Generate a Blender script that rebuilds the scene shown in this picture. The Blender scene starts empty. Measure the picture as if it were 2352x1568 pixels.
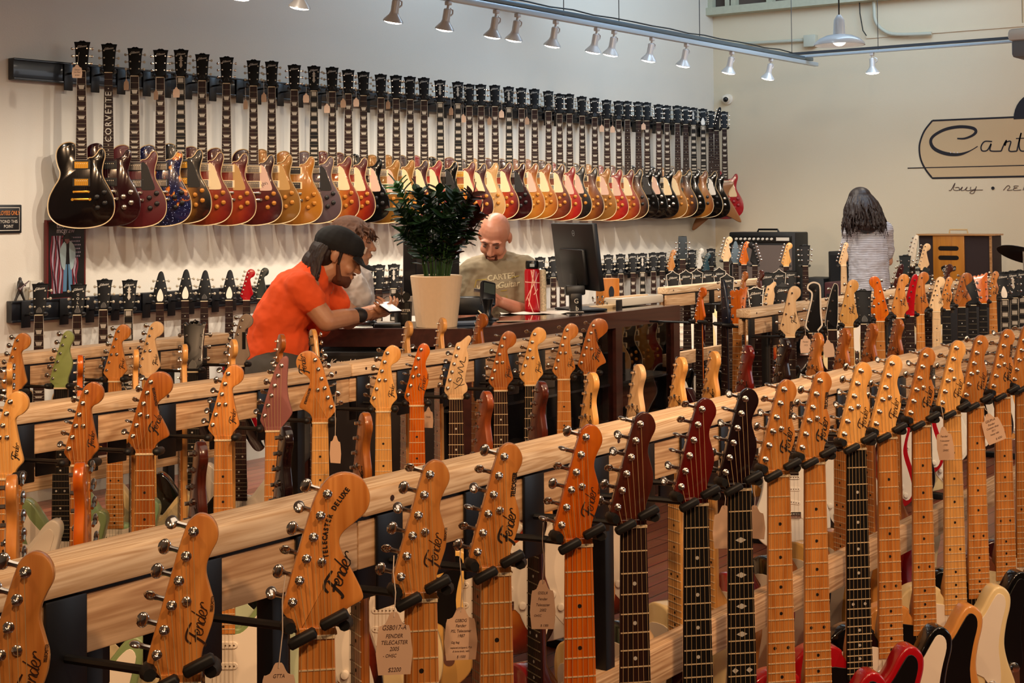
import bpy, bmesh, math, random
from mathutils import Vector, Matrix
random.seed(7)
S = bpy.context.scene
COL = S.collection
PI = math.pi
V = Vector

# ------------------------------------------------------------------ camera
YAW, PITCH, ROLL, PCY, FPX = 0.62419, 0.03071, -0.00779, 376.1, 3368.0
CAM = V((0, 0, 1.5))
_F = V((math.cos(YAW)*math.cos(PITCH), math.sin(YAW)*math.cos(PITCH), math.sin(PITCH)))
_R = V((math.sin(YAW), -math.cos(YAW), 0))
_U = _R.cross(_F)
_c, _s = math.cos(ROLL), math.sin(ROLL)
_R, _U = _R*_c + _U*_s, _U*_c - _R*_s
cd = bpy.data.cameras.new('camera')
cam = bpy.data.objects.new('camera', cd)
COL.objects.link(cam)
cam.matrix_world = Matrix(((_R.x, _U.x, -_F.x, CAM.x), (_R.y, _U.y, -_F.y, CAM.y), (_R.z, _U.z, -_F.z, CAM.z), (0, 0, 0, 1)))
cd.sensor_width = 36
cd.lens = FPX/2352*36
cd.shift_y = -(784-PCY)/2352
cd.clip_start = .05
S.camera = cam

def ray(px, py): return _F + _R*((px-1176)/FPX) - _U*((py-PCY)/FPX)
def onY(px, py, Y):
    r = ray(px, py); return CAM + r*(Y/r.y)
def onX(px, py, X):
    r = ray(px, py); return CAM + r*(X/r.x)
def onZ(px, py, Z):
    r = ray(px, py); return CAM + r*((Z-CAM.z)/r.z)
def atd(px, py, d): return CAM + ray(px, py)*d

# ------------------------------------------------------------------ render look, world, lights
S.view_settings.view_transform = 'Standard'
S.view_settings.look = 'None'
S.view_settings.gamma = 1
S.view_settings.use_curve_mapping = False
S.view_settings.exposure = 0.6
w = bpy.data.worlds.new('world'); S.world = w; w.use_nodes = True
w.node_tree.nodes['Background'].inputs[0].default_value = (.55, .62, .7, 1)
w.node_tree.nodes['Background'].inputs[1].default_value = .04

def light(name, kind, loc, target, power, col, **k):
    d = bpy.data.lights.new(name, kind); d.energy = power; d.color = col
    for a, b in k.items(): setattr(d, a, b)
    o = bpy.data.objects.new(name, d); COL.objects.link(o)
    o.location = loc
    o.rotation_euler = (V(target)-V(loc)).to_track_quat('-Z', 'Y').to_euler()
    return o
WARM = (1, .62, .34); WARM2 = (1, .80, .60); COOL = (.52, .75, 1)
# skylight strip above the middle of the shop, a little shop-front daylight, warm ceiling spots over the racks
light('skylight', 'AREA', (9.4, 4.0, 4.1), (10.0, 6.5, 3.2), 95, COOL, shape='RECTANGLE', size=3.6, size_y=1.2)
for a_, b_, p_, c_ in (((-.4, -.4, 2.9), (1.5, 1.25, .95), 62, WARM), ((.9, -.9, 2.9), (2.3, 1.3, .9), 80, WARM), ((2.9, -.9, 2.9), (3.6, 1.3, .8), 90, WARM), ((-.5, 1.3, 2.9), (1.9, 2.8, .95), 85, WARM),
                   ((1.5, .9, 2.9), (3.4, 2.8, .9), 95, WARM), ((4.3, .9, 2.9), (6.6, 2.9, .9), 120, WARM2), ((6.2, .9, 2.9), (8.4, 3.0, .9), 110, WARM2), ((-.3, 2.6, 2.9), (2.9, 4.1, .9), 75, WARM), ((5.5, 2.2, 3.0), (8.5, 4.2, .9), 80, WARM2)):
    light('ceiling_spot', 'SPOT', a_, b_, p_*1.1, c_, spot_size=1.25, spot_blend=.85, shadow_soft_size=.06)
light('area_fill', 'AREA', (3.2, .2, 3.2), (3.4, 1.6, 0), 20, WARM2, shape='RECTANGLE', size=5, size_y=1.5)  # unseen soft fill added above the racks, no fixture behind it
light('area_fill', 'AREA', (9.3, .2, 3.1), (12.2, .8, 1.0), 70, (1, .74, .52), shape='RECTANGLE', size=1.2, size_y=3)  # unseen area light added to warm and brighten the back wall
light('shopfront_daylight', 'AREA', (7.5, -4.5, 2.3), (7.5, 3, .9), 42, (.82, .9, 1), shape='RECTANGLE', size=5, size_y=2)
light('counter_fill', 'SPOT', (4.3, 4.7, 3.1), (5.4, 4.9, 1.2), 55, (1, .86, .7), spot_size=1.5, spot_blend=.8, shadow_soft_size=.06)  # unseen spot added to brighten the people at the counter

# ------------------------------------------------------------------ materials
MATS = {}
def nt(name):
    m = bpy.data.materials.new(name); m.use_nodes = True
    t = m.node_tree; return m, t, t.nodes['Principled BSDF']
def N(t, kind, **k):
    n = t.nodes.new(kind)
    for a, b in k.items():
        if a in n.inputs: n.inputs[a].default_value = b
        else: setattr(n, a, b)
    return n
def lin(c):
    return tuple(((x/12.92) if x <= .04045 else ((x+.055)/1.055)**2.4) for x in c)
def hx(s):
    return lin(tuple(int(s[i:i+2], 16)/255 for i in (0, 2, 4)))
def mat(name, col, rough=.5, metal=0, coat=0, bump=0, bscale=200, emit=0, trans=0, spec=None, var=0, vscale=30):
    if name in MATS: return MATS[name]
    m, t, b = nt(name)
    c = hx(col) if isinstance(col, str) else col
    b.inputs['Base Color'].default_value = (*c, 1)
    b.inputs['Roughness'].default_value = rough
    b.inputs['Metallic'].default_value = metal
    if coat: b.inputs['Coat Weight'].default_value = coat; b.inputs['Coat Roughness'].default_value = .06
    if spec is not None: b.inputs['Specular IOR Level'].default_value = spec
    if trans: b.inputs['Transmission Weight'].default_value = trans; b.inputs['IOR'].default_value = 1.1
    if emit:
        b.inputs['Emission Color'].default_value = (*c, 1); b.inputs['Emission Strength'].default_value = emit
    if bump or var:
        tc = N(t, 'ShaderNodeTexCoord')
    if var:
        nz = N(t, 'ShaderNodeTexNoise', Scale=vscale, Detail=4.0)
        t.links.new(tc.outputs['Object'], nz.inputs['Vector'])
        hs = N(t, 'ShaderNodeHueSaturation'); hs.inputs['Color'].default_value = (*c, 1)
        mr = N(t, 'ShaderNodeMapRange'); mr.inputs['To Min'].default_value = 1-var; mr.inputs['To Max'].default_value = 1+var
        t.links.new(nz.outputs[0], mr.inputs[0]); t.links.new(mr.outputs[0], hs.inputs['Value'])
        t.links.new(hs.outputs[0], b.inputs['Base Color'])
    if bump:
        nz = N(t, 'ShaderNodeTexNoise', Scale=bscale, Detail=3.0)
        t.links.new(tc.outputs['Object'], nz.inputs['Vector'])
        bp = N(t, 'ShaderNodeBump', Strength=bump, Distance=.002)
        t.links.new(nz.outputs[0], bp.inputs['Height']); t.links.new(bp.outputs[0], b.inputs['Normal'])
    MATS[name] = m; return m
def wood(name, c1, c2, axis='z', scale=14, rough=.35, coat=.4, cont=1., sat=.12, stretch=.06):
    """wood with streaked grain along one object axis"""
    if name in MATS: return MATS[name]
    m, t, b = nt(name)
    tc = N(t, 'ShaderNodeTexCoord'); oi = N(t, 'ShaderNodeObjectInfo')
    ad = N(t, 'ShaderNodeVectorMath', operation='ADD')
    sc = N(t, 'ShaderNodeVectorMath', operation='SCALE'); sc.inputs['Scale'].default_value = 7.3
    cb = N(t, 'ShaderNodeCombineXYZ')
    for i in range(3): t.links.new(oi.outputs['Random'], cb.inputs[i])
    t.links.new(cb.outputs[0], sc.inputs[0])
    t.links.new(tc.outputs['Object'], ad.inputs[0]); t.links.new(sc.outputs[0], ad.inputs[1])
    mp = N(t, 'ShaderNodeMapping')
    s = [1, 1, 1]; s['xyz'.index(axis)] = stretch
    mp.inputs['Scale'].default_value = s
    t.links.new(ad.outputs[0], mp.inputs['Vector'])
    n1 = N(t, 'ShaderNodeTexNoise', Scale=scale*4., Detail=5.0, Distortion=.6)
    n2 = N(t, 'ShaderNodeTexNoise', Scale=scale*.45, Detail=2.0, Distortion=1.5)
    wv = N(t, 'ShaderNodeMath', operation='SINE')
    mu = N(t, 'ShaderNodeMath', operation='MULTIPLY'); mu.inputs[1].default_value = 60
    for n in (n1, n2): t.links.new(mp.outputs[0], n.inputs['Vector'])
    t.links.new(n2.outputs[0], mu.inputs[0]); t.links.new(mu.outputs[0], wv.inputs[0])
    m2 = N(t, 'ShaderNodeMath', operation='MULTIPLY_ADD'); m2.inputs[1].default_value = .22*cont; 
    t.links.new(wv.outputs[0], m2.inputs[0]); t.links.new(n1.outputs[0], m2.inputs[2])
    cr = N(t, 'ShaderNodeValToRGB')
    cr.color_ramp.elements[0].position = .5-.28/cont; cr.color_ramp.elements[1].position = .5+.28/cont
    a = hx(c1) if isinstance(c1, str) else c1; d = hx(c2) if isinstance(c2, str) else c2
    cr.color_ramp.elements[0].color = (*a, 1); cr.color_ramp.elements[1].color = (*d, 1)
    t.links.new(m2.outputs[0], cr.inputs[0])
    hs = N(t, 'ShaderNodeHueSaturation')
    mr = N(t, 'ShaderNodeMapRange'); mr.inputs['To Min'].default_value = 1-sat; mr.inputs['To Max'].default_value = 1+sat
    t.links.new(oi.outputs['Random'], mr.inputs[0]); t.links.new(mr.outputs[0], hs.inputs['Value'])
    t.links.new(cr.outputs[0], hs.inputs['Color']); t.links.new(hs.outputs[0], b.inputs['Base Color'])
    b.inputs['Roughness'].default_value = rough
    b.inputs['Coat Weight'].default_value = coat; b.inputs['Coat Roughness'].default_value = .12
    MATS[name] = m; return m
def burst(name, c1, c2, c3=None, r=.15, zc=-.69, rough=.22):
    """lacquered sunburst: the pigment itself darkens from the body's centre to its rim"""
    if name in MATS: return MATS[name]
    c3 = c3 or c2
    m, t, b = nt(name)
    tc = N(t, 'ShaderNodeTexCoord'); mp = N(t, 'ShaderNodeMapping')
    mp.inputs['Location'].default_value = (0, 0, -zc*.62); mp.inputs['Scale'].default_value = (1, 0, .62)
    t.links.new(tc.outputs['Object'], mp.inputs['Vector'])
    ln = N(t, 'ShaderNodeVectorMath', operation='LENGTH'); t.links.new(mp.outputs[0], ln.inputs[0])
    nz = N(t, 'ShaderNodeTexNoise', Scale=30.0, Detail=3.0); t.links.new(tc.outputs['Object'], nz.inputs['Vector'])
    ma = N(t, 'ShaderNodeMath', operation='MULTIPLY_ADD'); ma.inputs[1].default_value = .03
    t.links.new(nz.outputs[0], ma.inputs[0]); t.links.new(ln.outputs['Value'], ma.inputs[2])
    cr = N(t, 'ShaderNodeValToRGB'); e = cr.color_ramp.elements
    e[0].position = r*.45; e[0].color = (*hx(c1), 1); e[1].position = r*1.12; e[1].color = (*hx(c3), 1)
    x = e.new(r*.82); x.color = (*hx(c2), 1)
    t.links.new(ma.outputs[0], cr.inputs[0]); t.links.new(cr.outputs[0], b.inputs['Base Color'])
    b.inputs['Roughness'].default_value = rough
    b.inputs['Coat Weight'].default_value = .6; b.inputs['Coat Roughness'].default_value = .05
    MATS[name] = m; return m

# ------------------------------------------------------------------ mesh building
class MB:
    def __init__(s): s.v = []; s.f = []; s.m = []
    def add(s, vs, fs, mi=0, M=None):
        o = len(s.v)
        s.v += [tuple(M @ V(p)) for p in vs] if M else [tuple(p) for p in vs]
        s.f += [[i+o for i in f] for f in fs]; s.m += [mi]*len(fs); return s
    def box(s, a, b, mi=0, bev=0, M=None):
        x0, y0, z0 = [min(p, q) for p, q in zip(a, b)]; x1, y1, z1 = [max(p, q) for p, q in zip(a, b)]
        if bev:
            bm = bmesh.new(); bmesh.ops.create_cube(bm, size=1)
            for v in bm.verts: v.co = V(((x0+x1)/2+v.co.x*(x1-x0), (y0+y1)/2+v.co.y*(y1-y0), (z0+z1)/2+v.co.z*(z1-z0)))
            bmesh.ops.bevel(bm, geom=bm.edges[:], offset=bev, segments=2, affect='EDGES', profile=.5)
            bm.verts.index_update()
            s.add([v.co.copy() for v in bm.verts], [[v.index for v in f.verts] for f in bm.faces], mi, M); bm.free(); return s
        return s.add([(x0, y0, z0), (x1, y0, z0), (x1, y1, z0), (x0, y1, z0), (x0, y0, z1), (x1, y0, z1), (x1, y1, z1), (x0, y1, z1)],
                     [(0, 3, 2, 1), (4, 5, 6, 7), (0, 1, 5, 4), (1, 2, 6, 5), (2, 3, 7, 6), (3, 0, 4, 7)], mi, M)
    def tube(s, pts, r, n=8, mi=0, cap=True, M=None, flat=1.0):
        pts = [V(p) for p in pts]; k = len(pts); rr = r if hasattr(r, '__len__') else [r]*k
        vs = []; fs = []; up = None
        for i, p in enumerate(pts):
            d = (pts[min(i+1, k-1)]-pts[max(i-1, 0)]).normalized()
            if up is None:
                up = d.orthogonal().normalized() if abs(d.z) > .9 else d.cross(V((0, 0, 1))).normalized()
            a = (up - d*up.dot(d)).normalized(); up = a; b = d.cross(a)
            for j in range(n):
                t = 2*PI*j/n; vs.append(p + (a*math.cos(t) + b*math.sin(t)*flat)*rr[i])
        for i in range(k-1):
            for j in range(n): fs.append((i*n+j, i*n+(j+1) % n, (i+1)*n+(j+1) % n, (i+1)*n+j))
        if cap: fs.append(tuple(range(n))[::-1]); fs.append(tuple(range((k-1)*n, k*n)))
        return s.add(vs, fs, mi, M)
    def lathe(s, prof, n=16, mi=0, M=None, cap=True):
        """prof: (r, z) about z"""
        vs = []; fs = []; k = len(prof)
        for r, z in prof:
            for j in range(n): vs.append((r*math.cos(2*PI*j/n), r*math.sin(2*PI*j/n), z))
        for i in range(k-1):
            for j in range(n): fs.append((i*n+j, i*n+(j+1) % n, (i+1)*n+(j+1) % n, (i+1)*n+j))
        if cap: fs.append(tuple(range(n))[::-1]); fs.append(tuple(range((k-1)*n, k*n)))
        return s.add(vs, fs, mi, M)
    def ball(s, c, r, n=10, m=7, mi=0, M=None):
        r = r if hasattr(r, '__len__') else (r, r, r); vs = [(c[0], c[1], c[2]-r[2])]; fs = []
        for i in range(1, m):
            a = PI*i/m
            for j in range(n):
                t = 2*PI*j/n; vs.append((c[0]+r[0]*math.sin(a)*math.cos(t), c[1]+r[1]*math.sin(a)*math.sin(t), c[2]-r[2]*math.cos(a)))
        vs.append((c[0], c[1], c[2]+r[2])); L = len(vs)-1
        for j in range(n): fs.append((0, 1+(j+1) % n, 1+j)); fs.append((L, L-n+j, L-n+(j+1) % n))
        for i in range(m-2):
            for j in range(n): fs.append((1+i*n+j, 1+i*n+(j+1) % n, 1+(i+1)*n+(j+1) % n, 1+(i+1)*n+j))
        return s.add(vs, fs, mi, M)
    def plate(s, o, y0, y1, bev=.002, mi=0, M=None, seg=2, lean=0):
        """o: outline (x, z); front at y0 looking to -y, back at y1"""
        A = sum(o[i][0]*o[(i+1) % len(o)][1]-o[(i+1) % len(o)][0]*o[i][1] for i in range(len(o)))
        if A < 0: o = o[::-1]
        n = len(o); nr = []
        for i in range(n):
            dx = o[(i+1) % n][0]-o[i-1][0]; dz = o[(i+1) % n][1]-o[i-1][1]; L = math.hypot(dx, dz) or 1
            nr.append((-dz/L, dx/L))
        rings = []
        if bev > 0:
            for k in range(seg+1):
                a = PI/2*k/seg; rings.append((bev*(1-math.sin(a)), y0+bev*(1-math.cos(a))))
            for k in range(seg+1):
                a = PI/2*(1-k/seg); rings.append((bev*(1-math.sin(a)), y1-bev*(1-math.cos(a))))
        else: rings = [(0, y0), (0, y1)]
        vs = []; fs = []
        for ins, y in rings:
            for (x, z), (a, b) in zip(o, nr): vs.append((x+a*ins, y+lean*(z+b*ins), z+b*ins))
        for r in range(len(rings)-1):
            for i in range(n):
                j = (i+1) % n; fs.append((r*n+i, r*n+j, (r+1)*n+j, (r+1)*n+i)[::-1])
        k = (len(rings)-1)*n
        fs.append(tuple(range(n))); fs.append(tuple(range(k, k+n))[::-1])
        return s.add(vs, fs, mi, M)
    def ribbon(s, pts, w, y0=0, th=.0004, mi=0, M=None):
        """flat stroke in the x-z plane, front at y0; w: half width (number or list)"""
        n = len(pts); ww = w if hasattr(w, '__len__') else [w]*n
        vs = []
        for i in range(n):
            dx = pts[min(i+1, n-1)][0]-pts[max(i-1, 0)][0]; dz = pts[min(i+1, n-1)][1]-pts[max(i-1, 0)][1]; L = math.hypot(dx, dz) or 1
            a, b = -dz/L*ww[i], dx/L*ww[i]; x, z = pts[i]
            vs += [(x+a, y0, z+b), (x-a, y0, z-b), (x-a, y0+th, z-b), (x+a, y0+th, z+b)]
        fs = []
        for i in range(n-1):
            for j in range(4): fs.append((i*4+j, i*4+(j+1) % 4, (i+1)*4+(j+1) % 4, (i+1)*4+j)[::-1])
        fs.append((0, 1, 2, 3)[::-1]); fs.append((n*4-4, n*4-3, n*4-2, n*4-1))
        return s.add(vs, fs, mi, M)
    def mesh(s, name='m', smooth=38, slots=None):
        me = bpy.data.meshes.new(name); me.from_pydata(s.v, [], s.f)
        me.polygons.foreach_set('material_index', s.m)
        for i in range(slots or (max(s.m)+1 if s.m else 1)): me.materials.append(None)
        bm = bmesh.new(); bm.from_mesh(me)
        if smooth:
            th = math.radians(smooth)
            for f in bm.faces: f.smooth = True
            for e in bm.edges:
                if len(e.link_faces) == 2: e.smooth = e.calc_face_angle(0) < th
        bm.to_mesh(me); bm.free(); me.update(); return me

def spline(pts, n=5, closed=True):
    out = []; k = len(pts)
    for i in range(k if closed else k-1):
        p = [pts[(i+j) % k] if closed else pts[min(max(i+j, 0), k-1)] for j in (-1, 0, 1, 2)]
        for t in range(n):
            u = t/n
            out.append(tuple(.5*((2*p[1][c])+(-p[0][c]+p[2][c])*u+(2*p[0][c]-5*p[1][c]+4*p[2][c]-p[3][c])*u*u+(-p[0][c]+3*p[1][c]-3*p[2][c]+p[3][c])*u**3) for c in range(len(pts[0]))))
    if not closed: out.append(pts[-1])
    return out
def mm(l): return [(x/1000., -d/1000.) for x, d in l]

CACHE = {}
def cached(key, fn):
    if key not in CACHE: CACHE[key] = fn()
    return CACHE[key]
def ob(name, me, mats, parent=None, loc=(0, 0, 0), rot=None, label=None, cat=None, group=None, kind=None, scale=None):
    o = bpy.data.objects.new(name, me); COL.objects.link(o)
    if parent is not None: o.parent = parent
    o.location = loc
    if rot is not None: o.rotation_euler = rot
    if scale is not None: o.scale = scale
    mats = mats if isinstance(mats, (list, tuple)) else [mats]
    for i, sl in enumerate(o.material_slots):
        sl.link = 'OBJECT'; sl.material = mats[min(i, len(mats)-1)]
    tag(o, label, cat, group, kind); return o
def tag(o, label=None, cat=None, group=None, kind=None):
    if label: o['label'] = label
    if cat: o['category'] = cat
    if group: o['group'] = group
    if kind: o['kind'] = kind
def empty(name, loc, rz=0, **k):
    o = bpy.data.objects.new(name, None); COL.objects.link(o); o.empty_display_size = .05
    o.location = loc; o.rotation_euler = (0, 0, rz); tag(o, **k); return o
def copy_tree(o, parent=None, loc=None):
    c = o.copy(); COL.objects.link(c); c.parent = parent
    if loc is not None: c.location = loc
    for ch in list(o.children): copy_tree(ch, c)
    return c
def text_mesh(txt, size=1., shear=0, bold=0, ext=.0, space=1., align='LEFT', xs=1.):
    """built-in font turned to a mesh lying in x-z, front towards -y"""
    def mk():
        c = bpy.data.curves.new('t', 'FONT'); c.body = txt; c.size = size; c.shear = shear; c.offset = bold; c.extrude = ext
        c.space_character = space; c.align_x = align; c.resolution_u = 3
        o = bpy.data.objects.new('t', c); COL.objects.link(o)
        bpy.context.view_layer.update()
        dg = bpy.context.evaluated_depsgraph_get()
        me = bpy.data.meshes.new_from_object(o.evaluated_get(dg))
        bpy.data.objects.remove(o); bpy.data.curves.remove(c)
        me.transform(Matrix(((xs, 0, 0, 0), (0, 0, -1, 0), (0, 1, 0, 0), (0, 0, 0, 1))))
        me.materials.clear(); me.materials.append(None); return me
    return cached(('txt', txt, size, shear, bold, ext, space, align, xs), mk)
def join_meshes(items):
    """items: (mesh, matrix); one mesh"""
    b = MB()
    for me, M in items: b.add([v.co for v in me.vertices], [list(p.vertices) for p in me.polygons], 0, M)
    return b.mesh(smooth=0)
# ------------------------------------------------------------------ the room
def plaster(name, c, c2=None):
    m, t, b = nt(name)
    tc = N(t, 'ShaderNodeTexCoord'); nz = N(t, 'ShaderNodeTexNoise', Scale=1.3, Detail=5.0)
    t.links.new(tc.outputs['Object'], nz.inputs['Vector'])
    mx = N(t, 'ShaderNodeMix', data_type='RGBA'); mx.inputs['A'].default_value = (*hx(c), 1); mx.inputs['B'].default_value = (*hx(c2 or c), 1)
    t.links.new(nz.outputs[0], mx.inputs['Factor']); t.links.new(mx.outputs['Result'], b.inputs['Base Color'])
    n2 = N(t, 'ShaderNodeTexNoise', Scale=120.0, Detail=4.0); t.links.new(tc.outputs['Object'], n2.inputs['Vector'])
    bp = N(t, 'ShaderNodeBump', Strength=.25, Distance=.002); t.links.new(n2.outputs[0], bp.inputs['Height']); t.links.new(bp.outputs[0], b.inputs['Normal'])
    b.inputs['Roughness'].default_value = .85; return m
YW = 6.5; XB = 12.28; ZC = 4.3
X0, Y0 = -3.0, -5.2
PL = plaster('left_wall_plaster', 'DCD5C8', 'D4CDBE'); PB = plaster('back_wall_plaster', 'E2D2B6', 'DACAAC')
def slab(name, a, b, m, kind='structure', **k):
    return ob(name, MB().box(a, b).mesh(smooth=0), m, kind=kind, **k)
slab('wall_left', (X0, YW, 0), (XB, YW+.2, ZC), PL)
slab('wall_back', (XB, Y0, 0), (XB+.2, YW+.2, ZC), PB)
slab('wall_right', (X0, Y0-.2, 0), (XB, Y0, ZC), PL)
slab('wall_front', (X0-.2, Y0, 0), (X0, YW, ZC), PL)
slab('ceiling', (X0, Y0, ZC), (XB, YW, ZC+.1), mat('ceiling_paint', 'CBCCC2', .9))
# plank floor
m, t, b = nt('floor_planks')
tc = N(t, 'ShaderNodeTexCoord'); mp = N(t, 'ShaderNodeMapping'); mp.inputs['Scale'].default_value = (1, 1, 1); mp.inputs['Rotation'].default_value = (0, 0, 0)
br = N(t, 'ShaderNodeTexBrick'); br.offset = .37
for a, v_ in (('Scale', 1.), ('Mortar Size', .0025), ('Brick Width', 1.6), ('Row Height', .083), ('Bias', 0.)): br.inputs[a].default_value = v_
br.inputs['Color1'].default_value = (*hx('8A4A33'), 1); br.inputs['Color2'].default_value = (*hx('A5654A'), 1); br.inputs['Mortar'].default_value = (*hx('2A130C'), 1)
nz = N(t, 'ShaderNodeTexNoise', Scale=9.0, Detail=6.0); m2 = N(t, 'ShaderNodeMapping'); m2.inputs['Scale'].default_value = (.25, 5, 1)
t.links.new(tc.outputs['Object'], mp.inputs[0]); t.links.new(mp.outputs[0], br.inputs['Vector']); t.links.new(tc.outputs['Object'], m2.inputs[0]); t.links.new(m2.outputs[0], nz.inputs['Vector'])
mx = N(t, 'ShaderNodeMix', data_type='RGBA', blend_type='MULTIPLY'); mx.inputs['Factor'].default_value = .6
t.links.new(br.outputs[0], mx.inputs['A']); t.links.new(nz.outputs['Color'], mx.inputs['B']); t.links.new(mx.outputs['Result'], b.inputs['Base Color'])
b.inputs['Roughness'].default_value = .28
slab('floor', (X0, Y0, -.1), (XB, YW, 0), m)
slab('baseboard_left', (X0, YW-.015, 0), (XB, YW, .12), mat('white_trim', 'C9C4B4', .6))
slab('baseboard_back', (XB-.015, Y0, 0), (XB, YW, .12), MATS['white_trim'])
# open timber framing above the back wall and the dark beam near the ceiling
fr = mat('painted_timber', 'B9B8A0', .8, var=.12)
zb = onX(1641, 30, XB).z
slab('trim_1', (XB-.14, Y0, zb-.035), (XB, YW, zb+.035), fr)
mb = MB()
for px in (1641, 1683, 1694, 1778, 1884, 1893, 2010, 2120, 2240, 2350):
    yy = onX(px, 20, XB).y; mb.box((XB-.10, yy-.03, zb+.035), (XB, yy+.03, ZC))
ob('trim_2', mb.mesh(smooth=0), fr, kind='structure')
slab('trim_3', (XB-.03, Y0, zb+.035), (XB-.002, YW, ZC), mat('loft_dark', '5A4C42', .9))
p = onX(2100, 75, XB)
slab('trim_4', (XB-.012, Y0, p.z-.02), (XB, onX(1990, 80, XB).y, p.z), PB)
q = onY(1170, 6, YW)
slab('trim_5', (q.x-.2, 3.3, q.z+.06), (q.x+.12, YW, q.z+.34), mat('dark_beam', '241A14', .8))
# ------------------------------------------------------------------ guitar library (local: nut at origin, front towards -y, head up)
CHROME = mat('chrome', 'D8D2CA', .16, 1); GOLD = mat('gold_metal', 'D9A441', .25, 1); FRET = mat('fret_wire', 'E6CFA8', .4, .25)
BLACK = mat('black_plastic', '08080A', .3); RUBBER = mat('black_rubber', '0A0A0B', .55); STEEL = mat('black_steel', '0C0D10', .38)
CREAM = mat('cream_plastic', 'D8B98A', .35); WHITE = mat('white_plastic', 'E9DCC8', .35); BONE = mat('bone', 'E6D2AE', .4)
PEARL = mat('pearl', 'B8AC9A', .3, var=.25, vscale=300); INKD = mat('ink', '1C0D06', .6); GOLDINK = mat('gold_ink', 'B9A27A', .5); SILV = mat('silver_ink', 'CFC7B8', .45)
DKINK = mat('brown_ink', '301404', .6); DOT = mat('dot', '160B06', .5); DOTW = mat('pearl_dot', 'BDB9B0', .4)
STR = mat('string_steel', 'D8B884', .4, .5); STRD = mat('string_dull', '3E342A', .6, .3); FRETD = mat('fret_dull', '7E7058', .5, .3)
ROSE = wood('rosewood', '180906', '30120B', rough=.6, coat=0, cont=.8); EBON = wood('ebony', '050404', '0E0909', rough=.6, coat=0)
for m_ in (ROSE, EBON): m_.node_tree.nodes['Principled BSDF'].inputs['Specular IOR Level'].default_value = .25
MAPLE = wood('amber_maple', 'AE6526', 'D8924A', scale=24, cont=.72, coat=.6, rough=.3)
MAPLEL = wood('light_maple', 'CF8F45', 'EBB469', scale=24, cont=.67, coat=.4, rough=.35)
MAPLEO = wood('orange_maple', 'B84A0C', 'DD7416', scale=24, cont=.67, coat=.7, rough=.25)
MAPLEP = wood('pale_maple', 'D3A878', 'E8C596', scale=24, cont=.62, coat=.2, rough=.45)
MAPLED = wood('brown_maple', '904A1A', 'B86E2C', scale=24, cont=.82, coat=.5, rough=.3)
MAHOG = wood('mahogany', '3A140C', '5A2214', scale=26, cont=.6, coat=.6, rough=.25)
MAHOR = wood('red_mahogany', '4A0C0A', '6E1610', scale=12, cont=.6, coat=.7, rough=.2)
FLAME = wood('roasted_maple', '6E3014', '96491E', axis='x', scale=10, cont=.7, coat=.4, rough=.35)
PLUM = mat('plum_lacquer', '1B0A0C', .2, coat=.7, var=.3, vscale=14)

def frets(scale, n): return [scale*(1-2**(-i/12)) for i in range(n+1)]
def neck_w(z, L, w0=.0415, w1=.056): return w0+(w1-w0)*min(1, -z/L)
def m_neck(L=.44, hf=.022, heel=.05, w0=.0415, w1=.056):
    b = MB(); zs = [.012, 0, -.02, -L*.5, -L+.06, -L+.02, -L]; n = 8; vs = []; fs = []
    for i, z in enumerate(zs):
        w = neck_w(z, L, w0, w1)/2; d = hf if i < 5 else heel
        vs += [(w*math.cos(PI*k/n)*-1, .0058+(d-.0058)*math.sin(PI*k/n)**.8, z) for k in range(n+1)]
    q = n+1
    for i in range(len(zs)-1):
        for k in range(n): fs.append((i*q+k, i*q+k+1, (i+1)*q+k+1, (i+1)*q+k))
        fs.append((i*q, (i+1)*q, (i+1)*q+n, i*q+n))
    fs.append(tuple(range(q))[::-1]); k = (len(zs)-1)*q; fs.append(tuple(range(k, k+q)))
    return b.add(vs, fs).mesh()
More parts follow.
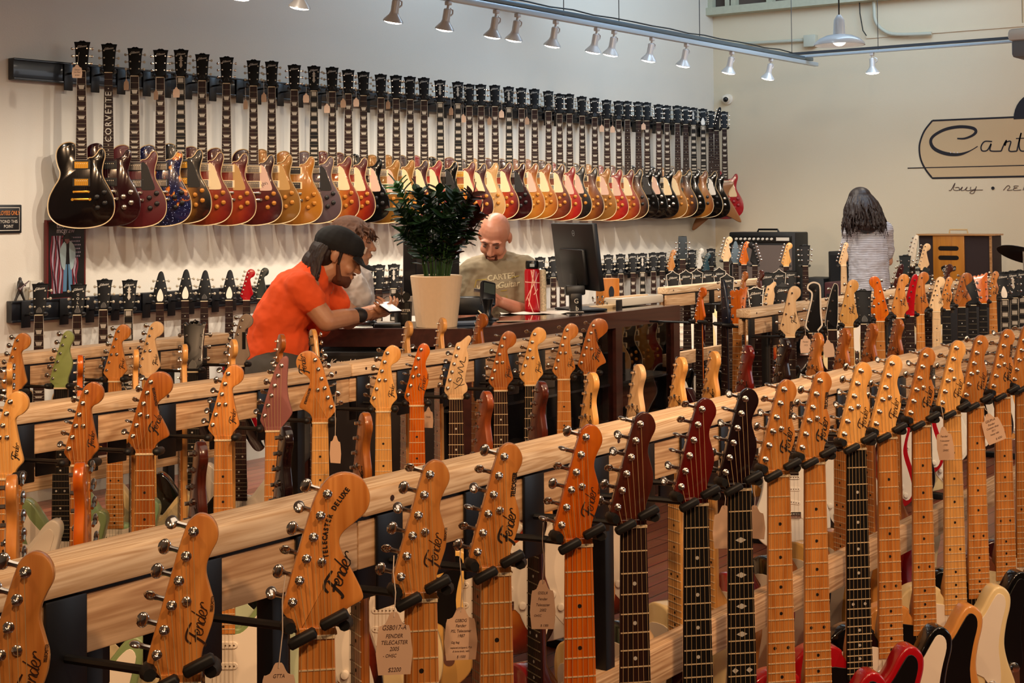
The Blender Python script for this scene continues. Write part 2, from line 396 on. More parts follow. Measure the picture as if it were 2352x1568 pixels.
def m_board(scale=.648, nf=21, w0=.042, w1=.057, inlay='dot', bind=False, detail=True, gap=.012):
    b = MB(); F = frets(scale, nf); L = F[-1]+gap; wv = lambda d: (w0+(w1-w0)*d/L)/2
    b.plate([(-wv(0), 0), (wv(0), 0), (wv(L), -L), (-wv(L), -L)][::-1], .0002, .006, .0012, 0, seg=1)
    for i in range(1, nf+1):
        d = F[i]; h = .0009
        b.box((-wv(d)+.0004, -.0008, -d-h), (wv(d)-.0004, .001, -d+h), 1)
    nn = [3, 5, 7, 9, 12, 15, 17, 19, 21]
    if inlay == 'block': nn = [1]+nn
    for i in nn:
        if i > nf: continue
        c = (F[i]+F[i-1])/2; g = (F[i]-F[i-1]); w = wv(c)
        if inlay == 'dot':
            r = .0032
            for x in ([0] if i != 12 else [-w*.5, w*.5]):
                b.plate([(x+r*math.cos(a*PI/4), -c+r*math.sin(a*PI/4)) for a in range(8)], -.0002, .0008, 0, 2)
        elif inlay == 'diamond':
            for x in ([0] if i != 12 else [-w*.5, w*.5]):
                k = .010 if i != 12 else .006
                b.plate([(x-k, -c), (x, -c-.005), (x+k, -c), (x, -c+.005)], -.0002, .0008, 0, 2)
        elif inlay == 'trap':
            h = g*.33; b.plate([(-w*.72, -c+h), (w*.72, -c+h), (w*.5, -c-h), (-w*.5, -c-h)], -.0002, .0008, 0, 2)
        elif inlay == 'block':
            h = g*.36; b.plate([(-w*.7, -c+h), (w*.7, -c+h), (w*.7, -c-h), (-w*.7, -c-h)], -.0002, .0008, 0, 2)
    if bind:
        for s in (-1, 1):
            b.add([(s*wv(0), -.0002, 0), (s*(wv(0)+.0016), -.0002, 0), (s*(wv(L)+.0016), -.0002, -L), (s*wv(L), -.0002, -L),
                   (s*wv(0), .006, 0), (s*(wv(0)+.0016), .006, 0), (s*(wv(L)+.0016), .006, -L), (s*wv(L), .006, -L)],
                  [(0, 1, 2, 3), (1, 5, 6, 2), (2, 6, 7, 3), (0, 4, 5, 1)], 2)
        b.box((-w1/2-.0016, -.0002, -L-.002), (w1/2+.0016, .006, -L), 2)
    return b.mesh(smooth=0, slots=3)

HEADS = {  # outlines, mm: (x, up); spline through them
 'tele': [(-21, 0), (-22, 8), (-27, 14), (-35, 23), (-34, 34), (-20, 84), (-3, 142), (3, 160), (8, 171), (19, 178), (31, 174), (38, 162), (38, 150), (32, 138), (27, 126), (26, 114), (30, 98), (34, 82), (33, 66), (28, 50), (22, 34), (20, 18), (21, 6), (21, 0)],
 'strat': [(-21, 0), (-22, 8), (-28, 15), (-37, 28), (-35, 38), (-22, 82), (-6, 138), (1, 161), (10, 176), (24, 184), (40, 179), (49, 166), (48, 149), (38, 137), (27, 131), (22, 124), (23, 112), (27, 90), (33, 62), (38, 42), (37, 34), (30, 26), (24, 18), (21, 8), (21, 0)],
 'big': [(-21, 0), (-23, 8), (-30, 18), (-40, 32), (-38, 44), (-24, 92), (-6, 150), (3, 170), (16, 185), (35, 190), (54, 182), (63, 164), (60, 146), (46, 132), (33, 122), (27, 112), (29, 100), (38, 82), (48, 62), (54, 48), (53, 40), (38, 32), (26, 22), (22, 10), (21, 0)],
 'joe': [(-21, 0), (-24, 8), (-33, 20), (-33, 32), (-22, 80), (-7, 136), (-2, 152), (3, 164), (14, 168), (24, 176), (38, 186), (47, 178), (42, 164), (34, 148), (38, 128), (38, 112), (34, 92), (30, 72), (28, 52), (34, 36), (33, 22), (22, 12), (21, 0)],
 'jackson': [(-21, 0), (-25, 10), (-34, 26), (-32, 40), (-20, 84), (-4, 136), (8, 166), (20, 184), (30, 190), (37, 182), (36, 158), (34, 120), (37, 84), (44, 58), (46, 44), (34, 26), (23, 12), (21, 0)],
 'bass': [(-21, 0), (-23, 10), (-30, 22), (-42, 36), (-41, 50), (-28, 100), (-10, 172), (-3, 200), (10, 216), (26, 220), (42, 212), (49, 196), (46, 178), (36, 166), (28, 156), (27, 140), (30, 110), (38, 72), (44, 52), (42, 42), (32, 34), (24, 22), (21, 8), (21, 0)],
 'gibson': [(-21, 0), (-23, 14), (-29, 32), (-32, 60), (-34, 110), (-37, 150), (-41, 172), (-40, 174), (-30, 172), (-20, 175), (-12, 181), (-5, 183), (0, 180), (5, 183), (12, 181), (20, 175), (30, 172), (40, 174), (41, 172), (37, 150), (34, 110), (32, 60), (29, 32), (23, 14), (21, 0)],
 'vee': [(-21, 0), (-24, 12), (-36, 26), (-39, 40), (-34, 80), (-22, 130), (-14, 160), (-7, 172), (0, 175), (7, 172), (14, 160), (22, 130), (34, 80), (39, 40), (36, 26), (24, 12), (21, 0)],
 'crown': [(-21, 0), (-24, 16), (-33, 30), (-32, 70), (-36, 140), (-40, 160), (-30, 166), (-22, 158), (-14, 170), (-7, 162), (0, 176), (7, 162), (14, 170), (22, 158), (30, 166), (40, 160), (36, 140), (32, 70), (33, 30), (24, 16), (21, 0)],
 'peak': [(-21, 0), (-24, 14), (-30, 30), (-33, 70), (-40, 140), (-41, 150), (-26, 158), (-12, 166), (0, 177), (12, 166), (26, 158), (41, 150), (40, 140), (33, 70), (30, 30), (24, 14), (21, 0)],
 'claw': [(-21, 0), (-24, 14), (-32, 26), (-33, 60), (-38, 120), (-44, 150), (-30, 158), (-22, 152), (-12, 162), (-2, 157), (8, 168), (20, 164), (30, 172), (40, 171), (36, 130), (33, 60), (32, 26), (24, 14), (21, 0)],
 'blade': [(-21, 0), (-23, 10), (-32, 24), (-30, 60), (-16, 130), (-2, 180), (8, 205), (14, 212), (26, 206), (30, 190), (29, 150), (28, 90), (26, 40), (22, 10), (21, 0)],
 'snake': [(-21, 0), (-23, 10), (-34, 30), (-32, 52), (-18, 110), (-8, 150), (-6, 176), (-14, 186), (-24, 196), (-20, 216), (2, 228), (26, 222), (36, 204), (37, 150), (38, 90), (42, 46), (40, 32), (24, 12), (21, 0)],
 'hockey': [(-21, 0), (-23, 10), (-30, 24), (-28, 50), (-12, 110), (2, 160), (16, 200), (30, 214), (42, 208), (44, 190), (36, 150), (28, 90), (24, 40), (21, 0)],
 'slot': [(-22, 0), (-30, 14), (-34, 26), (-33, 90), (-31, 168), (-20, 172), (0, 174), (20, 172), (31, 168), (33, 90), (34, 26), (30, 14), (22, 0)],
}
INLINE = {'tele', 'strat', 'big', 'joe', 'jackson', 'bass', 'blade', 'snake', 'hockey'}
def head_outline(k, flip=False, n=4):
    zs = .9 if k == 'gibson' else 1
    o = spline([(x/1000., z/1000.*zs) for x, z in HEADS[k]], n)
    # keep the flat joint at the nut
    o = [p for p in o if p[1] >= -.0005]
    return [(-x, z) for x, z in o] if flip else o
def m_head(k, flip=False, far=False):
    b = MB(); lean = .0 if k in INLINE else .22
    b.plate(head_outline(k, flip, 2 if far else 4), .0045 if k in INLINE else .004, .0185, .0025, lean=lean, seg=1 if far else 2)
    # volute joining neck to head
    b.plate([(-.0208, -.004), (.0208, -.004), (.0208, .012), (-.0208, .012)], .001, .019, .001, lean=0, seg=1)
    return b.mesh(slots=1)
def m_face(k, flip=False, ins=.0035):
    """headstock veneer / painted face with the rim of the wood (binding) left showing"""
    o = head_outline(k, flip, 4); b = MB(); n = len(o); q = []
    for i in range(n):
        dx = o[(i+1) % n][0]-o[i-1][0]; dz = o[(i+1) % n][1]-o[i-1][1]; L = math.hypot(dx, dz) or 1
        s = 1 if not flip else -1
        q.append((o[i][0]-s*-dz/L*-ins*-1, o[i][1]-s*dx/L*-ins*-1))
    lean = .0 if k in INLINE else .22
    y = (.0045 if k in INLINE else .004)
    cx = sum(p[0] for p in o)/n; cz = .09
    q = [(cx+(x-cx)*.93, cz+(z-cz)*.965) for x, z in o]
    return b.plate(q, y-.0006, y+.001, 0, lean=lean).mesh(smooth=0)
def m_tuner(n=10, rot=0):
    b = MB(); Ry = Matrix.Rotation(PI/2, 4, 'X')
    b.lathe([(.0055, -.0012), (.0058, 0), (.0045, .0012), (.003, .0016), (.003, .0075), (.0034, .009), (.002, .0105), (.0006, .0108)], n, M=Matrix.Translation((0, .0045, 0)) @ Matrix.Rotation(PI/2, 4, 'X'))
    b.box((-.009, .0185, -.007), (.006, .026, .007), bev=.0015)
    b.tube([(-.006, .0225, 0), (-.016, .0225, 0), (-.020, .0225, 0)], [.0032, .0028, .0036], 7)
    b.ball((-.0255, .0225, 0), (.0070, .0034, .0086), n, 7, 0, Matrix.Translation((0, .0225, 0)) @ Matrix.Rotation(rot, 4, 'X') @ Matrix.Translation((0, -.0225, 0)))
    return b.mesh()
def m_tuner_far():
    b = MB(); b.lathe([(.005, -.001), (.0045, .002), (.003, .003), (.003, .009)], 6, M=Matrix.Translation((0, .0045, 0)) @ Matrix.Rotation(PI/2, 4, 'X'))
    b.tube([(-.006, .0225, 0), (-.020, .0225, 0)], .0026, 5); b.ball((-.026, .0225, 0), (.0075, .004, .008), 7, 5)
    return b.mesh()
def tuner_spots(k, flip=False):
    """(x, z, y, angle, side)"""
    out = []
    if k in INLINE:
        a, c = {'tele': ((-25, 32), (13, 160)), 'strat': ((-26, 38), (12, 162)), 'big': ((-28, 42), (13, 166)), 'joe': ((-24, 32), (8, 150)), 'jackson': ((-23, 40), (20, 166)),
                'bass': ((-29, 56), (11, 190)), 'blade': ((-19, 40), (14, 178)), 'snake': ((-22, 52), (12, 188)), 'hockey': ((-19, 36), (28, 184))}[k]
        n = 4 if k in ('bass', 'blade', 'snake') else 6
        for i in range(n):
            t = i/(n-1); x = a[0]+(c[0]-a[0])*t; z = a[1]+(c[1]-a[1])*t
            an = math.atan2(c[0]-a[0], c[1]-a[1])
            out.append((-x/1000 if flip else x/1000, z/1000, 0, an if not flip else -an, 1 if not flip else -1))
    else:
        for i in range(3):
            z = (42+i*40)/1000; x = {'vee': (29, 24, 16)[i], 'slot': 24}.get(k, (22, 24, 26)[i] if i < 3 else 24)/1000
            for s in (1, -1): out.append((-x*s, z, .22*z, 0, s))
    return out

# script logo strokes (x along the word, baseline 0, about 1.9 wide)
SCRIPT = {
 'F': ([[(.02, -.18), (.12, -.22), (.22, -.02), (.34, .38), (.42, .62)], [(-.02, .42), (.10, .66), (.42, .70), (.86, .60)], [(.12, .22), (.34, .28), (.56, .24)]], .075, .42),
 'e': ([[(.02, .12), (.16, .16), (.24, .28), (.16, .36), (.04, .22), (.06, .04), (.2, .0), (.32, .1)]], .036, .27),
 'n': ([[(.02, .02), (.08, .34)], [(.06, .18), (.18, .34), (.26, .3), (.22, .04), (.32, .04)]], .036, .27),
 'd': ([[(.24, .28), (.12, .32), (.02, .16), (.08, .0), (.2, .08), (.3, .34)], [(.40, .70), (.28, .3), (.24, .02), (.34, .06)]], .036, .31),
 'r': ([[(.02, .02), (.1, .34)], [(.08, .2), (.2, .36), (.3, .34), (.3, .24)]], .036, .3),
}
def m_script(word='Fender', size=.03, wt=1.):
    b = MB(); x = 0
    for i, ch in enumerate(word):
        st, w, adv = SCRIPT[ch]
        for p in st:
            q = spline(p, 4, False); n = len(q)
            ws = [size*w*wt*(.55+.45*math.sin(PI*(.12+.76*j/(n-1)))) for j in range(n)]
            b.ribbon([((x+a+c*.12)*size, c*size) for a, c in q], ws, 0, .0004)
        x += adv
    return b.mesh(smooth=0)

BODIES = {
 'strat': mm([(-29, 440), (-42, 424), (-62, 392), (-86, 357), (-110, 340), (-132, 350), (-143, 385), (-140, 430), (-128, 480), (-122, 525), (-132, 580), (-152, 640), (-160, 700), (-150, 750), (-115, 786), (-60, 803), (0, 808), (60, 803), (115, 786), (150, 748), (162, 700), (156, 640), (138, 585), (124, 535), (122, 490), (132, 445), (140, 412), (136, 388), (118, 376), (95, 388), (70, 418), (46, 448), (29, 456)]),
 'tele': mm([(-29, 425), (-36, 408), (-60, 398), (-100, 398), (-134, 418), (-146, 456), (-140, 500), (-128, 545), (-132, 590), (-152, 645), (-160, 705), (-148, 755), (-112, 790), (-60, 804), (0, 808), (60, 804), (112, 790), (148, 755), (161, 705), (154, 645), (134, 588), (126, 545), (132, 500), (143, 458), (142, 430), (126, 412), (104, 412), (86, 432), (68, 462), (50, 480), (32, 482)]),
 'lp': mm([(-27, 400), (-34, 384), (-60, 374), (-96, 384), (-120, 412), (-126, 450), (-118, 495), (-106, 530), (-112, 566), (-138, 612), (-160, 660), (-167, 712), (-156, 760), (-120, 796), (-66, 814), (0, 820), (66, 814), (120, 796), (156, 760), (167, 712), (160, 660), (138, 612), (113, 566), (104, 530), (108, 490), (118, 450), (117, 424), (106, 408), (90, 414), (76, 436), (58, 452), (40, 454), (28, 456)]),
 'vee': mm([(-28, 470), (-40, 470), (-70, 560), (-130, 700), (-185, 820), (-200, 850), (-170, 872), (-130, 850), (-60, 740), (0, 700), (60, 740), (130, 850), (170, 872), (200, 850), (185, 820), (130, 700), (70, 560), (40, 470), (28, 470)]),
 'explorer': mm([(-28, 440), (-60, 440), (-150, 430), (-200, 420), (-206, 440), (-170, 520), (-120, 600), (-130, 660), (-190, 780), (-230, 880), (-210, 900), (-120, 830), (-20, 760), (80, 770), (190, 830), (210, 810), (150, 690), (100, 600), (110, 540), (150, 480), (140, 462), (80, 470), (28, 476)]),
}
def m_body(k, th=.045, bev=.006, y0=.005, far=False):
    return MB().plate(spline(BODIES[k], 2 if far else 4), y0, y0+th, bev, seg=1 if far else 3).mesh(smooth=50)
def m_binding(k, y0=.004):
    o = spline(BODIES[k], 4); b = MB(); pts = [V((x, y0+.005, z)) for x, z in o]
    n = len(pts); vs = []; fs = []
    for i in range(n):
        d = (pts[(i+1) % n]-pts[i-1]).normalized(); out = V((d.z, 0, -d.x))
        for a, c in ((-.0042, -.0004), (.0008, -.0004+.0028), (.0008, .007), (-.0005, .007)): vs.append(pts[i]+out*-a*-1*-1+V((0, c-.0048, 0)))
    for i in range(n):
        j = (i+1) % n
        for k2 in range(3): fs.append((i*4+k2, i*4+k2+1, j*4+k2+1, j*4+k2))
    return b.add(vs, fs).mesh()
GUARDS = {
 'strat': mm([(-28, 462), (-60, 440), (-96, 400), (-112, 372), (-122, 400), (-110, 450), (-96, 500), (-84, 560), (-80, 640), (-40, 668), (40, 668), (70, 720), (110, 760), (136, 740), (140, 690), (126, 630), (108, 570), (100, 520), (112, 460), (122, 420), (108, 402), (84, 420), (56, 456), (28, 470)]),
 'tele': mm([(-28, 444), (-100, 444), (-124, 466), (-120, 500), (-104, 545), (-80, 600), (-52, 612), (52, 612), (84, 640), (110, 640), (112, 600), (108, 550), (116, 500), (128, 455), (124, 432), (108, 426), (92, 446), (72, 476), (52, 492), (28, 492)]),
 'lp': mm([(36, 470), (52, 470), (70, 490), (86, 540), (104, 590), (106, 612), (94, 618), (48, 618), (36, 612), (36, 560)]),
}
def m_guard(k, n=3): return MB().plate(spline(GUARDS[k], n) if k != 'lp' else spline(GUARDS[k], 2), .0025, .0052, .0006, seg=1).mesh(smooth=0)
def m_single(w=.07, h=.017, d=0):
    b = MB(); o = []
    for k in range(6): o.append((w/2-h/2+h/2*math.cos(-PI/2+PI*k/5), h/2*math.sin(-PI/2+PI*k/5)))
    for k in range(6): o.append((-w/2+h/2+h/2*math.cos(PI/2+PI*k/5), h/2*math.sin(PI/2+PI*k/5)))
    b.plate(o, -.0005, .005, .0012, 0, seg=1)
    for i in range(6):
        x = (i-2.5)*.0103; b.plate([(x+.0024*math.cos(a*PI/3), .0024*math.sin(a*PI/3)) for a in range(6)], -.0012, 0, 0, 1)
    return b.mesh(smooth=0)
def m_humb():
    b = MB(); b.box((-.045, .001, -.022), (.045, .006, .022), 1, bev=.001); b.box((-.035, -.002, -.018), (.035, .004, .018), 0, bev=.0012)
    for i in range(6): b.box(((i-2.5)*.01-.002, -.0026, .006), ((i-2.5)*.01+.002, 0, .010), 2)
    return b.mesh(smooth=0, slots=3)
def m_knob(r=.011, h=.012): return MB().lathe([(r*1.12, 0), (r*1.1, .003), (r, .004), (r*.88, h), (r*.5, h+.001), (.0005, h+.001)], 12, M=Matrix.Rotation(PI/2, 4, 'X')).mesh()
def m_bridge(kind):
    b = MB()
    if kind == 'tom': b.box((-.042, -.008, -.006), (.042, .004, .006), bev=.002); [b.tube([(s*.037, .004, 0), (s*.037, -.009, 0)], .006, 8) for s in (-1, 1)]; [b.box((i*.0103-.003-.0257, -.0115, -.004), (i*.0103+.003-.0257, -.008, .004)) for i in range(6)]
    if kind == 'stop': b.box((-.046, -.008, -.0065), (.046, .003, .0065), bev=.0028); [b.tube([(s*.044, .004, 0), (s*.044, -.009, 0)], .0075, 8) for s in (-1, 1)]
    if kind == 'strat': b.box((-.036, .0, -.012), (.036, .004, .014), bev=.001); [b.box((i*.0108-.0045-.027, -.005, -.011), (i*.0108+.0045-.027, .0, .006), bev=.0008) for i in range(6)]
    if kind == 'ash': b.box((-.041, .001, -.034), (.041, .0035, .034)); b.box((-.041, -.006, -.034), (-.038, .003, .034)); b.box((.038, -.006, -.034), (.041, .003, .034)); [b.tube([(-.018+i*.018-.008, -.004, -.02), (-.018+i*.018+.008, -.004, -.02)], .004, 8) for i in range(3)]
    return b.mesh()
def m_string(x0, x1, L, top, r=.0004):
    return MB().tube([(top[0], top[1], top[2]), (x0, -.0016, .0), (x1, -.0045, -L)], r, 4).mesh(smooth=0)

ROUND = {}
def guitar(P, ang, body='strat', head='strat', hm=MAPLE, bm=ROSE, col=None, guard=WHITE, inlay='dot', imat=None, scale=.648, flip=False, det=2,
           label=None, group=None, name='electric_guitar', neckm=None, tun=CHROME, logo='Fender', sub=None, lm=INKD, bind=None, pk='sss', hw=CHROME, knobm=None,
           face=None, facem=None, H=.81, cat='guitar', dz=0, edge=0, hidebody=False, ring=CREAM, roll=0, w0=.0415):
    """P: nut centre in the room; ang: direction the front faces (deg)"""
    P = V(P) + V((0, 0, dz))
    root = empty(name, (P.x, P.y, P.z-H), math.radians(ang+90), label=label, cat=cat, group=group)
    if roll: root.rotation_euler = (0, roll, math.radians(ang+90))
    Z = (0, 0, H); far = det == 0
    bassy = head in ('bass', 'blade', 'snake'); nf = 22 if body == 'lp' else 21
    if bassy: scale = .864; nf = 20
    Fl = frets(scale, nf); bl = Fl[-1]+.012; neckm = neckm or (hm if head in INLINE else MAHOG)
    imat = imat or (DOT if bm in (MAPLE, MAPLEL, MAPLEO, MAPLEP, MAPLED, FLAME) else DOTW)
    nl = bl if not bassy else bl
    P_ = lambda nm, key, fn, ms, loc=Z, rot=None, par=root, lab=None: ob(nm, cached(key, fn), ms, par, loc, rot, label=lab)
    P_('neck', ('neck', body, bassy), lambda: m_neck(min(nl, .43) if not bassy else .6), neckm)
    P_('fretboard', ('brd', scale, nf, inlay, bool(bind), w0), lambda: m_board(scale, nf, w0=w0, inlay=inlay, bind=bool(bind)), [bm, FRET if det == 2 or bm in (MAPLE, MAPLEL, MAPLEO, MAPLEP, MAPLED) else FRETD, imat])
    P_('nut', 'nut', lambda: MB().box((-.0213, -.0018, -.001), (.0213, .006, .0035), bev=.0006).mesh(smooth=0), BONE)
    hd = P_('headstock', ('head', head, flip, far), lambda: m_head(head, flip, far), hm)
    if edge:
        le = 0 if head in INLINE else .22; sh = Matrix(((1, 0, 0, 0), (0, 1, le, 0), (0, 0, 1, 0), (0, 0, 0, 1)))
        def mk_():
            o_ = head_outline(head, flip, 4); n_ = len(o_); q_ = []
            for i_ in range(n_):
                dx, dz_ = o_[(i_+1) % n_][0]-o_[i_-1][0], o_[(i_+1) % n_][1]-o_[i_-1][1]; L_ = math.hypot(dx, dz_) or 1; sg = -1 if flip else 1
                q_.append((o_[i_][0]+sg*dz_/L_*edge*.9, o_[i_][1]-sg*dx/L_*edge*.9))
            return MB().ribbon(q_[2:-2], edge, .0031, .0012, M=sh).mesh(smooth=0)
        ob('headstock_binding', cached(('edge', head, flip, edge), mk_), WHITE, hd)
    if face: ob('headstock_face', cached(('face', head, flip), lambda: m_face(head, flip)), face, hd)
    for (x, z, y, an, s) in tuner_spots(head, flip):
        kr = random.randrange(4)
        tm = cached(('tun', kr), lambda: m_tuner(10, kr*.8)) if det == 2 else cached('tunf', m_tuner_far)
        o = ob('tuning_peg', tm, tun, root, (x, y, H+z), (0, an, 0))
        if s < 0: o.scale = (-1, 1, 1)
        if det == 2: o.rotation_euler.x = 0
    by = .0038
    if logo and det:
        if head in INLINE and logo == 'Fender':
            sz = {'tele': .026, 'strat': .019, 'big': .028, 'bass': .024}.get(head, .02)*(1 if sub != 'small' else .92)
            lx, lz, la = {'tele': (.020, .040, 78), 'strat': (.027, .040, 82), 'big': (.024, .046, 68), 'bass': (.022, .06, 82)}.get(head, (.02, .04, 80))
            if flip: lx, lz, la = -.034, .130, 97
            wt = .8 if sub != 'small' else .6
            lg = ob('logo', cached(('scr', sz, wt), lambda: m_script('Fender', sz, wt)), lm, hd, (lx, by, lz), (0, -math.radians(la), 0))
            if sub:
                if sub == 'TELECASTER DELUXE':
                    def mk():
                        its = []; arc = spline([(.014, .092), (.0125, .115), (.020, .143), (.040, .171)], 20, False); L = [0]
                        for i in range(1, len(arc)): L.append(L[-1]+math.dist(arc[i], arc[i-1]))
                        for k2, ch in enumerate(sub):
                            if ch == ' ': continue
                            t_ = (k2+.5)/len(sub)*L[-1]; i = max(j for j in range(len(L)-1) if L[j] <= t_)
                            u = (t_-L[i])/(L[i+1]-L[i]); x = arc[i][0]+(arc[i+1][0]-arc[i][0])*u; z = arc[i][1]+(arc[i+1][1]-arc[i][1])*u
                            a = math.atan2(arc[i+1][1]-arc[i][1], arc[i+1][0]-arc[i][0])
                            its.append((text_mesh(ch, .0082, bold=.00035, ext=.0001, align='CENTER', xs=.8), Matrix.Translation((x, 0, z)) @ Matrix.Rotation(-a, 4, 'Y')))
                        return join_meshes(its)
                    ob('model_lettering', cached('tdx', mk), lm, hd, (0, by, 0))
                else:
                    sx, sz_, sa = {'tele': (.027, .105, 84), 'strat': (.031, .098, 99), 'big': (.030, .112, 101)}.get(head, (.027, .1, 84))
                    if sub == 'small': sx, sz_, s2, ts = sx+.006, .075, 'TELECASTER', .0042
                    else: s2, ts = sub, .0082
                    ob('model_lettering', text_mesh(s2, ts, bold=.00012 if ts < .005 else .0004, ext=.0001, xs=.72), lm if ts > .005 else DKINK, hd, (sx if not flip else -.037, by, sz_ if not flip else .050), (0, -math.radians(sa if not flip else 72), 0))
            ob('string_tree', cached('tree', lambda: MB().lathe([(.005, 0), (.0052, .003), (.003, .005), (.0005, .0055)], 10, M=Matrix.Rotation(PI/2, 4, 'X')).mesh()), tun, hd, (.006 if not flip else -.006, .0045, .088))
        elif logo == 'sig':
            b = MB(); b.ribbon(spline([(-.004, .030), (.012, .042), (.020, .058), (.006, .062), (.004, .050), (.018, .066), (.008, .078), (.022, .080), (.006, .092), (.024, .096), (.012, .112), (.026, .108), (.030, .124)], 5, False), .0010, by); b.ribbon(spline([(-.008, .050), (.010, .040), (.026, .044)], 4, False), .0009, by)
            ob('signature', b.mesh(smooth=0), INKD, hd)
        elif logo == 'Gibson':
            ob('logo', text_mesh('Gibson', .017, shear=.4, bold=.0002, ext=.0002, align='CENTER'), SILV, hd, (-.001, .0028+.22*.130, .128), (-.217, -.12, 0))
    if facem == 'split': 
        ob('headstock_inlay', cached('split', lambda: MB().plate([(0, .128), (-.010, .108), (-.003, .100), (-.014, .096), (-.004, .092), (-.009, .066), (0, .052), (.009, .066), (.004, .092), (.014, .096), (.003, .100), (.010, .108)], .0032, .004, 0, lean=.22).mesh(smooth=0)), PEARL, hd)
    if facem in ('bell', 'bell_white'):
        ob('truss_cover', cached(facem, lambda: MB().plate(spline([(-.011, .008), (-.013, .02), (-.008, .034), (0, .042), (.008, .034), (.013, .02), (.011, .008)], 3) if facem == 'bell' else spline([(-.006, .006), (-.017, .024), (-.015, .05), (0, .08), (.015, .05), (.017, .024), (.006, .006)], 4), .0028, .0042, 0, lean=.22).mesh(smooth=0)), BLACK if facem == 'bell' else WHITE, hd)
        if facem == 'bell':
            ob('truss_cover_edge', cached('belledge', lambda: MB().ribbon(spline([(-.011, .008), (-.013, .02), (-.008, .034), (0, .042), (.008, .034), (.013, .02), (.011, .008)], 4, False), .0006, 0).mesh(smooth=0)), SILV, hd, (0, .0035, 0), (-.217, 0, 0))
    # strings
    L = scale; n = 4 if bassy else 6
    if det:
        sp = tuner_spots(head, flip)
        if det == 2:
            order = sp if head in INLINE else [sp[0], sp[2], sp[4], sp[5], sp[3], sp[1]]
            if flip: order = order[::-1]
            for i in range(n):
                u = i/(n-1)-.5; t_ = order[i]
                P_('string', ('s', head, flip, i, scale), lambda: m_string(u*.0355, u*.052, L, (t_[0], t_[2]-.001, t_[1]), .00042 if i > 1 else .0005), STR)
        else:
            P_('strings', ('ss', head, flip, scale), lambda: (lambda b: [b.tube([(u*.036, -.0016, 0), (u*.052, -.0045, -L)], .00032, 3) for u in [i/(n-1)-.5 for i in range(n)]] and b.mesh(smooth=0))(MB()), STRD)
    if hidebody: pass
    # body and fittings
    kb = body if not bassy else 'strat'
    by0 = 0 if not bassy else -.10
    col = col or mat('sunburst_default', '7A3A14', .25, coat=.5)
    P_('body', ('body', kb, far), lambda: m_body(kb, th=.045 if kb != 'lp' else .052, far=far), col, (0, 0, H+by0))
    if bind: P_('binding', ('bind', kb), lambda: m_binding(kb), bind)
    if det or guard is not None:
        if guard is not None and kb in GUARDS: P_('pickguard', ('guard', kb), lambda: m_guard(kb), guard, (0, 0, H+by0))
    if det and kb in ('strat', 'tele', 'lp'):
        km = knobm or (WHITE if kb == 'strat' else CHROME)
        if kb == 'strat':
            for d in (.495, .545, .600): P_('pickup', 'single', m_single, [WHITE if guard is not BLACK else BLACK, CHROME], (0, 0, H+by0-d), (0, .0 if d < .59 else .16, 0))
            P_('bridge', 'bstrat', lambda: m_bridge('strat'), hw, (0, 0, H+by0-.655))
            for x, d in ((.062, .655), (.088, .695), (.108, .735)): P_('knob', 'knob', m_knob, km, (x, .002, H+by0-d))
        elif kb == 'tele':
            P_('pickup', 'single', m_single, [CHROME, CHROME], (0, 0, H-.50)); P_('bridge', 'bash', lambda: m_bridge('ash'), hw, (0, 0, H-.635))
            P_('control_plate', 'ctl', lambda: MB().plate([(math.cos(a)*.016+.088, math.sin(a)*.016-.60) for a in [PI*k/6 for k in range(7)]]+[(math.cos(a)*.016+.088, math.sin(a)*.016-.72) for a in [PI+PI*k/6 for k in range(7)]], .003, .0055, 0).mesh(smooth=0), CHROME)
            for d in (.64, .70): P_('knob', 'knob', m_knob, CHROME, (.088, .002, H-d))
        elif kb == 'lp':
            if 'h' in pk:
                for d in (.492, .582): P_('pickup', 'humb', m_humb, [{'g': GOLD, 'c': CHROME, 'b': BLACK}[pk[1]], ring, FRET], (0, 0, H-d))
            P_('bridge', 'tom', lambda: m_bridge('tom'), hw, (0, 0, H-.632)); P_('tailpiece', 'stop', lambda: m_bridge('stop'), hw, (0, 0, H-.672))
            for x, d in ((.078, .660), (.116, .636), (.082, .716), (.118, .692)): P_('knob', 'knobb', lambda: m_knob(.0125, .012), knobm or GOLDK, (x, .003, H-d))
    return root
GOLDK = mat('amber_knob', 'B07028', .2, .3)

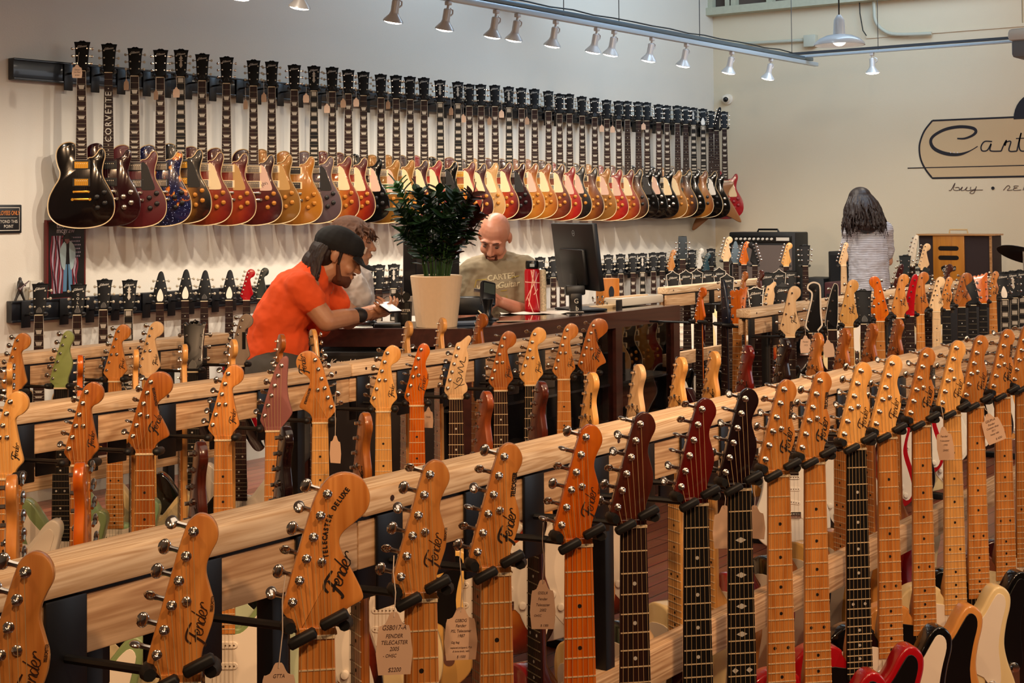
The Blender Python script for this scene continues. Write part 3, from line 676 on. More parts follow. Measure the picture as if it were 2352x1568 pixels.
def hanger_parts(par, base, P, ang, style='yoke', plate=True, zt=1.1, side=1, prongcol=None):
    """plate screwed to the rail at base, arm out to the neck at P, yoke with two padded prongs under the head"""
    o = V(par.location); phi = math.radians(ang+90)
    b = MB()
    if plate: b.box((base[0]-.029, base[1]-.003, zt-.175), (base[0]+.029, base[1]+.003, zt-.040), bev=.003)
    else: b.box((base[0]-.028, base[1]-.004*side, zt-.12), (base[0]+.028, base[1]+.003*side, zt+.02), bev=.003)
    fn = V((math.cos(math.radians(ang)), math.sin(math.radians(ang)), 0)); bk = P - fn*.034
    b.tube([(base[0], base[1], bk.z-.004), (base[0]*.3+bk.x*.7, base[1]*.3+bk.y*.7, bk.z-.001), bk + V((0, 0, -.002))], .0055, 8)
    h = ob('guitar_hanger', MB2(b, o), STEEL, par)
    def yk():
        b = MB()
        for s in (-1, 1):
            b.tube([(s*.006, .034, -.002), (s*.024, .033, 0), (s*.033, .022, .002), (s*.034, .0, .004), (s*.033, -.030, .008), (s*.032, -.036, .009)], [.008, .009, .0098, .0098, .009, .004], 9)
        b.box((-.012, .026, -.016), (.012, .042, .012), bev=.004); return b.mesh(smooth=60)
    def lk():
        b = MB()
        for s in (-1, 1):
            b.tube([(s*.006, .034, -.004), (s*.024, .033, -.003), (s*.033, .020, -.002), (s*.034, .0, 0), (s*.031, -.010, 0)], [.008, .009, .0095, .009, .007], 9)
            c = V((s*.0185+.001, -.016, s*.010-.001)); M = Matrix.Translation(c) @ Matrix.Rotation(-.44, 4, 'Y')
            b.plate([(-.0175, -.003), (-.015, -.006), (.015, -.006), (.0175, -.003), (.0175, .003), (.015, .006), (-.015, .006), (-.0175, .003)], -.006, .008, .003, M=M, seg=2)
        b.box((-.012, .026, -.018), (.012, .042, .010), bev=.004); return b.mesh(smooth=50)
    y = ob('padded_yoke', cached('lock', lk) if style == 'lock' else cached('yoke', yk), prongcol or RUBBER, h, P-o+V((0, 0, .004 if style != 'lock' else .016)), (0, 0, phi))
    return h
def MB2(b, o):
    b.v = [(x-o.x, y-o.y, z-o.z) for x, y, z in b.v]; return b.mesh(smooth=40)
# ------------------------------------------------------------------ the wooden floor racks
ASH = wood('ash_rail', 'BE966A', 'F4DCBA', axis='x', scale=42, rough=.55, coat=0, cont=.8, stretch=.05, sat=.05)
ASHD = wood('ash_board', 'A67A50', 'E0BD94', axis='x', scale=34, rough=.6, coat=0, cont=.85, stretch=.05, sat=.05)
HOLE = mat('bolt_hole', '3A1E10', .6)
def rack(label, x0, x1, Y, zt, cuts=(), posts=(), low=.68, ends=(1, 1)):
    r = empty('guitar_rack', (x0, Y, 0), label=label, cat='rack')
    o = V((x0, Y, 0)); xs = [x0]+list(cuts)+[x1]
    for a, c in zip(xs, xs[1:]):
        b = MB(); b.box((a+.0008, Y-.036, zt-.038), (c-.0008, Y+.036, zt), 0, bev=.006)
        x = a+.06
        while x < c:
            b.lathe([(.0045, 0), (.0045, .0012)], 8, 1, M=Matrix.Translation((x, Y-.0355, zt-.019)) @ Matrix.Rotation(PI/2, 4, 'X')); x += .62
        ob('top_rail', MB2(b, o), [ASH, HOLE], r)
        for s in (-1, 1):
            ob('face_board', MB2(MB().box((a+.001, Y+s*.010, zt-.112), (c-.001, Y+s*.024, zt-.044), bev=.002), o), ASHD, r)
    ob('spacer_strip', MB2(MB().box((x0+.01, Y-.022, zt-.05), (x1-.01, Y+.022, zt-.036)), o), STEEL, r)
    ob('lower_board', MB2(MB().box((x0+.02, Y-.019, low-.07), (x1-.02, Y+.019, low), bev=.003), o), ASHD, r)
    for px in posts:
        ob('post', MB2(MB().box((px-.015, Y-.015, 0), (px+.015, Y+.015, zt-.06), bev=.002), o), STEEL, r)
        ob('foot', MB2(MB().box((px-.02, Y-.30, 0), (px+.02, Y+.30, .03), bev=.003), o), STEEL, r)
    return r
YA, YC = 1.20, 2.68              # neck lines of the two nearer rows
RA = rack('nearest long wooden rack of maple-headed guitars, across the foreground', .35, 6.3, 1.42, 1.105, (1.56,), (.55, 1.11, 1.415, 2.24, 3.86, 5.6), .68)
RC = rack('second wooden rack from the camera, in front of the display counter', 1.2, 4.42, 2.91, 1.055, (3.19,), (2.05, 3.0, 4.2), .68)
RC2 = rack('wooden rack section holding basses, its sawn end facing the counter', 5.78, 9.8, 2.93, 1.055, (), (6.0, 7.4, 8.8), .68)
RE = rack('wooden rack at the left, running back towards the man in orange', 2.0, 3.76, 4.02, 1.055, (), (2.2, 3.5), .68)
RE2 = rack('short wooden rack behind the counter end, ringed by bound black headstocks', 7.15, 8.75, 4.12, 1.055, (), (7.3, 8.5), .68)
TELEC = {'black': mat('black_lacquer', '060607', .12, coat=.8), 'red': mat('candy_red', 'A60A16', .2, coat=.8), 'cream': mat('cream_lacquer', 'E6CE98', .3, coat=.5), 'nat': wood('natural_ash', 'C77A32', 'E0A055', scale=9, cont=.6, coat=.6, rough=.25),
         'brown': mat('brown_sparkle', '6A3A26', .3, coat=.5, var=.4, vscale=400), 'green': mat('british_green', '0E4A3C', .2, coat=.7), 'mint': mat('surf_green', '8FB083', .3, coat=.5), 'sage': mat('sage_green', '7E9160', .3, coat=.5),
         'white': mat('white_lacquer', 'E4DAC8', .25, coat=.5), 'wine': mat('wine_lacquer', '3A0A0C', .2, coat=.7), 'sun': burst('tele_sunburst', 'C9782A', '8A2A10', '140806', .15, -.6), 'pinkish': mat('shell_pink', 'D8A08A', .3, coat=.5), 'butter': mat('butterscotch', 'E0B060', .25, coat=.6)}
TORT = mat('tortoise', '4A100C', .3, var=.7, vscale=60); MINTG = mat('mint_guard', 'CFD8B4', .4); PEARLG = mat('pearl_guard', 'CDBB93', .3, var=.35, vscale=60)

# front side of the nearest rack: (x of nut, head, head wood, board, inlay, body, guard, sub lettering, description)
ROWA = [
 (22, 1700, 'tele', MAPLE, MAPLE, 'dot', 'nat', WHITE, 'small', 'amber headstock cropped by the bottom left corner of the picture'),
 (415, 1530, 'tele', MAPLE, MAPLE, 'dot', 'green', WHITE, 'small', 'amber headstock with outlined script logo, before the first joint in the rail'),
 (728, 1427, 'big', MAPLE, MAPLE, 'dot', 'sun', WHITE, 'TELECASTER DELUXE', 'large rounded headstock lettered TELECASTER DELUXE'),
 (967, 1354, 'tele', MAPLE, MAPLE, 'dot', 'nat', WHITE, 'small', 'amber headstock with outlined script logo, just right of the largest headstock'),
 (1140, 1292, 'tele', MAPLE, MAPLE, 'dot', 'sun', WHITE, 'TELECASTER', 'brown amber headstock, third to the right after the largest one'),
 (1330, 1240, 'tele', MAPLEO, MAPLEO, 'dot', 'red', WHITE, 'small', 'bright orange headstock and orange neck'),
 (1456, 1185, 'tele', MAHOG, ROSE, 'dot', 'sun', WHITE, None, 'plain reddish brown headstock and brown rosewood neck'),
 (1600, 1163, 'tele', MAHOR, EBON, 'dot', 'cream', WHITE, None, 'deep red headstock above a black fretboard'),
 (1700, 1117, 'tele', PLUM, EBON, 'diamond', 'black', BLACK, None, 'near black headstock and diamond inlays'),
 (1790, 1078, 'tele', MAPLE, MAPLE, 'dot', 'sun', WHITE, 'TELECASTER', 'amber lettered headstock, next after the near black one'),
 (1873, 1050, 'tele', MAPLE, MAPLE, 'dot', 'red', BLACK, 'TELECASTER', 'amber lettered headstock, second after the near black one'),
 (1968, 1022, 'tele', MAPLEL, EBON, 'dot', 'red', BLACK, 'small', 'light headstock, black fretboard and red cutaway horn'),
 (2040, 998, 'tele', MAPLEL, MAPLE, 'dot', 'black', WHITE, 'small', 'maple neck over a black body with white pickguard'),
 (2118, 975, 'tele', MAPLE, MAPLE, 'dot', 'nat', BLACK, 'TELECASTER', 'maple neck over a natural body with black pickguard'),
 (2189, 944, 'tele', MAPLEL, MAPLEL, 'dot', 'cream', WHITE, 'small', 'light maple neck over a cream body with white pickguard'),
 (2243, 934, 'tele', MAPLE, MAPLE, 'dot', 'black', BLACK, 'small', 'maple neck over an all black body'),
 (2305, 918, 'tele', MAPLE, MAPLE, 'dot', 'brown', PEARLG, 'TELECASTER', 'maple neck over a brown body with pearl pickguard'),
 (2352, 905, 'tele', MAPLE, MAPLE, 'dot', 'wine', WHITE, 'small', 'headstock cut by the right edge of the picture'),
]
APOS = []
for i, (px, py, hd, hm, bm, inl, bc, gd, sub, ds) in enumerate(ROWA):
    P = onY(px, py, YA); P.z = 1.0 + (0 if i else 0)
    APOS.append(P)
    guitar(P, 223 if i < 2 else 226, 'tele', hd, hm, bm, TELEC[bc], gd, inl, sub=sub, label='front rack guitar, ' + ds,
           logo='Fender' if i not in (6, 7, 8) else None, lm=INKD if sub != 'small' else DKINK, group='guitars on the front of the nearest rack')
    hanger_parts(RA, (P.x, 1.392), P, 226, 'lock' if i else 'lock', zt=1.105)

def frontrow(rows, Y, zn, R, Yb, zt, ang, grp, rowname, det=2):
    for i, (px, py, hd, hm, bm, bc, gd, kw, ds) in enumerate(rows):
        P = onY(px, py, Y); P.z = zn + kw.pop('dz', 0)
        a = kw.pop('ang', ang)
        guitar(P, a, kw.pop('body', 'strat'), hd, hm, bm, TELEC.get(bc, bc), gd, label=f'{ds}, {rowname}', group=grp, det=kw.pop('det', det), **kw)
        hanger_parts(R, (P.x, Yb), P, a, zt=zt, side=1)
SC = dict(sub='STRATOCASTER')
frontrow([
 (8, 1145, 'strat', MAPLEL, MAPLE, 'sage', WHITE, {}, 'guitar cut by the left edge of the picture'),
 (184, 1063, 'strat', MAPLED, MAPLED, 'sage', WHITE, {}, 'guitar with plain brown maple headstock and ball-shaped tip'),
 (332, 1037, 'big', MAPLED, MAPLED, 'black', PEARLG, SC, 'guitar with large brown headstock lettered STRATOCASTER'),
 (512, 1010, 'strat', MAPLE, MAPLE, 'sage', WHITE, {}, 'guitar with amber maple neck and small ball-tipped headstock'),
 (628, 980, 'jackson', mat('dusty_rose', '8A5450', .5, var=.1), MAPLE, 'black', MINTG, dict(logo=None, neckm=MAPLEL), 'guitar with pointed dusty rose headstock'),
 (735, 957, 'big', MAPLE, MAPLEL, 'sun', WHITE, dict(flip=True, sub='STRATOCASTER'), 'guitar with reversed large headstock, pegs on its right'),
 (880, 937, 'strat', MAPLEL, MAPLEL, 'cream', WHITE, {}, 'guitar with light maple neck, before the pale plant pot'),
 (957, 932, 'tele', MAPLEO, MAPLEO, 'butter', BLACK, dict(body='tele', sub='small'), 'guitar with bright orange headstock and neck'),
 (1047, 905, 'joe', MAPLEP, ROSE, 'black', WHITE, dict(logo='sig'), 'guitar with pale headstock signed in black script'),
 (1150, 885, 'strat', MAPLED, ROSE, 'sun', WHITE, {}, 'guitar with tan headstock, first right of the signed one'),
 (1220, 875, 'strat', MAPLEL, EBON, 'white', WHITE, {}, 'guitar with light headstock and dark fretboard'),
 (1295, 862, 'strat', MAPLE, MAPLE, 'nat', WHITE, {}, 'guitar with amber headstock and long maple neck by the rail end'),
 (1355, 852, 'big', MAPLED, ROSE, 'sun', WHITE, SC, 'guitar with large figured headstock beyond the rail end'),
], YC, .94, RC, 2.883, 1.055, 217, 'guitars on the front of the second rack', 'on the second rack')

# the far sides: heads seen obliquely
def backrow(rows, Y, zn, R, Yb, zt, ang, grp, rowname):
    for (px, py, hd, hm, bm, bc, kw, ds) in rows:
        P = onY(px, py, Y); P.z = zn + kw.pop('dz', 0); a = kw.pop('ang', ang)
        guitar(P, a, kw.pop('body', 'tele'), hd, hm, bm, TELEC.get(bc, bc), WHITE, label=f'{ds}, {rowname}', group=grp, det=kw.pop('det', 1), **kw)
        hanger_parts(R, (P.x-.03, Yb), P, a, zt=zt, side=-1)
backrow([
 (8, 1400, 'tele', MAPLE, MAPLE, 'mint', dict(ang=140), 'guitar peeping in at the left edge'),
 (170, 1330, 'tele', MAPLEO, MAPLE, 'mint', dict(ang=132), 'narrow edge-on orange headstock'),
 (435, 1240, 'tele', MAHOG, ROSE, 'black', {}, 'dark brown headstock with pale right edge'),
 (632, 1190, 'tele', PLUM, EBON, 'black', {}, 'black headstock in front of the dusty rose one'),
 (815, 1150, 'tele', MAPLED, MAPLED, 'red', {}, 'shiny brown headstock before the light maple neck'),
 (1095, 1100, 'tele', FLAME, FLAME, 'wine', dict(logo=None), 'striped roasted maple headstock'),
 (1222, 1062, 'tele', MAHOG, ROSE, 'red', dict(logo=None), 'plain reddish headstock right of the striped one'),
 (1340, 1032, 'tele', MAPLEL, MAPLEL, 'butter', dict(sub='TELECASTER'), 'light headstock lettered TELECASTER'),
 (1448, 995, 'tele', MAPLEP, MAPLEP, 'black', {}, 'pale headstock, first after the TELECASTER one'),
 (1545, 975, 'tele', MAPLEL, MAPLEL, 'cream', {}, 'pale headstock, second after the TELECASTER one'),
 (1622, 955, 'tele', MAPLEL, MAPLEL, 'nat', {}, 'pale headstock, third after the TELECASTER one'),
 (1700, 935, 'tele', MAHOR, ROSE, 'red', {}, 'small red-brown headstock'),
 (1786, 915, 'tele', PLUM, ROSE, 'black', dict(neckm=MAPLED), 'black-faced headstock with brown edge'),
 (1862, 900, 'tele', MAPLE, MAPLE, 'butter', {}, 'amber headstock, second last but two towards the far wall'),
 (1925, 880, 'tele', MAPLED, MAPLE, 'nat', {}, 'brown amber headstock, third from the far end'),
 (1988, 868, 'tele', MAPLED, MAPLE, 'red', {}, 'brown amber headstock, second from the far end'),
 (2048, 850, 'tele', MAPLED, MAPLE, 'cream', {}, 'brown amber headstock, last at the far end'),
], 1.66, .985, RA, 1.448, 1.105, 153, 'guitars on the back of the nearest rack', 'back side of the nearest rack')
backrow([
 (10, 955, 'strat', MAPLEL, MAPLE, 'white', dict(ang=145), 'guitar with light headstock at the left edge'),
 (172, 935, 'strat', MAPLEO, MAPLE, 'red', dict(ang=145), 'guitar with orange-edged headstock beside the sage green one'),
 (300, 910, 'strat', MAPLEL, MAPLE, 'sun', dict(ang=145), 'guitar with light edge-on headstock'),
 (412, 895, 'strat', MAPLEL, MAPLE, 'cream', dict(ang=145), 'guitar with thin light headstock by the black crown-shaped one'),
 (522, 885, 'strat', MAPLEL, MAPLE, 'cream', {}, 'guitar with light headstock before the grey one'),
 (632, 872, 'strat', MAPLED, MAPLE, 'sun', dict(logo=None), 'guitar with brown headstock against the orange shirt'),
 (718, 855, 'strat', MAPLEL, MAPLE, 'sun', dict(flip=True), 'guitar with pegs on its right by the amplifier'),
 (925, 838, 'strat', MAPLEL, MAPLE, 'sun', {}, 'guitar with thin light headstock left of the plant pot'),
 (1003, 828, 'strat', MAPLEL, MAPLE, 'sun', {}, 'guitar with thin light headstock below the plant pot'),
 (1092, 815, 'strat', MAPLED, MAPLE, 'sun', dict(logo=None, ang=170), 'guitar with tan headstock right of the plant pot'),
], 3.14, .95, RC, 2.937, 1.055, 153, 'guitars on the back of the second rack', 'back side of the second rack')

SAGEH = mat('sage_headstock', '8A9A5C', .4, coat=.3, var=.15, vscale=40)
frontrow([
 (30, 899, 'strat', MAPLE, MAPLE, 'white', WHITE, dict(logo='x'), 'guitar with orange maple headstock and round tip'),
 (139, 878, 'tele', SAGEH, EBON, 'sage', WHITE, dict(logo=None, neckm=MAPLEL), 'guitar with sage green headstock'),
 (263, 866, 'strat', MAPLE, MAPLE, 'mint', WHITE, {}, 'guitar with amber headstock right of the sage green one'),
 (340, 855, 'strat', MAPLEP, MAPLEL, 'cream', PEARLG, {}, 'guitar with tan headstock beside the black crown-shaped one'),
 (441, 843, 'crown', mat('crown_black', '08080B', .3, coat=.4), EBON, 'black', None, dict(logo=None, facem='bell'), 'guitar with black crown-topped headstock'),
 (548, 822, 'strat', mat('taupe_headstock', '8A7868', .5), ROSE, 'white', WHITE, dict(logo=None), 'guitar with taupe headstock against the orange shirt'),
], 3.80, .955, RE, 3.993, 1.055, 216, 'guitars on the front of the left rear rack', 'left rear rack', det=1)
ob('headstock_slot_inlay', MB().box((.012, .0036, .06), (.024, .0048, .12)).mesh(smooth=0), BLACK, [o for o in bpy.data.objects if o.get('label', '').find('taupe') >= 0][0].children[3])
# ------------------------------------------------------------------ the two rows on the left wall
YG = 6.30
def wall_rail(label, z0, z1, xa, xb):
    r = empty('wall_rail', (xa, YW, z0), label=label, cat='rail'); o = V(r.location)
    ob('backing_board', MB2(MB().box((xa, YW-.045, z0), (xb, YW, z1), bev=.004), o), BOARDK, r)
    for a, c in ((z0, z0+.012), (z1-.012, z1)):
        ob('edge_moulding', MB2(MB().box((xa, YW-.052, a), (xb, YW-.04, c), bev=.002), o), BOARDK, r)
    return r
BOARDK = mat('black_stained_board', '0B0E14', .32, coat=.3, var=.3, vscale=12)
za = onY(32, 132, YW-.05); zb_ = onY(32, 182, YW-.05)
RU = wall_rail('long black hanging rail high on the left wall', zb_.z, za.z, za.x, 12.2)
zc_ = onY(28, 692, YW-.05); zd = onY(28, 742, YW-.05)
RL = wall_rail('long black hanging rail low on the left wall', zd.z, zc_.z, zc_.x, 12.2)

B = dict(
 black=mat('lp_black', '040404', .1, coat=.9), flameblk=mat('lp_black_flame', '0A0404', .12, coat=.9, var=.9, vscale=9), wine=mat('lp_wine', '240508', .12, coat=.9), cherry=mat('lp_cherry', '4D080E', .35, coat=.2),
 tobacco=burst('lp_tobacco', '8D5818', '301606', '050303', .14), cherryb=burst('lp_cherry_burst', '882E11', '66130C', '3E0809', .17), amberb=burst('lp_amber_burst', 'A85C18', '812A0E', '4B0C09', .17),
 gold=mat('lp_gold', '815419', .28, .35, coat=.6), wineb=burst('lp_wine_burst', '4D100C', '3E090B', '260407', .16), natural=mat('lp_natural', '985C18', .2, coat=.7, var=.15, vscale=20), mauve=mat('lp_mauve', '4E3C3E', .3, .2, coat=.6),
 redb=burst('lp_red_burst', 'A2390B', '771808', '3E0606', .16), redb2=burst('lp_bright_red_burst', 'AE4414', '93140C', '73090C', .16), creamgold=mat('lp_cream_gold', 'A77B46', .3, .1, coat=.5), honey=burst('lp_honey_burst', 'AD6E21', '955416', '733910', .17),
 tobr=burst('lp_brown_burst', '813B16', '592110', '341009', .16), goldb=mat('lp_dark_gold', '83541E', .25, .2, coat=.6), dkb=burst('lp_dark_burst', '4B1C0C', '230B06', '080404', .13), tob2=burst('lp_tobacco_wide', '935418', '59260C', '140804', .17),
 amberk=burst('lp_amber_black', '975916', '4B2309', '050303', .16), red=mat('lp_solid_red', '970916', .18, coat=.8), lemon=burst('lp_lemon_burst', 'A86E23', '8D5016', '59210C', .18))
def painted():
    m, t, b = nt('painted_night_sky'); tc = N(t, 'ShaderNodeTexCoord')
    n1 = N(t, 'ShaderNodeTexNoise', Scale=11.0, Detail=2.0, Distortion=1.2); vr = N(t, 'ShaderNodeTexVoronoi', Scale=90.0)
    t.links.new(tc.outputs['Object'], n1.inputs[0]); t.links.new(tc.outputs['Object'], vr.inputs['Vector'])
    cr = N(t, 'ShaderNodeValToRGB'); e = cr.color_ramp.elements; e[0].position = .3; e[0].color = (*hx('0C0E22'), 1); e[1].position = .72; e[1].color = (*hx('A8240E'), 1)
    for p_, c_ in ((.5, '15183A'), (.57, '2A1A2C'), (.62, 'C4621A'), (.66, 'D8A44A')): x = e.new(p_); x.color = (*hx(c_), 1)
    st = N(t, 'ShaderNodeMath', operation='LESS_THAN'); st.inputs[1].default_value = .16
    mx = N(t, 'ShaderNodeMix', data_type='RGBA'); mx.inputs['B'].default_value = (.45, .5, .7, 1)
    t.links.new(n1.outputs[0], cr.inputs[0]); t.links.new(vr.outputs['Distance'], st.inputs[0]); t.links.new(st.outputs[0], mx.inputs['Factor'])
    t.links.new(cr.outputs[0], mx.inputs['A']); t.links.new(mx.outputs['Result'], b.inputs['Base Color']); b.inputs['Roughness'].default_value = .15; b.inputs['Coat Weight'].default_value = .6
    return m
B['painted'] = painted()
PINK = mat('rosy_cream_plastic', 'C69C84', .35); TAN = mat('tan_plastic', 'AC7E40', .4)
G_, C_, K_ = 'hg', 'hc', 'hb'
# nut x, nut y, body, guard, inlay, face inlay, pickups, knobs, words
WROW = [
 (187, 163, 'flameblk', None, 'trap', None, G_, BLACK, 'black guitar with gold hardware and faint dark flames'),
 (249, 167, 'wine', None, None, None, K_, CHROME, 'dark wine red guitar with CORVETTE down its fretboard'),
 (309, 175, 'cherry', BLACK, 'trap', None, C_, BLACK, 'flat cherry red guitar with black pickguard and black knobs'),
 (368, 178, 'painted', None, 'trap', None, C_, BLACK, 'guitar painted with orange and red shapes on a dark blue starry ground'),
 (415, 177, 'tobacco', BLACK, 'block', 'split', G_, GOLDK, 'black-edged amber guitar with block inlays and gold pickups'),
 (464, 186, 'cherryb', CREAM, 'trap', 'bell', C_, GOLDK, 'cherry guitar with rosy cream pickguard'),
 (520, 192, 'cherryb', TAN, 'trap', 'bell', C_, GOLDK, 'cherry guitar with tan pickguard'),
 (582, 198, 'wineb', PINK, 'trap', None, C_, GOLDK, 'wine red guitar with autographed cream pickguard'),
 (624, 200, 'gold', TAN, 'trap', None, C_, GOLDK, 'dark gold guitar with tan pickguard'),
 (676, 207, 'natural', None, 'trap', None, K_, GOLDK, 'golden brown guitar with no pickguard and black pickups'),
 (721, 209, 'mauve', BLACK, 'block', 'split', C_, BLACK, 'greyish mauve guitar with black pickguard and black knobs'),
 (763, 211, 'amberb', CREAM, 'trap', 'bell', C_, GOLDK, 'amber burst guitar with cream pickguard'),
 (800, 216, 'redb', CREAM, 'trap', 'bell', C_, GOLDK, 'red burst guitar with cream pickguard'),
 (835, 220, 'black', PINK, 'trap', None, C_, BLACK, 'black guitar with rosy cream pickguard'),
 (875, 225, 'gold', PINK, 'trap', 'bell', 'hp', GOLDK, 'gold guitar with cream pickups and pickguard'),
 (910, 227, 'gold', CREAM, 'trap', None, 'hp', GOLDK, 'gold guitar with pale yellow pickguard'),
 (942, 229, 'wineb', CREAM, 'trap', None, C_, GOLDK, 'dark cherry guitar behind the tall green leaves'),
 (974, 231, 'redb2', CREAM, 'trap', 'bell', C_, GOLDK, 'red burst guitar half hidden by the plant'),
 (1011, 236, 'black', BLACK, 'block', 'split', C_, BLACK, 'black guitar with black pickguard and white binding'),
 (1052, 239, 'amberb', CREAM, 'block', 'split', G_, GOLDK, 'amber guitar with gold pickups behind the plant'),
 (1078, 244, 'wineb', CREAM, 'trap', None, C_, GOLDK, 'wine red guitar right of the plant'),
 (1105, 244, 'creamgold', CREAM, 'trap', None, C_, GOLDK, 'pale gold guitar above the bald head'),
 (1137, 245, 'redb', CREAM, 'trap', None, C_, GOLDK, 'orange red burst guitar beside the pale gold one'),
 (1169, 248, 'wine', BLACK, 'block', 'split', C_, BLACK, 'near black wine guitar with black pickguard'),
 (1198, 250, 'honey', PINK, 'trap', 'bell', C_, GOLDK, 'honey burst guitar with pale pickguard'),
 (1228, 252, 'honey', CREAM, 'trap', 'bell', C_, GOLDK, 'honey gold guitar with yellow cream pickguard'),
 (1260, 256, 'tobr', CREAM, 'trap', 'bell', C_, GOLDK, 'brown burst guitar with cream pickguard'),
 (1285, 262, 'redb2', PINK, 'trap', None, C_, GOLDK, 'bright red burst guitar, narrow view'),
 (1308, 262, 'dkb', PINK, 'trap', None, C_, GOLDK, 'very dark burst guitar with cream pickguard'),
 (1337, 267, 'tob2', None, 'trap', None, K_, GOLDK, 'tobacco burst guitar with no pickguard'),
 (1366, 270, 'goldb', PINK, 'trap', 'bell', G_, GOLDK, 'dull gold guitar with pale pickguard'),
 (1394, 274, 'redb2', PINK, 'trap', None, C_, GOLDK, 'bright red and orange burst guitar above the monitor'),
 (1421, 276, 'amberb', CREAM, 'trap', 'bell', C_, GOLDK, 'brown amber guitar with cream pickguard'),
 (1441, 276, 'amberk', None, 'dot', None, K_, BLACK, 'amber guitar with black edge and plain dark fretboard'),
 (1466, 277, 'black', BLACK, 'dot', None, K_, BLACK, 'all black guitar without bright parts'),
 (1486, 278, 'black', PINK, 'trap', None, C_, CHROME, 'black guitar with drop-shaped cream pickguard'),
 (1513, 282, 'black', CREAM, 'trap', None, C_, CHROME, 'black guitar with cream pickguard and chrome knobs'),
 (1532, 284, 'goldb', CREAM, 'trap', None, C_, GOLDK, 'brown gold guitar with cream pickguard'),
 (1556, 284, 'amberk', None, 'dot', None, K_, GOLDK, 'amber and black guitar without pickguard'),
 (1575, 286, 'black', None, 'dot', None, C_, CHROME, 'black guitar, fifth from the corner'),
 (1593, 288, 'lemon', None, 'block', 'split', C_, BLACK, 'lemon burst guitar near the corner'),
 (1615, 290, 'black', WHITE, 'block', 'bell_white', C_, BLACK, 'black guitar with bold white edge'),
 (1633, 295, 'black', None, 'dot', None, C_, CHROME, 'black guitar in front of the brown pointed one'),
]
VBLK = mat('head_black', '060506', .55, spec=.25)
PEGC = mat('peg_bone', 'B9AE98', .4)
for i, (px, py, bc, gd, inl, fm, pk, km, ds) in enumerate(WROW):
    P = onY(px, py, YG); t = i/42; a = 227-16*t
    pk_ = {'hp': 'hc'}.get(pk, pk)
    g = guitar(P, a, 'lp', 'gibson', VBLK, ROSE if inl != 'block' else EBON, B[bc], gd, inl or 'dot', imat=PEARL if inl != 'dot' else None, scale=.628, det=1, neckm=MAHOG,
           label=ds + ', top wall row', group='guitars on the top wall row', logo='Gibson', facem=fm, bind=(CREAM if bc not in ('wine', 'black') or fm else None) if bc != 'mauve' else CREAM,
           pk=pk_, hw=GOLD if pk == 'hg' else CHROME, knobm=km, H=.82, tun=PEGC if i % 3 else CHROME, ring=CREAM if gd in (CREAM, PINK, TAN) or pk == 'hb' and bc in ('natural', 'tob2') else BLACK)
    if i == 1:
        ob('fretboard_lettering', text_mesh('CORVETTE', .046, bold=.0002, ext=.0002, space=1.25), SILV, g, (.015, -.0012, .82-.37), (0, -PI/2, 0))
    if i == 7:
        ob('signature', cached('sig', lambda: MB().ribbon(spline([(0, 0), (.008, .02), (.012, .002), (.02, .022), (.024, 0), (.03, .012), (.036, 0), (.03, -.01)], 4, False), .0008, 0).mesh(smooth=0)), INKD, g, (.056, .0015, .82-.60), (0, -.9, 0))
    hanger_parts(RU, (P.x+.03, YW-.052), P, a, plate=False, zt=za.z-.03, side=1)
# the pair by the corner: a brown pointed body, and the bright red one against the back wall
P = onY(1646, 300, YG-.04)
guitar(P, 211, 'explorer', 'hockey', VBLK, ROSE, wood('korina', '7A4A22', '8E5A2C', scale=10, cont=.3), None, 'dot', label='brown pointed guitar whose tips show below the top wall row', group=None, logo=None, det=1, neckm=MAHOG, H=.9)
hanger_parts(RU, (P.x+.02, YW-.052), P, 211, plate=False, zt=za.z-.03)
P = onY(1664, 296, 6.22)
guitar(P, 214, 'lp', 'gibson', VBLK, ROSE, B['red'], CREAM, 'trap', imat=PEARL, scale=.628, det=1, neckm=MAHOG, label='solid red guitar with cream pickguard, last before the corner', logo='Gibson', pk='hc', knobm=mat('red_knob', '8A1420', .3), H=.82)
hanger_parts(RU, (P.x+.02, YW-.052), P, 214, plate=False, zt=za.z-.03)

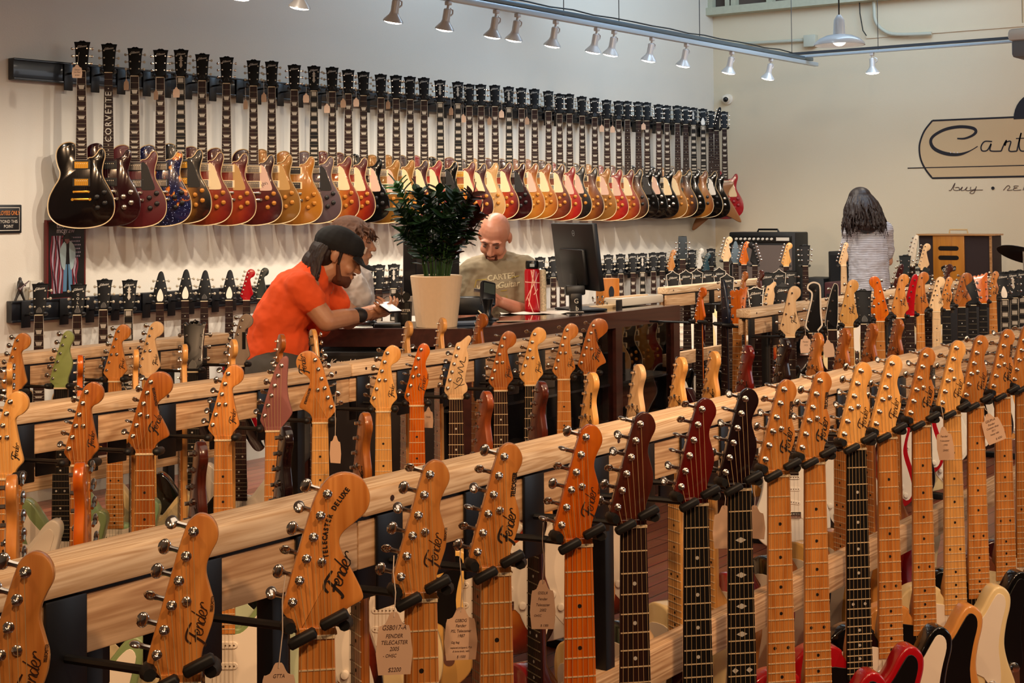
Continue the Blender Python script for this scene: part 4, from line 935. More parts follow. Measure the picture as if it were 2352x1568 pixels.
SPARK = mat('sg_cherry', '6A120E', .25, coat=.6)
LROW = [
 (89, 724, 'gibson', 'lp', 'black', 'bell', 'trap', 'black headstock with cream pegs by the small figurine'),
 (177, 724, 'gibson', 'lp', 'wine', 'bell', 'trap', 'black headstock with letters inlaid down its middle'),
 (237, 712, 'gibson', 'lp', 'dkb', 'bell', 'trap', 'black headstock right of the poster'),
 (295, 712, 'gibson', 'lp', 'black', 'split', 'block', 'bound headstock with diamond inlay right of the poster'),
 (367, 697, 'vee', 'vee', 'black', 'bell_white', 'dot', 'arrow headstock with white teardrop cover, first of four'),
 (425, 691, 'vee', 'vee', 'black', 'bell_white', 'dot', 'tallest arrow headstock with white teardrop cover'),
 (469, 692, 'vee', 'vee', 'wine', 'bell', 'dot', 'arrow headstock with small dark cover'),
 (526, 690, 'vee', 'vee', 'black', 'bell_white', 'dot', 'arrow headstock with white teardrop cover, beside the red one'),
 (566, 690, 'strat', 'strat', 'red', None, 'dot', 'bright red headstock behind the orange shirt'),
 (598, 686, 'strat', 'strat', 'dkb', None, 'dot', 'dark green headstock behind the orange shirt'),
 (843, 667, 'gibson', 'lp', 'black', None, 'trap', 'black headstock just right of the white shirt'),
 (870, 665, 'gibson', 'lp', 'cherryb', None, 'trap', 'black headstock, second right of the white shirt'),
 (904, 663, 'gibson', 'lp', 'black', 'split', 'block', 'headstock with diamond inlay beside the dark screen'),
 (1241, 640, 'gibson', 'lp', 'creamgold', 'bell_white', 'trap', 'headstock just right of the red bottle'),
 (1271, 638, 'gibson', 'lp', 'cherryb', 'bell', 'trap', 'headstock between the red bottle and the monitor'),
 (1292, 635, 'gibson', 'lp', 'black', None, 'trap', 'headstock half behind the monitor'),
 (1398, 631, 'gibson', 'lp', 'creamgold', 'bell', 'trap', 'headstock just right of the monitor'),
 (1426, 629, 'gibson', 'lp', 'black', 'bell', 'trap', 'headstock second right of the monitor'),
 (1454, 627, 'gibson', 'lp', 'gold', None, 'trap', 'headstock third right of the monitor'),
 (1476, 626, 'gibson', 'lp', 'cherryb', 'split', 'block', 'headstock fourth right of the monitor'),
 (1501, 624, 'gibson', 'lp', 'black', 'bell', 'trap', 'headstock fifth right of the monitor'),
 (1521, 623, 'gibson', 'lp', 'black', None, 'trap', 'headstock sixth right of the monitor'),
 (1541, 622, 'strat', 'strat', 'honey', None, 'dot', 'light maple headstock among the black ones'),
 (1562, 618, 'gibson', 'lp', 'black', None, 'trap', 'black headstock left of the slotted dark one'),
 (1590, 616, 'gibson', 'lp', 'wine', None, 'trap', 'black headstock before the white one'),
 (1605, 617, 'strat', 'strat', 'black', None, 'dot', 'white headstock next to the teal one'),
 (1621, 628, 'strat', 'strat', 'black', None, 'dot', 'teal headstock next to the white one'),
 (1634, 612, 'gibson', 'lp', 'black', None, 'trap', 'black headstock nearest the room corner'),
]
for i, (px, py, hd, bd, bc, fm, inl, ds) in enumerate(LROW):
    P = onY(px, py, YG); a = 224-14*max(0, px)/1640
    fl = hd in INLINE and bc in ('red',)
    hm = VBLK
    if 'red headstock' in ds: hm = TELEC['red']
    if 'green' in ds: hm = mat('dark_green_lacquer', '1E2A26', .3, coat=.4)
    if 'maple' in ds: hm = MAPLE
    if ds.startswith('white'): hm = TELEC['white']
    if ds.startswith('teal'): hm = mat('teal_lacquer', '1E4650', .3, coat=.5)
    g = guitar(P, a, bd, hd, hm, EBON if inl == 'block' else ROSE, B[bc], WHITE if bd == 'strat' else None, inl, imat=PEARL if inl != 'dot' else None, scale=.628, det=1, neckm=MAHOG, label=ds + ', low wall row', group='guitars on the low wall row',
           logo='Gibson' if hd == 'gibson' else None, facem=fm, bind=CREAM if bd == 'lp' and fm else None, pk='hc', H=.82 if bd == 'lp' else .81 if bd == 'strat' else .875, tun=PEGC)
    if i == 1:
        for k, ch in enumerate('GOLD'):
            ob('inlaid_letter', text_mesh(ch, .018, bold=.0004, ext=.0002, align='CENTER'), PEARL, g, (0, .0025+.22*(.1-.02*k), .82+.1-.021*k), (-.217, 0, 0))
    hanger_parts(RL, (P.x+.03, YW-.052), P, a, plate=False, zt=zc_.z-.02)
# ------------------------------------------------------------------ instruments on the farther rack sections
BODK = mat('far_head_black', '070607', .5, spec=.25)
WEDGE = mat('white_edge', 'E6DCC8', .35)
def far(rows, Y, zn, R, Yb, zt, grp, rowname, ang=213):
    for (px, py, hd, hm, bm, bc, kw, ds) in rows:
        yy = kw.pop('Y', Y); P = onY(px, py, yy)
        if zn is not None and not kw.pop('free', False): P.z = zn
        a = kw.pop('ang', ang); isb = hd in ('bass', 'blade', 'snake')
        g = guitar(P, a, kw.pop('body', 'strat'), hd, hm, bm, TELEC.get(bc, bc), kw.pop('guard', WHITE), label=f'{ds}, {rowname}', group=grp, det=kw.pop('det', 1), name='bass_guitar' if isb else 'electric_guitar',
               H=.88 if isb else .81, **kw)
        if R: hanger_parts(R, (P.x, Yb), P, a, zt=zt, side=1 if Yb > yy else -1)
far([
 (1815, 770, 'bass', MAPLEP, ROSE, 'white', {}, 'pale bass headstock with big wing pegs'),
 (1868, 760, 'snake', BODK, ROSE, 'black', dict(logo=None, edge=.0035), 'black bass headstock with a thick white edge and hooked top'),
 (1912, 757, 'blade', BODK, ROSE, 'black', dict(logo=None, edge=.0012), 'slanting black bass headstock with a thin white edge'),
 (1950, 748, 'bass', MAPLEL, MAPLE, 'sun', {}, 'amber bass headstock before the striped shirt'),
 (1987, 742, 'gibson', BODK, ROSE, 'black', dict(logo=None, facem='bell'), 'black headstock between two amber basses'),
 (2022, 735, 'bass', MAPLEO, MAPLE, 'red', dict(flip=True), 'orange reversed bass headstock'),
 (2068, 730, 'bass', MAPLE, ROSE, 'black', {}, 'amber bass headstock left of the red one'),
 (2090, 722, 'hockey', TELEC['red'], ROSE, 'red', dict(logo=None), 'red headstock between amber ones'),
 (2114, 716, 'bass', MAPLED, MAPLE, 'cream', {}, 'amber bass headstock right of the red one'),
 (2151, 714, 'strat', MAPLEP, MAPLEP, 'white', {}, 'pale maple headstock and neck before the brown amplifier'),
 (2174, 710, 'tele', MAPLE, EBON, 'black', {}, 'amber headstock with black fretboard before the brown amplifier'),
 (2209, 704, 'big', MAPLED, EBON, 'black', SC, 'large brown headstock before the brown amplifier'),
 (2234, 699, 'vee', BODK, EBON, 'black', dict(logo=None), 'plain black pointed headstock'),
 (2258, 696, 'claw', MAPLEO, EBON, 'black', dict(logo=None, tun=CHROME), 'ragged-top orange brown headstock'),
 (2281, 692, 'tele', MAPLE, MAPLE, 'nat', {}, 'amber headstock at the end of the maple ones'),
 (2308, 688, 'gibson', BODK, EBON, 'black', dict(body='lp', inlay='block', imat=PEARL, logo='Gibson', facem='bell_white', bind=WEDGE), 'black headstock with white teardrop cover'),
 (2330, 684, 'gibson', BODK, EBON, 'black', dict(body='lp', inlay='block', imat=PEARL, logo='Gibson', facem='split', bind=WEDGE), 'black headstock with diamond inlay near the right edge'),
 (2348, 682, 'gibson', BODK, EBON, 'black', dict(body='lp', inlay='block', imat=PEARL, logo='Gibson', bind=WEDGE), 'black headstock cut by the right edge'),
], 2.72, .94, RC2, 2.903, 1.055, 'instruments on the front of the bass rack', 'bass rack')
NAVY = mat('navy_lacquer', '141A2C', .3, coat=.4); GREY = mat('grey_lacquer', '24282A', .7, spec=.2); BLUEG = mat('blue_grey_lacquer', '3E4C54', .6)
far([
 (1662, 740, 'blade', NAVY, ROSE, 'black', dict(logo=None, flip=True, ang=150, roll=.0), 'navy blue edge-on headstock left of the sawn rail end'),
 (1692, 720, 'claw', MAPLEO, MAPLE, 'nat', dict(logo=None, ang=190), 'orange ragged-top headstock above the sawn rail end'),
 (1738, 712, 'gibson', BODK, ROSE, 'black', dict(body='lp', logo='Gibson', bind=WEDGE, facem='bell', edge=.002), 'black headstock with white edge above the rail'),
 (1762, 706, 'joe', MAPLEP, ROSE, 'nat', dict(logo=None), 'tan headstock with brown cross inlay'),
 (1800, 700, 'peak', BODK, ROSE, 'black', dict(body='lp', logo='Gibson', facem='bell_white'), 'black peaked headstock with white cover'),
 (2172, 668, 'strat', MAHOG, ROSE, 'wine', dict(ang=160, logo=None), 'brown edge-on headstock before the amplifier grille'),
 (2130, 672, 'vee', GREY, ROSE, 'black', dict(logo=None), 'grey pointed headstock behind the bass heads'),
 (2060, 690, 'hockey', TELEC['wine'], ROSE, 'wine', dict(logo=None), 'wine red headstock behind the orange bass'),
], 3.18, .95, RC2, 2.957, 1.055, 'guitars on the back of the bass rack', 'back of the bass rack')
far([
 (1604, 742, 'strat', MAPLEO, ROSE, 'wine', dict(Y=3.62, ang=160, logo=None, free=True), 'orange edge-on headstock held by red-padded prongs'),
 (1672, 688, 'peak', BODK, ROSE, 'black', dict(body='lp', logo='Gibson', edge=.0012), 'large black peaked headstock with white edge and badge'),
 (1703, 684, 'strat', MAPLED, ROSE, 'wine', dict(ang=150, logo=None), 'brown edge-on headstock above the rail'),
 (1740, 680, 'strat', MAHOG, ROSE, 'wine', dict(ang=150, logo=None), 'reddish edge-on headstock below the black amplifier'),
 (1765, 676, 'gibson', BODK, ROSE, 'black', dict(body='lp', logo='Gibson'), 'black headstock below the black amplifier'),
 (1792, 672, 'peak', BODK, ROSE, 'black', dict(body='lp', logo='Gibson', edge=.0012), 'black peaked headstock with white edge below the amplifier'),
 (1818, 669, 'gibson', BODK, ROSE, 'black', dict(body='lp', logo='Gibson'), 'black headstock with long logo below the amplifier'),
], 3.90, .945, RE2, 4.093, 1.055, 'guitars on the short rack behind the counter', 'short rack front')
far([
 (1548, 690, 'peak', BODK, ROSE, 'black', dict(body='lp', logo='Gibson', edge=.0012), 'black bound headstock farthest left on the rack'),
 (1578, 688, 'peak', BODK, ROSE, 'black', dict(body='lp', logo='Gibson', edge=.0012), 'black bound headstock over the sawn rail end'),
 (1602, 684, 'peak', BODK, ROSE, 'black', dict(body='lp', logo='Gibson', edge=.0012), 'black bound headstock, second over the rail'),
 (1628, 680, 'gibson', BODK, ROSE, 'black', dict(body='lp', logo='Gibson'), 'plain black headstock under the teal one'),
 (1655, 676, 'peak', BODK, ROSE, 'black', dict(body='lp', logo='Gibson', edge=.0012), 'black bound headstock just left of the biggest one'),
], 4.36, .945, RE2, 4.147, 1.055, 'guitars on the back of the short rack', 'short rack back', ang=216)
# stands of guitars in front of the back wall
XF = 11.75
FB = [
 (1568, 596, 'slot', GREY, ROSE, 'black', dict(logo=None), 'dark slotted headstock standing above the low wall row', 9.6),
 (1668, 600, 'strat', MAPLEP, ROSE, 'cream', dict(logo=None), 'tall light headstock left of the black amplifier', 9.8),
 (1690, 605, 'vee', BLUEG, ROSE, 'black', dict(logo=None), 'blue grey headstock crowded with pegs before the amplifier', 10.4),
 (1709, 608, 'strat', MAPLEO, ROSE, 'sun', dict(logo=None), 'orange headstock before the amplifier', 10.4),
 (1734, 610, 'strat', BODK, ROSE, 'black', dict(logo=None, flip=True), 'black headstock with pegs before the amplifier', 10.4),
 (1806, 612, 'strat', MAPLEL, ROSE, 'sun', dict(logo=None), 'light headstock at the amplifier corner', 10.4),
 (1850, 611, 'gibson', BODK, ROSE, 'black', dict(body='lp'), 'black headstock right of the big amplifier', 10.4),
 (1938, 611, 'tele', MAPLEP, MAPLEP, 'cream', dict(logo=None, body='tele'), 'light headstock beside the woman', 10.4),
 (2078, 640, 'gibson', GREY, ROSE, 'black', dict(body='lp', ang=195), 'grey green headstock right of the striped shirt', 9.8),
 (2095, 610, 'hockey', TELEC['white'], ROSE, 'black', dict(logo=None, ang=190), 'white edged headstock left of the brown amplifier', 9.9),
 (2122, 620, 'strat', MAPLEP, ROSE, 'cream', dict(logo=None), 'light headstock with white tag before the brown amplifier', 9.9),
]
STD = []
for (px, py, hd, hm, bm, bc, kw, ds, X) in FB:
    P = onX(px, py, X); kw = dict(kw)
    guitar(P, kw.pop('ang', 208), kw.pop('body', 'strat'), hd, hm, bm, TELEC.get(bc, bc), WHITE, label=ds, group='guitars standing before the back wall', det=1, **kw)
    s = empty('guitar_stand', (P.x+.06, P.y+.04, 0), label='black floor stand holding the '+ds.replace(' headstock', '-headed guitar'), cat='stand')
    b = MB(); b.tube([(0, 0, .02), (0, 0, P.z)], .011, 8)
    for a in (0, 2.1, 4.2): b.tube([(0, 0, .16), (.22*math.cos(a), .22*math.sin(a), .0)], .008, 6)
    ob('tripod', b.mesh(), STEEL, s)
    y = MB()
    for s_ in (-1, 1): y.tube([(0, 0, P.z), (-.02, s_*.035, P.z), (-.09, s_*.036, P.z+.004)], .010, 7)
    ob('neck_yoke', y.mesh(), RUBBER, s, rot=(0, 0, .5))
# ------------------------------------------------------------------ display counter and what stands on it
CZ = .97
WAL = wood('counter_walnut', '2E1512', '4E2720', axis='x', scale=8, rough=.3, coat=.5, cont=.5)
GLASSP = mat('clear_glass', 'FFFFFF', .02, trans=1); DKW = mat('dark_base', '120B0A', .6)
A_ = onZ(676, 757, CZ); B_ = onZ(1085, 757, CZ); C_2 = onZ(1560, 702, CZ)
cr_ = empty('display_counter', (B_.x, B_.y, 0), label='dark walnut display counter with glass front, topped by the potted plant and monitors', cat='counter')
co = V(cr_.location)
uAB = (B_-A_).normalized(); nAB = V((-uAB.y, uAB.x, 0)); uBC = (C_2-B_).normalized(); nBC = V((-uBC.y, uBC.x, 0))
if nAB.y < 0: nAB = -nAB
if nBC.y < 0: nBC = -nBC
D = .52
def prism(pts, z0, z1):
    n = len(pts); b = MB(); b.add([(p.x, p.y, z0) for p in pts]+[(p.x, p.y, z1) for p in pts], [tuple(range(n))[::-1], tuple(range(n, 2*n))]+[(i, (i+1) % n, n+(i+1) % n, n+i) for i in range(n)]); return b
A2 = A_+nAB*D; C2 = C_2+nBC*D; B2 = B_+(nAB+nBC).normalized()*D*1.04
top = prism([A_, B_, C_2, C2, B2, A2], CZ-.012, CZ)
ob('glass_top', MB2(top, co), mat('smoked_glass_top', '1A0F0D', .05, coat=1), cr_)
def bar(p, q, w, z0, z1, nrm, off=0):
    a = p+nrm*off; c = q+nrm*off; return prism([a, c, c+nrm*w, a+nrm*w], z0, z1)
for (p, q, n_) in ((A_, B_, nAB), (B_, C_2, nBC)):
    ob('top_frame', MB2(bar(p, q, .05, CZ-.075, CZ+.004, n_, -.004), co), WAL, cr_)
    ob('plinth', MB2(bar(p, q, .05, 0, .12, n_), co), WAL, cr_)
    ob('base_panel', MB2(bar(p, q, .02, .12, .30, n_, .02), co), WAL, cr_)
    ob('back_panel', MB2(bar(p, q, .02, .1, CZ-.03, n_, D-.05), co), DKW, cr_)
    ob('shelf', MB2(bar(p, q, D-.1, .60, .612, n_, .04), co), mat('shelf_glass', '2A2A2C', .1, coat=.5), cr_)
    ob('shelf', MB2(bar(p, q, D-.1, .30, .32, n_, .04), co), WAL, cr_)
ob('front_glass', MB2(bar(B_, C_2, .005, .30, CZ-.075, nBC, .02), co), GLASSP, cr_)
for p, u, n_ in ((A_, uAB, nAB), (B_-uAB*.05, uAB, nAB), (B_+uBC*.0, uBC, nBC), (B_+uBC*(1.18), uBC, nBC), (C_2-uBC*.06, uBC, nBC), (C2-uBC*.06-nBC*.06, uBC, nBC)):
    ob('corner_post', MB2(prism([p, p+u*.06, p+u*.06+n_*.05, p+n_*.05], 0, CZ-.01), co), WAL, cr_)
ob('side_glass', MB2(prism([C_2+nBC*.05, C2-nBC*.05, C2-nBC*.05-uBC*.004, C_2+nBC*.05-uBC*.004], .12, CZ-.07), co), mat('tinted_glass', '6A6460', .03, trans=1), cr_)
# boxes of small stock inside the case
random.seed(3)
for k in range(9):
    p = B_+uBC*(.35+.17*k)+nBC*.25; h = random.uniform(.05, .12); z0 = .613 if k % 2 else .321
    b = MB().box((-.06, -.05, 0), (.06, .05, h), bev=.004)
    c_ = random.choice(['3A2A24', '2A3038', '56463A', '1E1A1C', '6A5A4A', '4A1A16'])
    bx = ob('stock_box', b.mesh(smooth=0), mat('box_'+c_, c_, .6), loc=(p.x, p.y, z0), rot=(0, 0, random.uniform(-.4, .4)))
    nm = {'3A2A24': 'brown', '2A3038': 'slate', '56463A': 'khaki', '1E1A1C': 'black', '6A5A4A': 'tan', '4A1A16': 'maroon'}[c_]
    tag(bx, f'small {nm} box on the {"upper" if k%2 else "lower"} shelf inside the glass counter, {k+1}th box along', 'box', 'small boxes inside the counter')
# amplifier head standing below the left end, script lettering
p = onZ(778, 845, .72); amp = empty('amplifier_head', (A_.x, A_.y, 0), label='black amplifier head with white script lettering below the counter edge', cat='amplifier')
ax = math.atan2(uAB.y, uAB.x); L0 = A_+uAB*.12-nAB*.02
bmx = Matrix.Rotation(ax, 4, 'Z')
amp.location = (L0.x, L0.y, .72); amp.rotation_euler = (0, 0, ax)
ob('cabinet', MB().box((0, -.02, 0), (.50, .19, .155), bev=.006).mesh(), mat('black_tolex', '0A0A0B', .55, bump=.4, bscale=600), amp)
ob('front_panel', MB().box((.015, -.026, .015), (.485, -.018, .14)).mesh(smooth=0), mat('panel_dark', '15110F', .4), amp)
ob('lettering', text_mesh('e Knuckle', .040, shear=.45, bold=.0002, ext=.0003), mat('white_script', 'E8DCCB', .5), amp, (.015, -.028, .098))
for k in range(2): ob('handle', MB().tube([(-.004, .06, .04), (-.012, .07, .05), (-.012, .1, .05), (-.004, .11, .04)], .006).mesh(), BLACK, amp, (0 if k == 0 else .508, 0, .03), scale=(1 if k == 0 else -1, 1, 1))
amp2 = slab('amplifier_shelf', (0, 0, 0), (.001, .001, .001), DKW, kind=None); bpy.data.objects.remove(amp2)
st = ob('wooden_crate', MB().box((0, -.02, 0), (.54, .17, .7), bev=.004).mesh(smooth=0), mat('crate_dark', '1C100D', .6), loc=(L0.x, L0.y, 0), rot=(0, 0, ax), label='dark crate carrying the amplifier head below the counter', cat='crate')

# potted plant
POTC = mat('cream_ceramic_pot', 'E6C9A4', .45, var=.05, vscale=60)
pp = onZ(1003, 750, CZ); sc = (pp-CAM).dot(_F)/FPX
pot = empty('potted_plant', (pp.x, pp.y, CZ), label='tall dark green leafy plant in a tapered cream pot on the counter', cat='plant')
rt, rb, hh = 60*sc, 46*sc, 118*sc
def ribbed():
    n = 96; b = MB(); vs = []; fs = []; prof = [(rb, 0), (rb+.002, .002), (rt, hh-.004), (rt-.003, hh), (rt-.009, hh-.003), (rt-.014, hh-.03)]
    for r, z in prof:
        for j in range(n): q = r-(.0009 if j % 3 == 0 else 0); vs.append((q*math.cos(2*PI*j/n), q*math.sin(2*PI*j/n), z))
    for i in range(len(prof)-1):
        for j in range(n): fs.append((i*n+j, i*n+(j+1) % n, (i+1)*n+(j+1) % n, (i+1)*n+j))
    fs.append(tuple(range(n))[::-1]); return b.add(vs, fs).mesh()
ob('pot', ribbed(), POTC, pot)
ob('soil', MB().lathe([(rt-.012, hh-.03), (.001, hh-.022)], 24, cap=False).mesh(), mat('soil', '150D09', .9, bump=1, bscale=90), pot)
LEAF = mat('leaf_green', '1E3C22', .42, coat=.05, var=.45, vscale=25); LEAFB = mat('leaf_young', '2F6A22', .3, coat=.3, var=.2, vscale=20); LEAFR = mat('leaf_bronze', '3A1A12', .35, coat=.3, var=.3, vscale=20); STEMG = mat('stem_green', '2A4A1E', .45)
random.seed(21)
def leaf(b, base, d, up, L, w, mi=1):
    d = d.normalized(); s = d.cross(up).normalized(); u = s.cross(d)
    prof = [(0, .1), (.15, .62), (.38, 1), (.62, .92), (.84, .52), (1, .02)]; vs = []; fs = []
    for t, k in prof:
        c = base+d*L*t+u*(-.18*L*t*t)
        vs += [c-s*w*k+u*.12*w, c-u*.10*w, c+s*w*k+u*.12*w]
    for i in range(len(prof)-1):
        for j in (0, 1): fs.append((i*3+j, i*3+j+1, (i+1)*3+j+1, (i+1)*3+j))
    m = len(vs); vs += [v-u*.0012 for v in vs]; fs += [tuple(m+q for q in f[::-1]) for f in fs]
    b.add(vs, fs, mi)
right = V((_R.x, _R.y, 0)).normalized(); deep = V((_F.x, _F.y, 0)).normalized()
STEMS = [(-86, 205, 'b'), (-60, 130, 0), (-38, 190, 0), (-12, 175, 0), (6, 195, 0), (30, 170, 0), (46, 185, 0), (66, 150, 0), (84, 180, 'r'), (92, 140, 'r'), (78, 95, 0), (-72, 95, 0), (20, 130, 0), (-30, 120, 0), (50, 110, 0), (-82, 150, 0)]
for dx, dz, kd in STEMS:
    b = MB(); end = right*dx*sc+deep*random.uniform(-.10, .10)+V((0, 0, hh+dz*sc)); st0 = right*dx*sc*.28+deep*random.uniform(-.03, .03)+V((0, 0, hh-.03))
    mid = st0*.5+end*.5+V((0, 0, .03))-right*dx*sc*.10
    pts = [V(q) for q in spline([tuple(st0), tuple(mid), tuple(end)], 7, False)]
    b.tube(pts, [.006-.0045*i/(len(pts)-1) for i in range(len(pts))], 6, 0)
    n = len(pts)
    for i in range(4, n):
        ax_ = (pts[i]-pts[i-1]).normalized(); a0 = random.uniform(0, PI)
        sd = (right*math.cos(a0)+deep*math.sin(a0)*.8); sd = (sd-ax_*sd.dot(ax_)).normalized()
        Lf = random.uniform(.055, .08)*(1 if dz > 100 else .85)
        for s_ in (-1, 1): leaf(b, pts[i], sd*s_+ax_*.75, ax_, Lf, Lf*.27)
        if i > 9:
            q = pts[i]*.5+pts[i-1]*.5; s3 = sd.cross(ax_)
            for s_ in (-1, 1): leaf(b, q, s3*s_+ax_*.8, ax_, Lf*.9, Lf*.24)
    leaf(b, pts[-1], (pts[-1]-pts[-3]), right, .07, .014)
    ob('leafy_stem', b.mesh(), [STEMG, LEAFB if kd == 'b' else LEAFR if kd == 'r' else LEAF], pot)

def at_counter(px, py): return onZ(px, py, CZ+.001)
def facing(p, extra=0): return math.atan2(p.y, p.x)-PI/2+extra      # local -y towards the camera
MBLK = mat('monitor_black', '0A0B0E', .4); SCRB = mat('screen_dark', '06080C', .12, coat=.4)
def monitor(px, py, wd, hg, yaw, label, tilt=.12, raise_=.11, logo=True):
    p = at_counter(px, py); r = empty('computer_monitor', p, facing(p, yaw), label=label, cat='monitor')
    M = Matrix.Translation((0, 0, raise_)) @ Matrix.Rotation(tilt, 4, 'X')
    ob('housing', MB().box((-wd/2, -.018, 0), (wd/2, .012, hg), bev=.006, M=M).mesh(), MBLK, r)
    ob('rear_cover', MB().box((-wd*.28, -.04, .03), (wd*.28, -.015, hg*.62), bev=.008, M=M).mesh(), MBLK, r)
    ob('screen', MB().box((-wd/2+.01, .0105, .01), (wd/2-.01, .0135, hg-.01), M=M).mesh(smooth=0), SCRB, r)
    ob('stand', MB().box((-.04, -.05, .005), (.04, -.03, raise_+hg*.4), bev=.006).mesh(), MBLK, r)
    ob('base', MB().box((-.12, -.10, 0), (.12, .09, .012), bev=.004).mesh(), MBLK, r)
    if logo:
        b = MB(); b.ribbon([(.014*math.cos(a*PI/12), .014*math.sin(a*PI/12)) for a in range(25)], .0013, 0)
        g = ob('badge', b.mesh(smooth=0), mat('badge_grey', '9AA0A6', .3, .6), r, (0, 0, 0)); g.matrix_local = M @ Matrix.Translation((.02, -.0195, hg-.05))
        g = ob('badge_lettering', text_mesh('DELL', .0075, bold=.0002, ext=.0002, align='CENTER'), mat('badge_grey', '9AA0A6'), r); g.matrix_local = M @ Matrix.Translation((.02, -.0195, hg-.053))
    return r
monitor(1336, 712, .50, .345, -1.12, 'black computer monitor seen from behind, turned edge-on, with round badge')
monitor(990, 716, .29, .44, .10, 'black computer monitor standing behind the plant', raise_=.05, logo=False)

# red water bottle
p = at_counter(1223, 716); k = 7.0/FPX
bo = empty('water_bottle', p, facing(p), label='red water bottle with crossing white stripes and black lid', cat='bottle')
ob('bottle_body', MB().lathe([(.036, 0), (.0395, .004), (.0405, .02), (.0405, .205), (.037, .218), (.03, .222)], 28).mesh(), mat('bottle_red', 'B00E1A', .25, coat=.5), bo)
ob('lid', MB().lathe([(.031, .22), (.034, .224), (.034, .252), (.031, .262), (.001, .264)], 24).mesh(), BLACK, bo)
ob('lid_badge', MB().box((-.012, -.0355, .232), (.012, -.033, .248)).mesh(smooth=0), mat('badge_pale', 'A8B0B0', .4), bo)
def wrapstripe(a0, z0, a1, z1, w=.0022):
    b = MB(); pts = []; n = 14; r = .0409; vs = []; fs = []
    dz = z1-z0; da = (a1-a0)*r; L = math.hypot(dz, da); pa, pz = -dz/L*w/r, da/L*w
    for i in range(n+1):
        t = i/n; a = a0+(a1-a0)*t; z = z0+dz*t
        for s_ in (1, -1): vs.append((r*math.sin(a+pa*s_), -r*math.cos(a+pa*s_), z+pz*s_))
    for i in range(n): fs.append((i*2, i*2+1, i*2+3, i*2+2))
    return b.add(vs, fs).mesh(smooth=0)
for a in ((-1.1, .155, 1.2, .15), (-.5, .03, .25, .215), (-.15, .215, .9, .02), (-.9, .06, .9, .20), (-.6, .075, .1, .0), (.2, .09, .75, .12)):
    ob('stripe', wrapstripe(*a), mat('stripe_pink', 'F0B8A0', .4), bo)
# second, pale patterned flask behind it
p2 = p+V((_R.x, _R.y, 0))*.052+deep*.03
ob('cylinder_flask', MB().lathe([(.020, 0), (.021, .003), (.021, .205), (.017, .214), (.001, .216)], 16).mesh(), mat('pale_pattern', 'C8B89A', .4, var=.8, vscale=120), loc=p2, label='slim pale flecked flask just behind the red bottle', cat='flask')

# orange wooden box with dark oval
p = at_counter(1396, 700); bx = empty('wooden_box', p, facing(p, .62), label='upright light orange wooden box with dark oval on its face', cat='box')
ob('case', MB().box((-.055, -.035, 0), (.055, .035, .145), bev=.003).mesh(), wood('box_pine', 'C26E1E', 'DC9038', scale=12, rough=.5, coat=.1, cont=.4), bx)
ob('oval', MB().plate([(.018*math.cos(a*PI/12)+.0, .034*math.sin(a*PI/12)+.07) for a in range(24)], -.0365, -.034, 0).mesh(smooth=0), mat('oval_blue', '1A2028', .4), bx)
ob('side_lettering', text_mesh('AMP', .026, bold=.0006, ext=.0003), mat('dark_brown_ink', '4A200C'), bx, (-.0556, .012, .088), (0, -PI/2, -PI/2))
# long white instrument lying on the counter
p = onZ(1385, 712, CZ); q = onZ(1532, 696, CZ); ln = (q-p).length; an = math.atan2(q.y-p.y, q.x-p.x)
ls = empty('lap_steel_guitar', p+nBC*.05+V((0, 0, .004)), an, label='long white table-top guitar lying along the counter edge', cat='guitar')
ob('body', MB().box((.22, -.03, 0), (ln, .09, .045), bev=.008).mesh(), TELEC['white'], ls)
ob('headstock', MB().plate(spline([(0, -.01), (.02, .02), (.08, .035), (.24, .03), (.24, -.03), (.14, -.035), (.03, -.03)], 4), 0, .018, .003, M=Matrix.Translation((0, .03, .012)) @ Matrix.Rotation(-PI/2, 4, 'X')).mesh(), CREAM, ls)
for kx in range(6): ob('tuning_peg', cached('tunf', m_tuner_far), CHROME, ls, (.05+(kx//2)*.045, .03, .03), (-PI/2, (PI/2 if kx % 2 else -PI/2), 0))
ob('fretboard', MB().box((.24, .0, .045), (ln*.82, .06, .049)).mesh(smooth=0), MAPLEP, ls)
# papers
for (px, py, w_, d_, rz, lb) in ((1225, 720, .34, .10, .5, 'white crumpled paper sheet in front of the red bottle'), (1290, 716, .22, .14, .2, 'flat white paper beside the monitor foot'), (1190, 738, .20, .06, .4, 'brown folded leaflet near the counter edge'), (800, 752, .22, .10, 0, 'pale sheet under the mouse')):
    p = at_counter(px, py); b = MB(); vs = []; fs = []; n = 8
    for i in range(n+1):
        for j in range(4):
            vs.append(((i/n-.5)*w_, (j/3-.5)*d_, .002+(.007*math.sin(i*1.7+j)*abs(i/n-.5)*2 if 'crumpled' in lb else 0)+.004*(j == 3)*(i % 3 == 0)*('crumpled' in lb)+.0006))
    for i in range(n):
        for j in range(3): fs.append((i*4+j, (i+1)*4+j, (i+1)*4+j+1, i*4+j+1))
    m = len(vs); vs += [(x, y, z-.0015) for x, y, z in vs]; fs += [tuple(m+q_ for q_ in f[::-1]) for f in fs]
    ob('paper_sheet', b.add(vs, fs).mesh(smooth=60), mat('leaflet_brown', 'A88A6A', .7) if 'brown' in lb else mat('paper', 'E8DCCF', .7), loc=p, rot=(0, 0, facing(p)+rz*.3), label=lb, cat='paper')
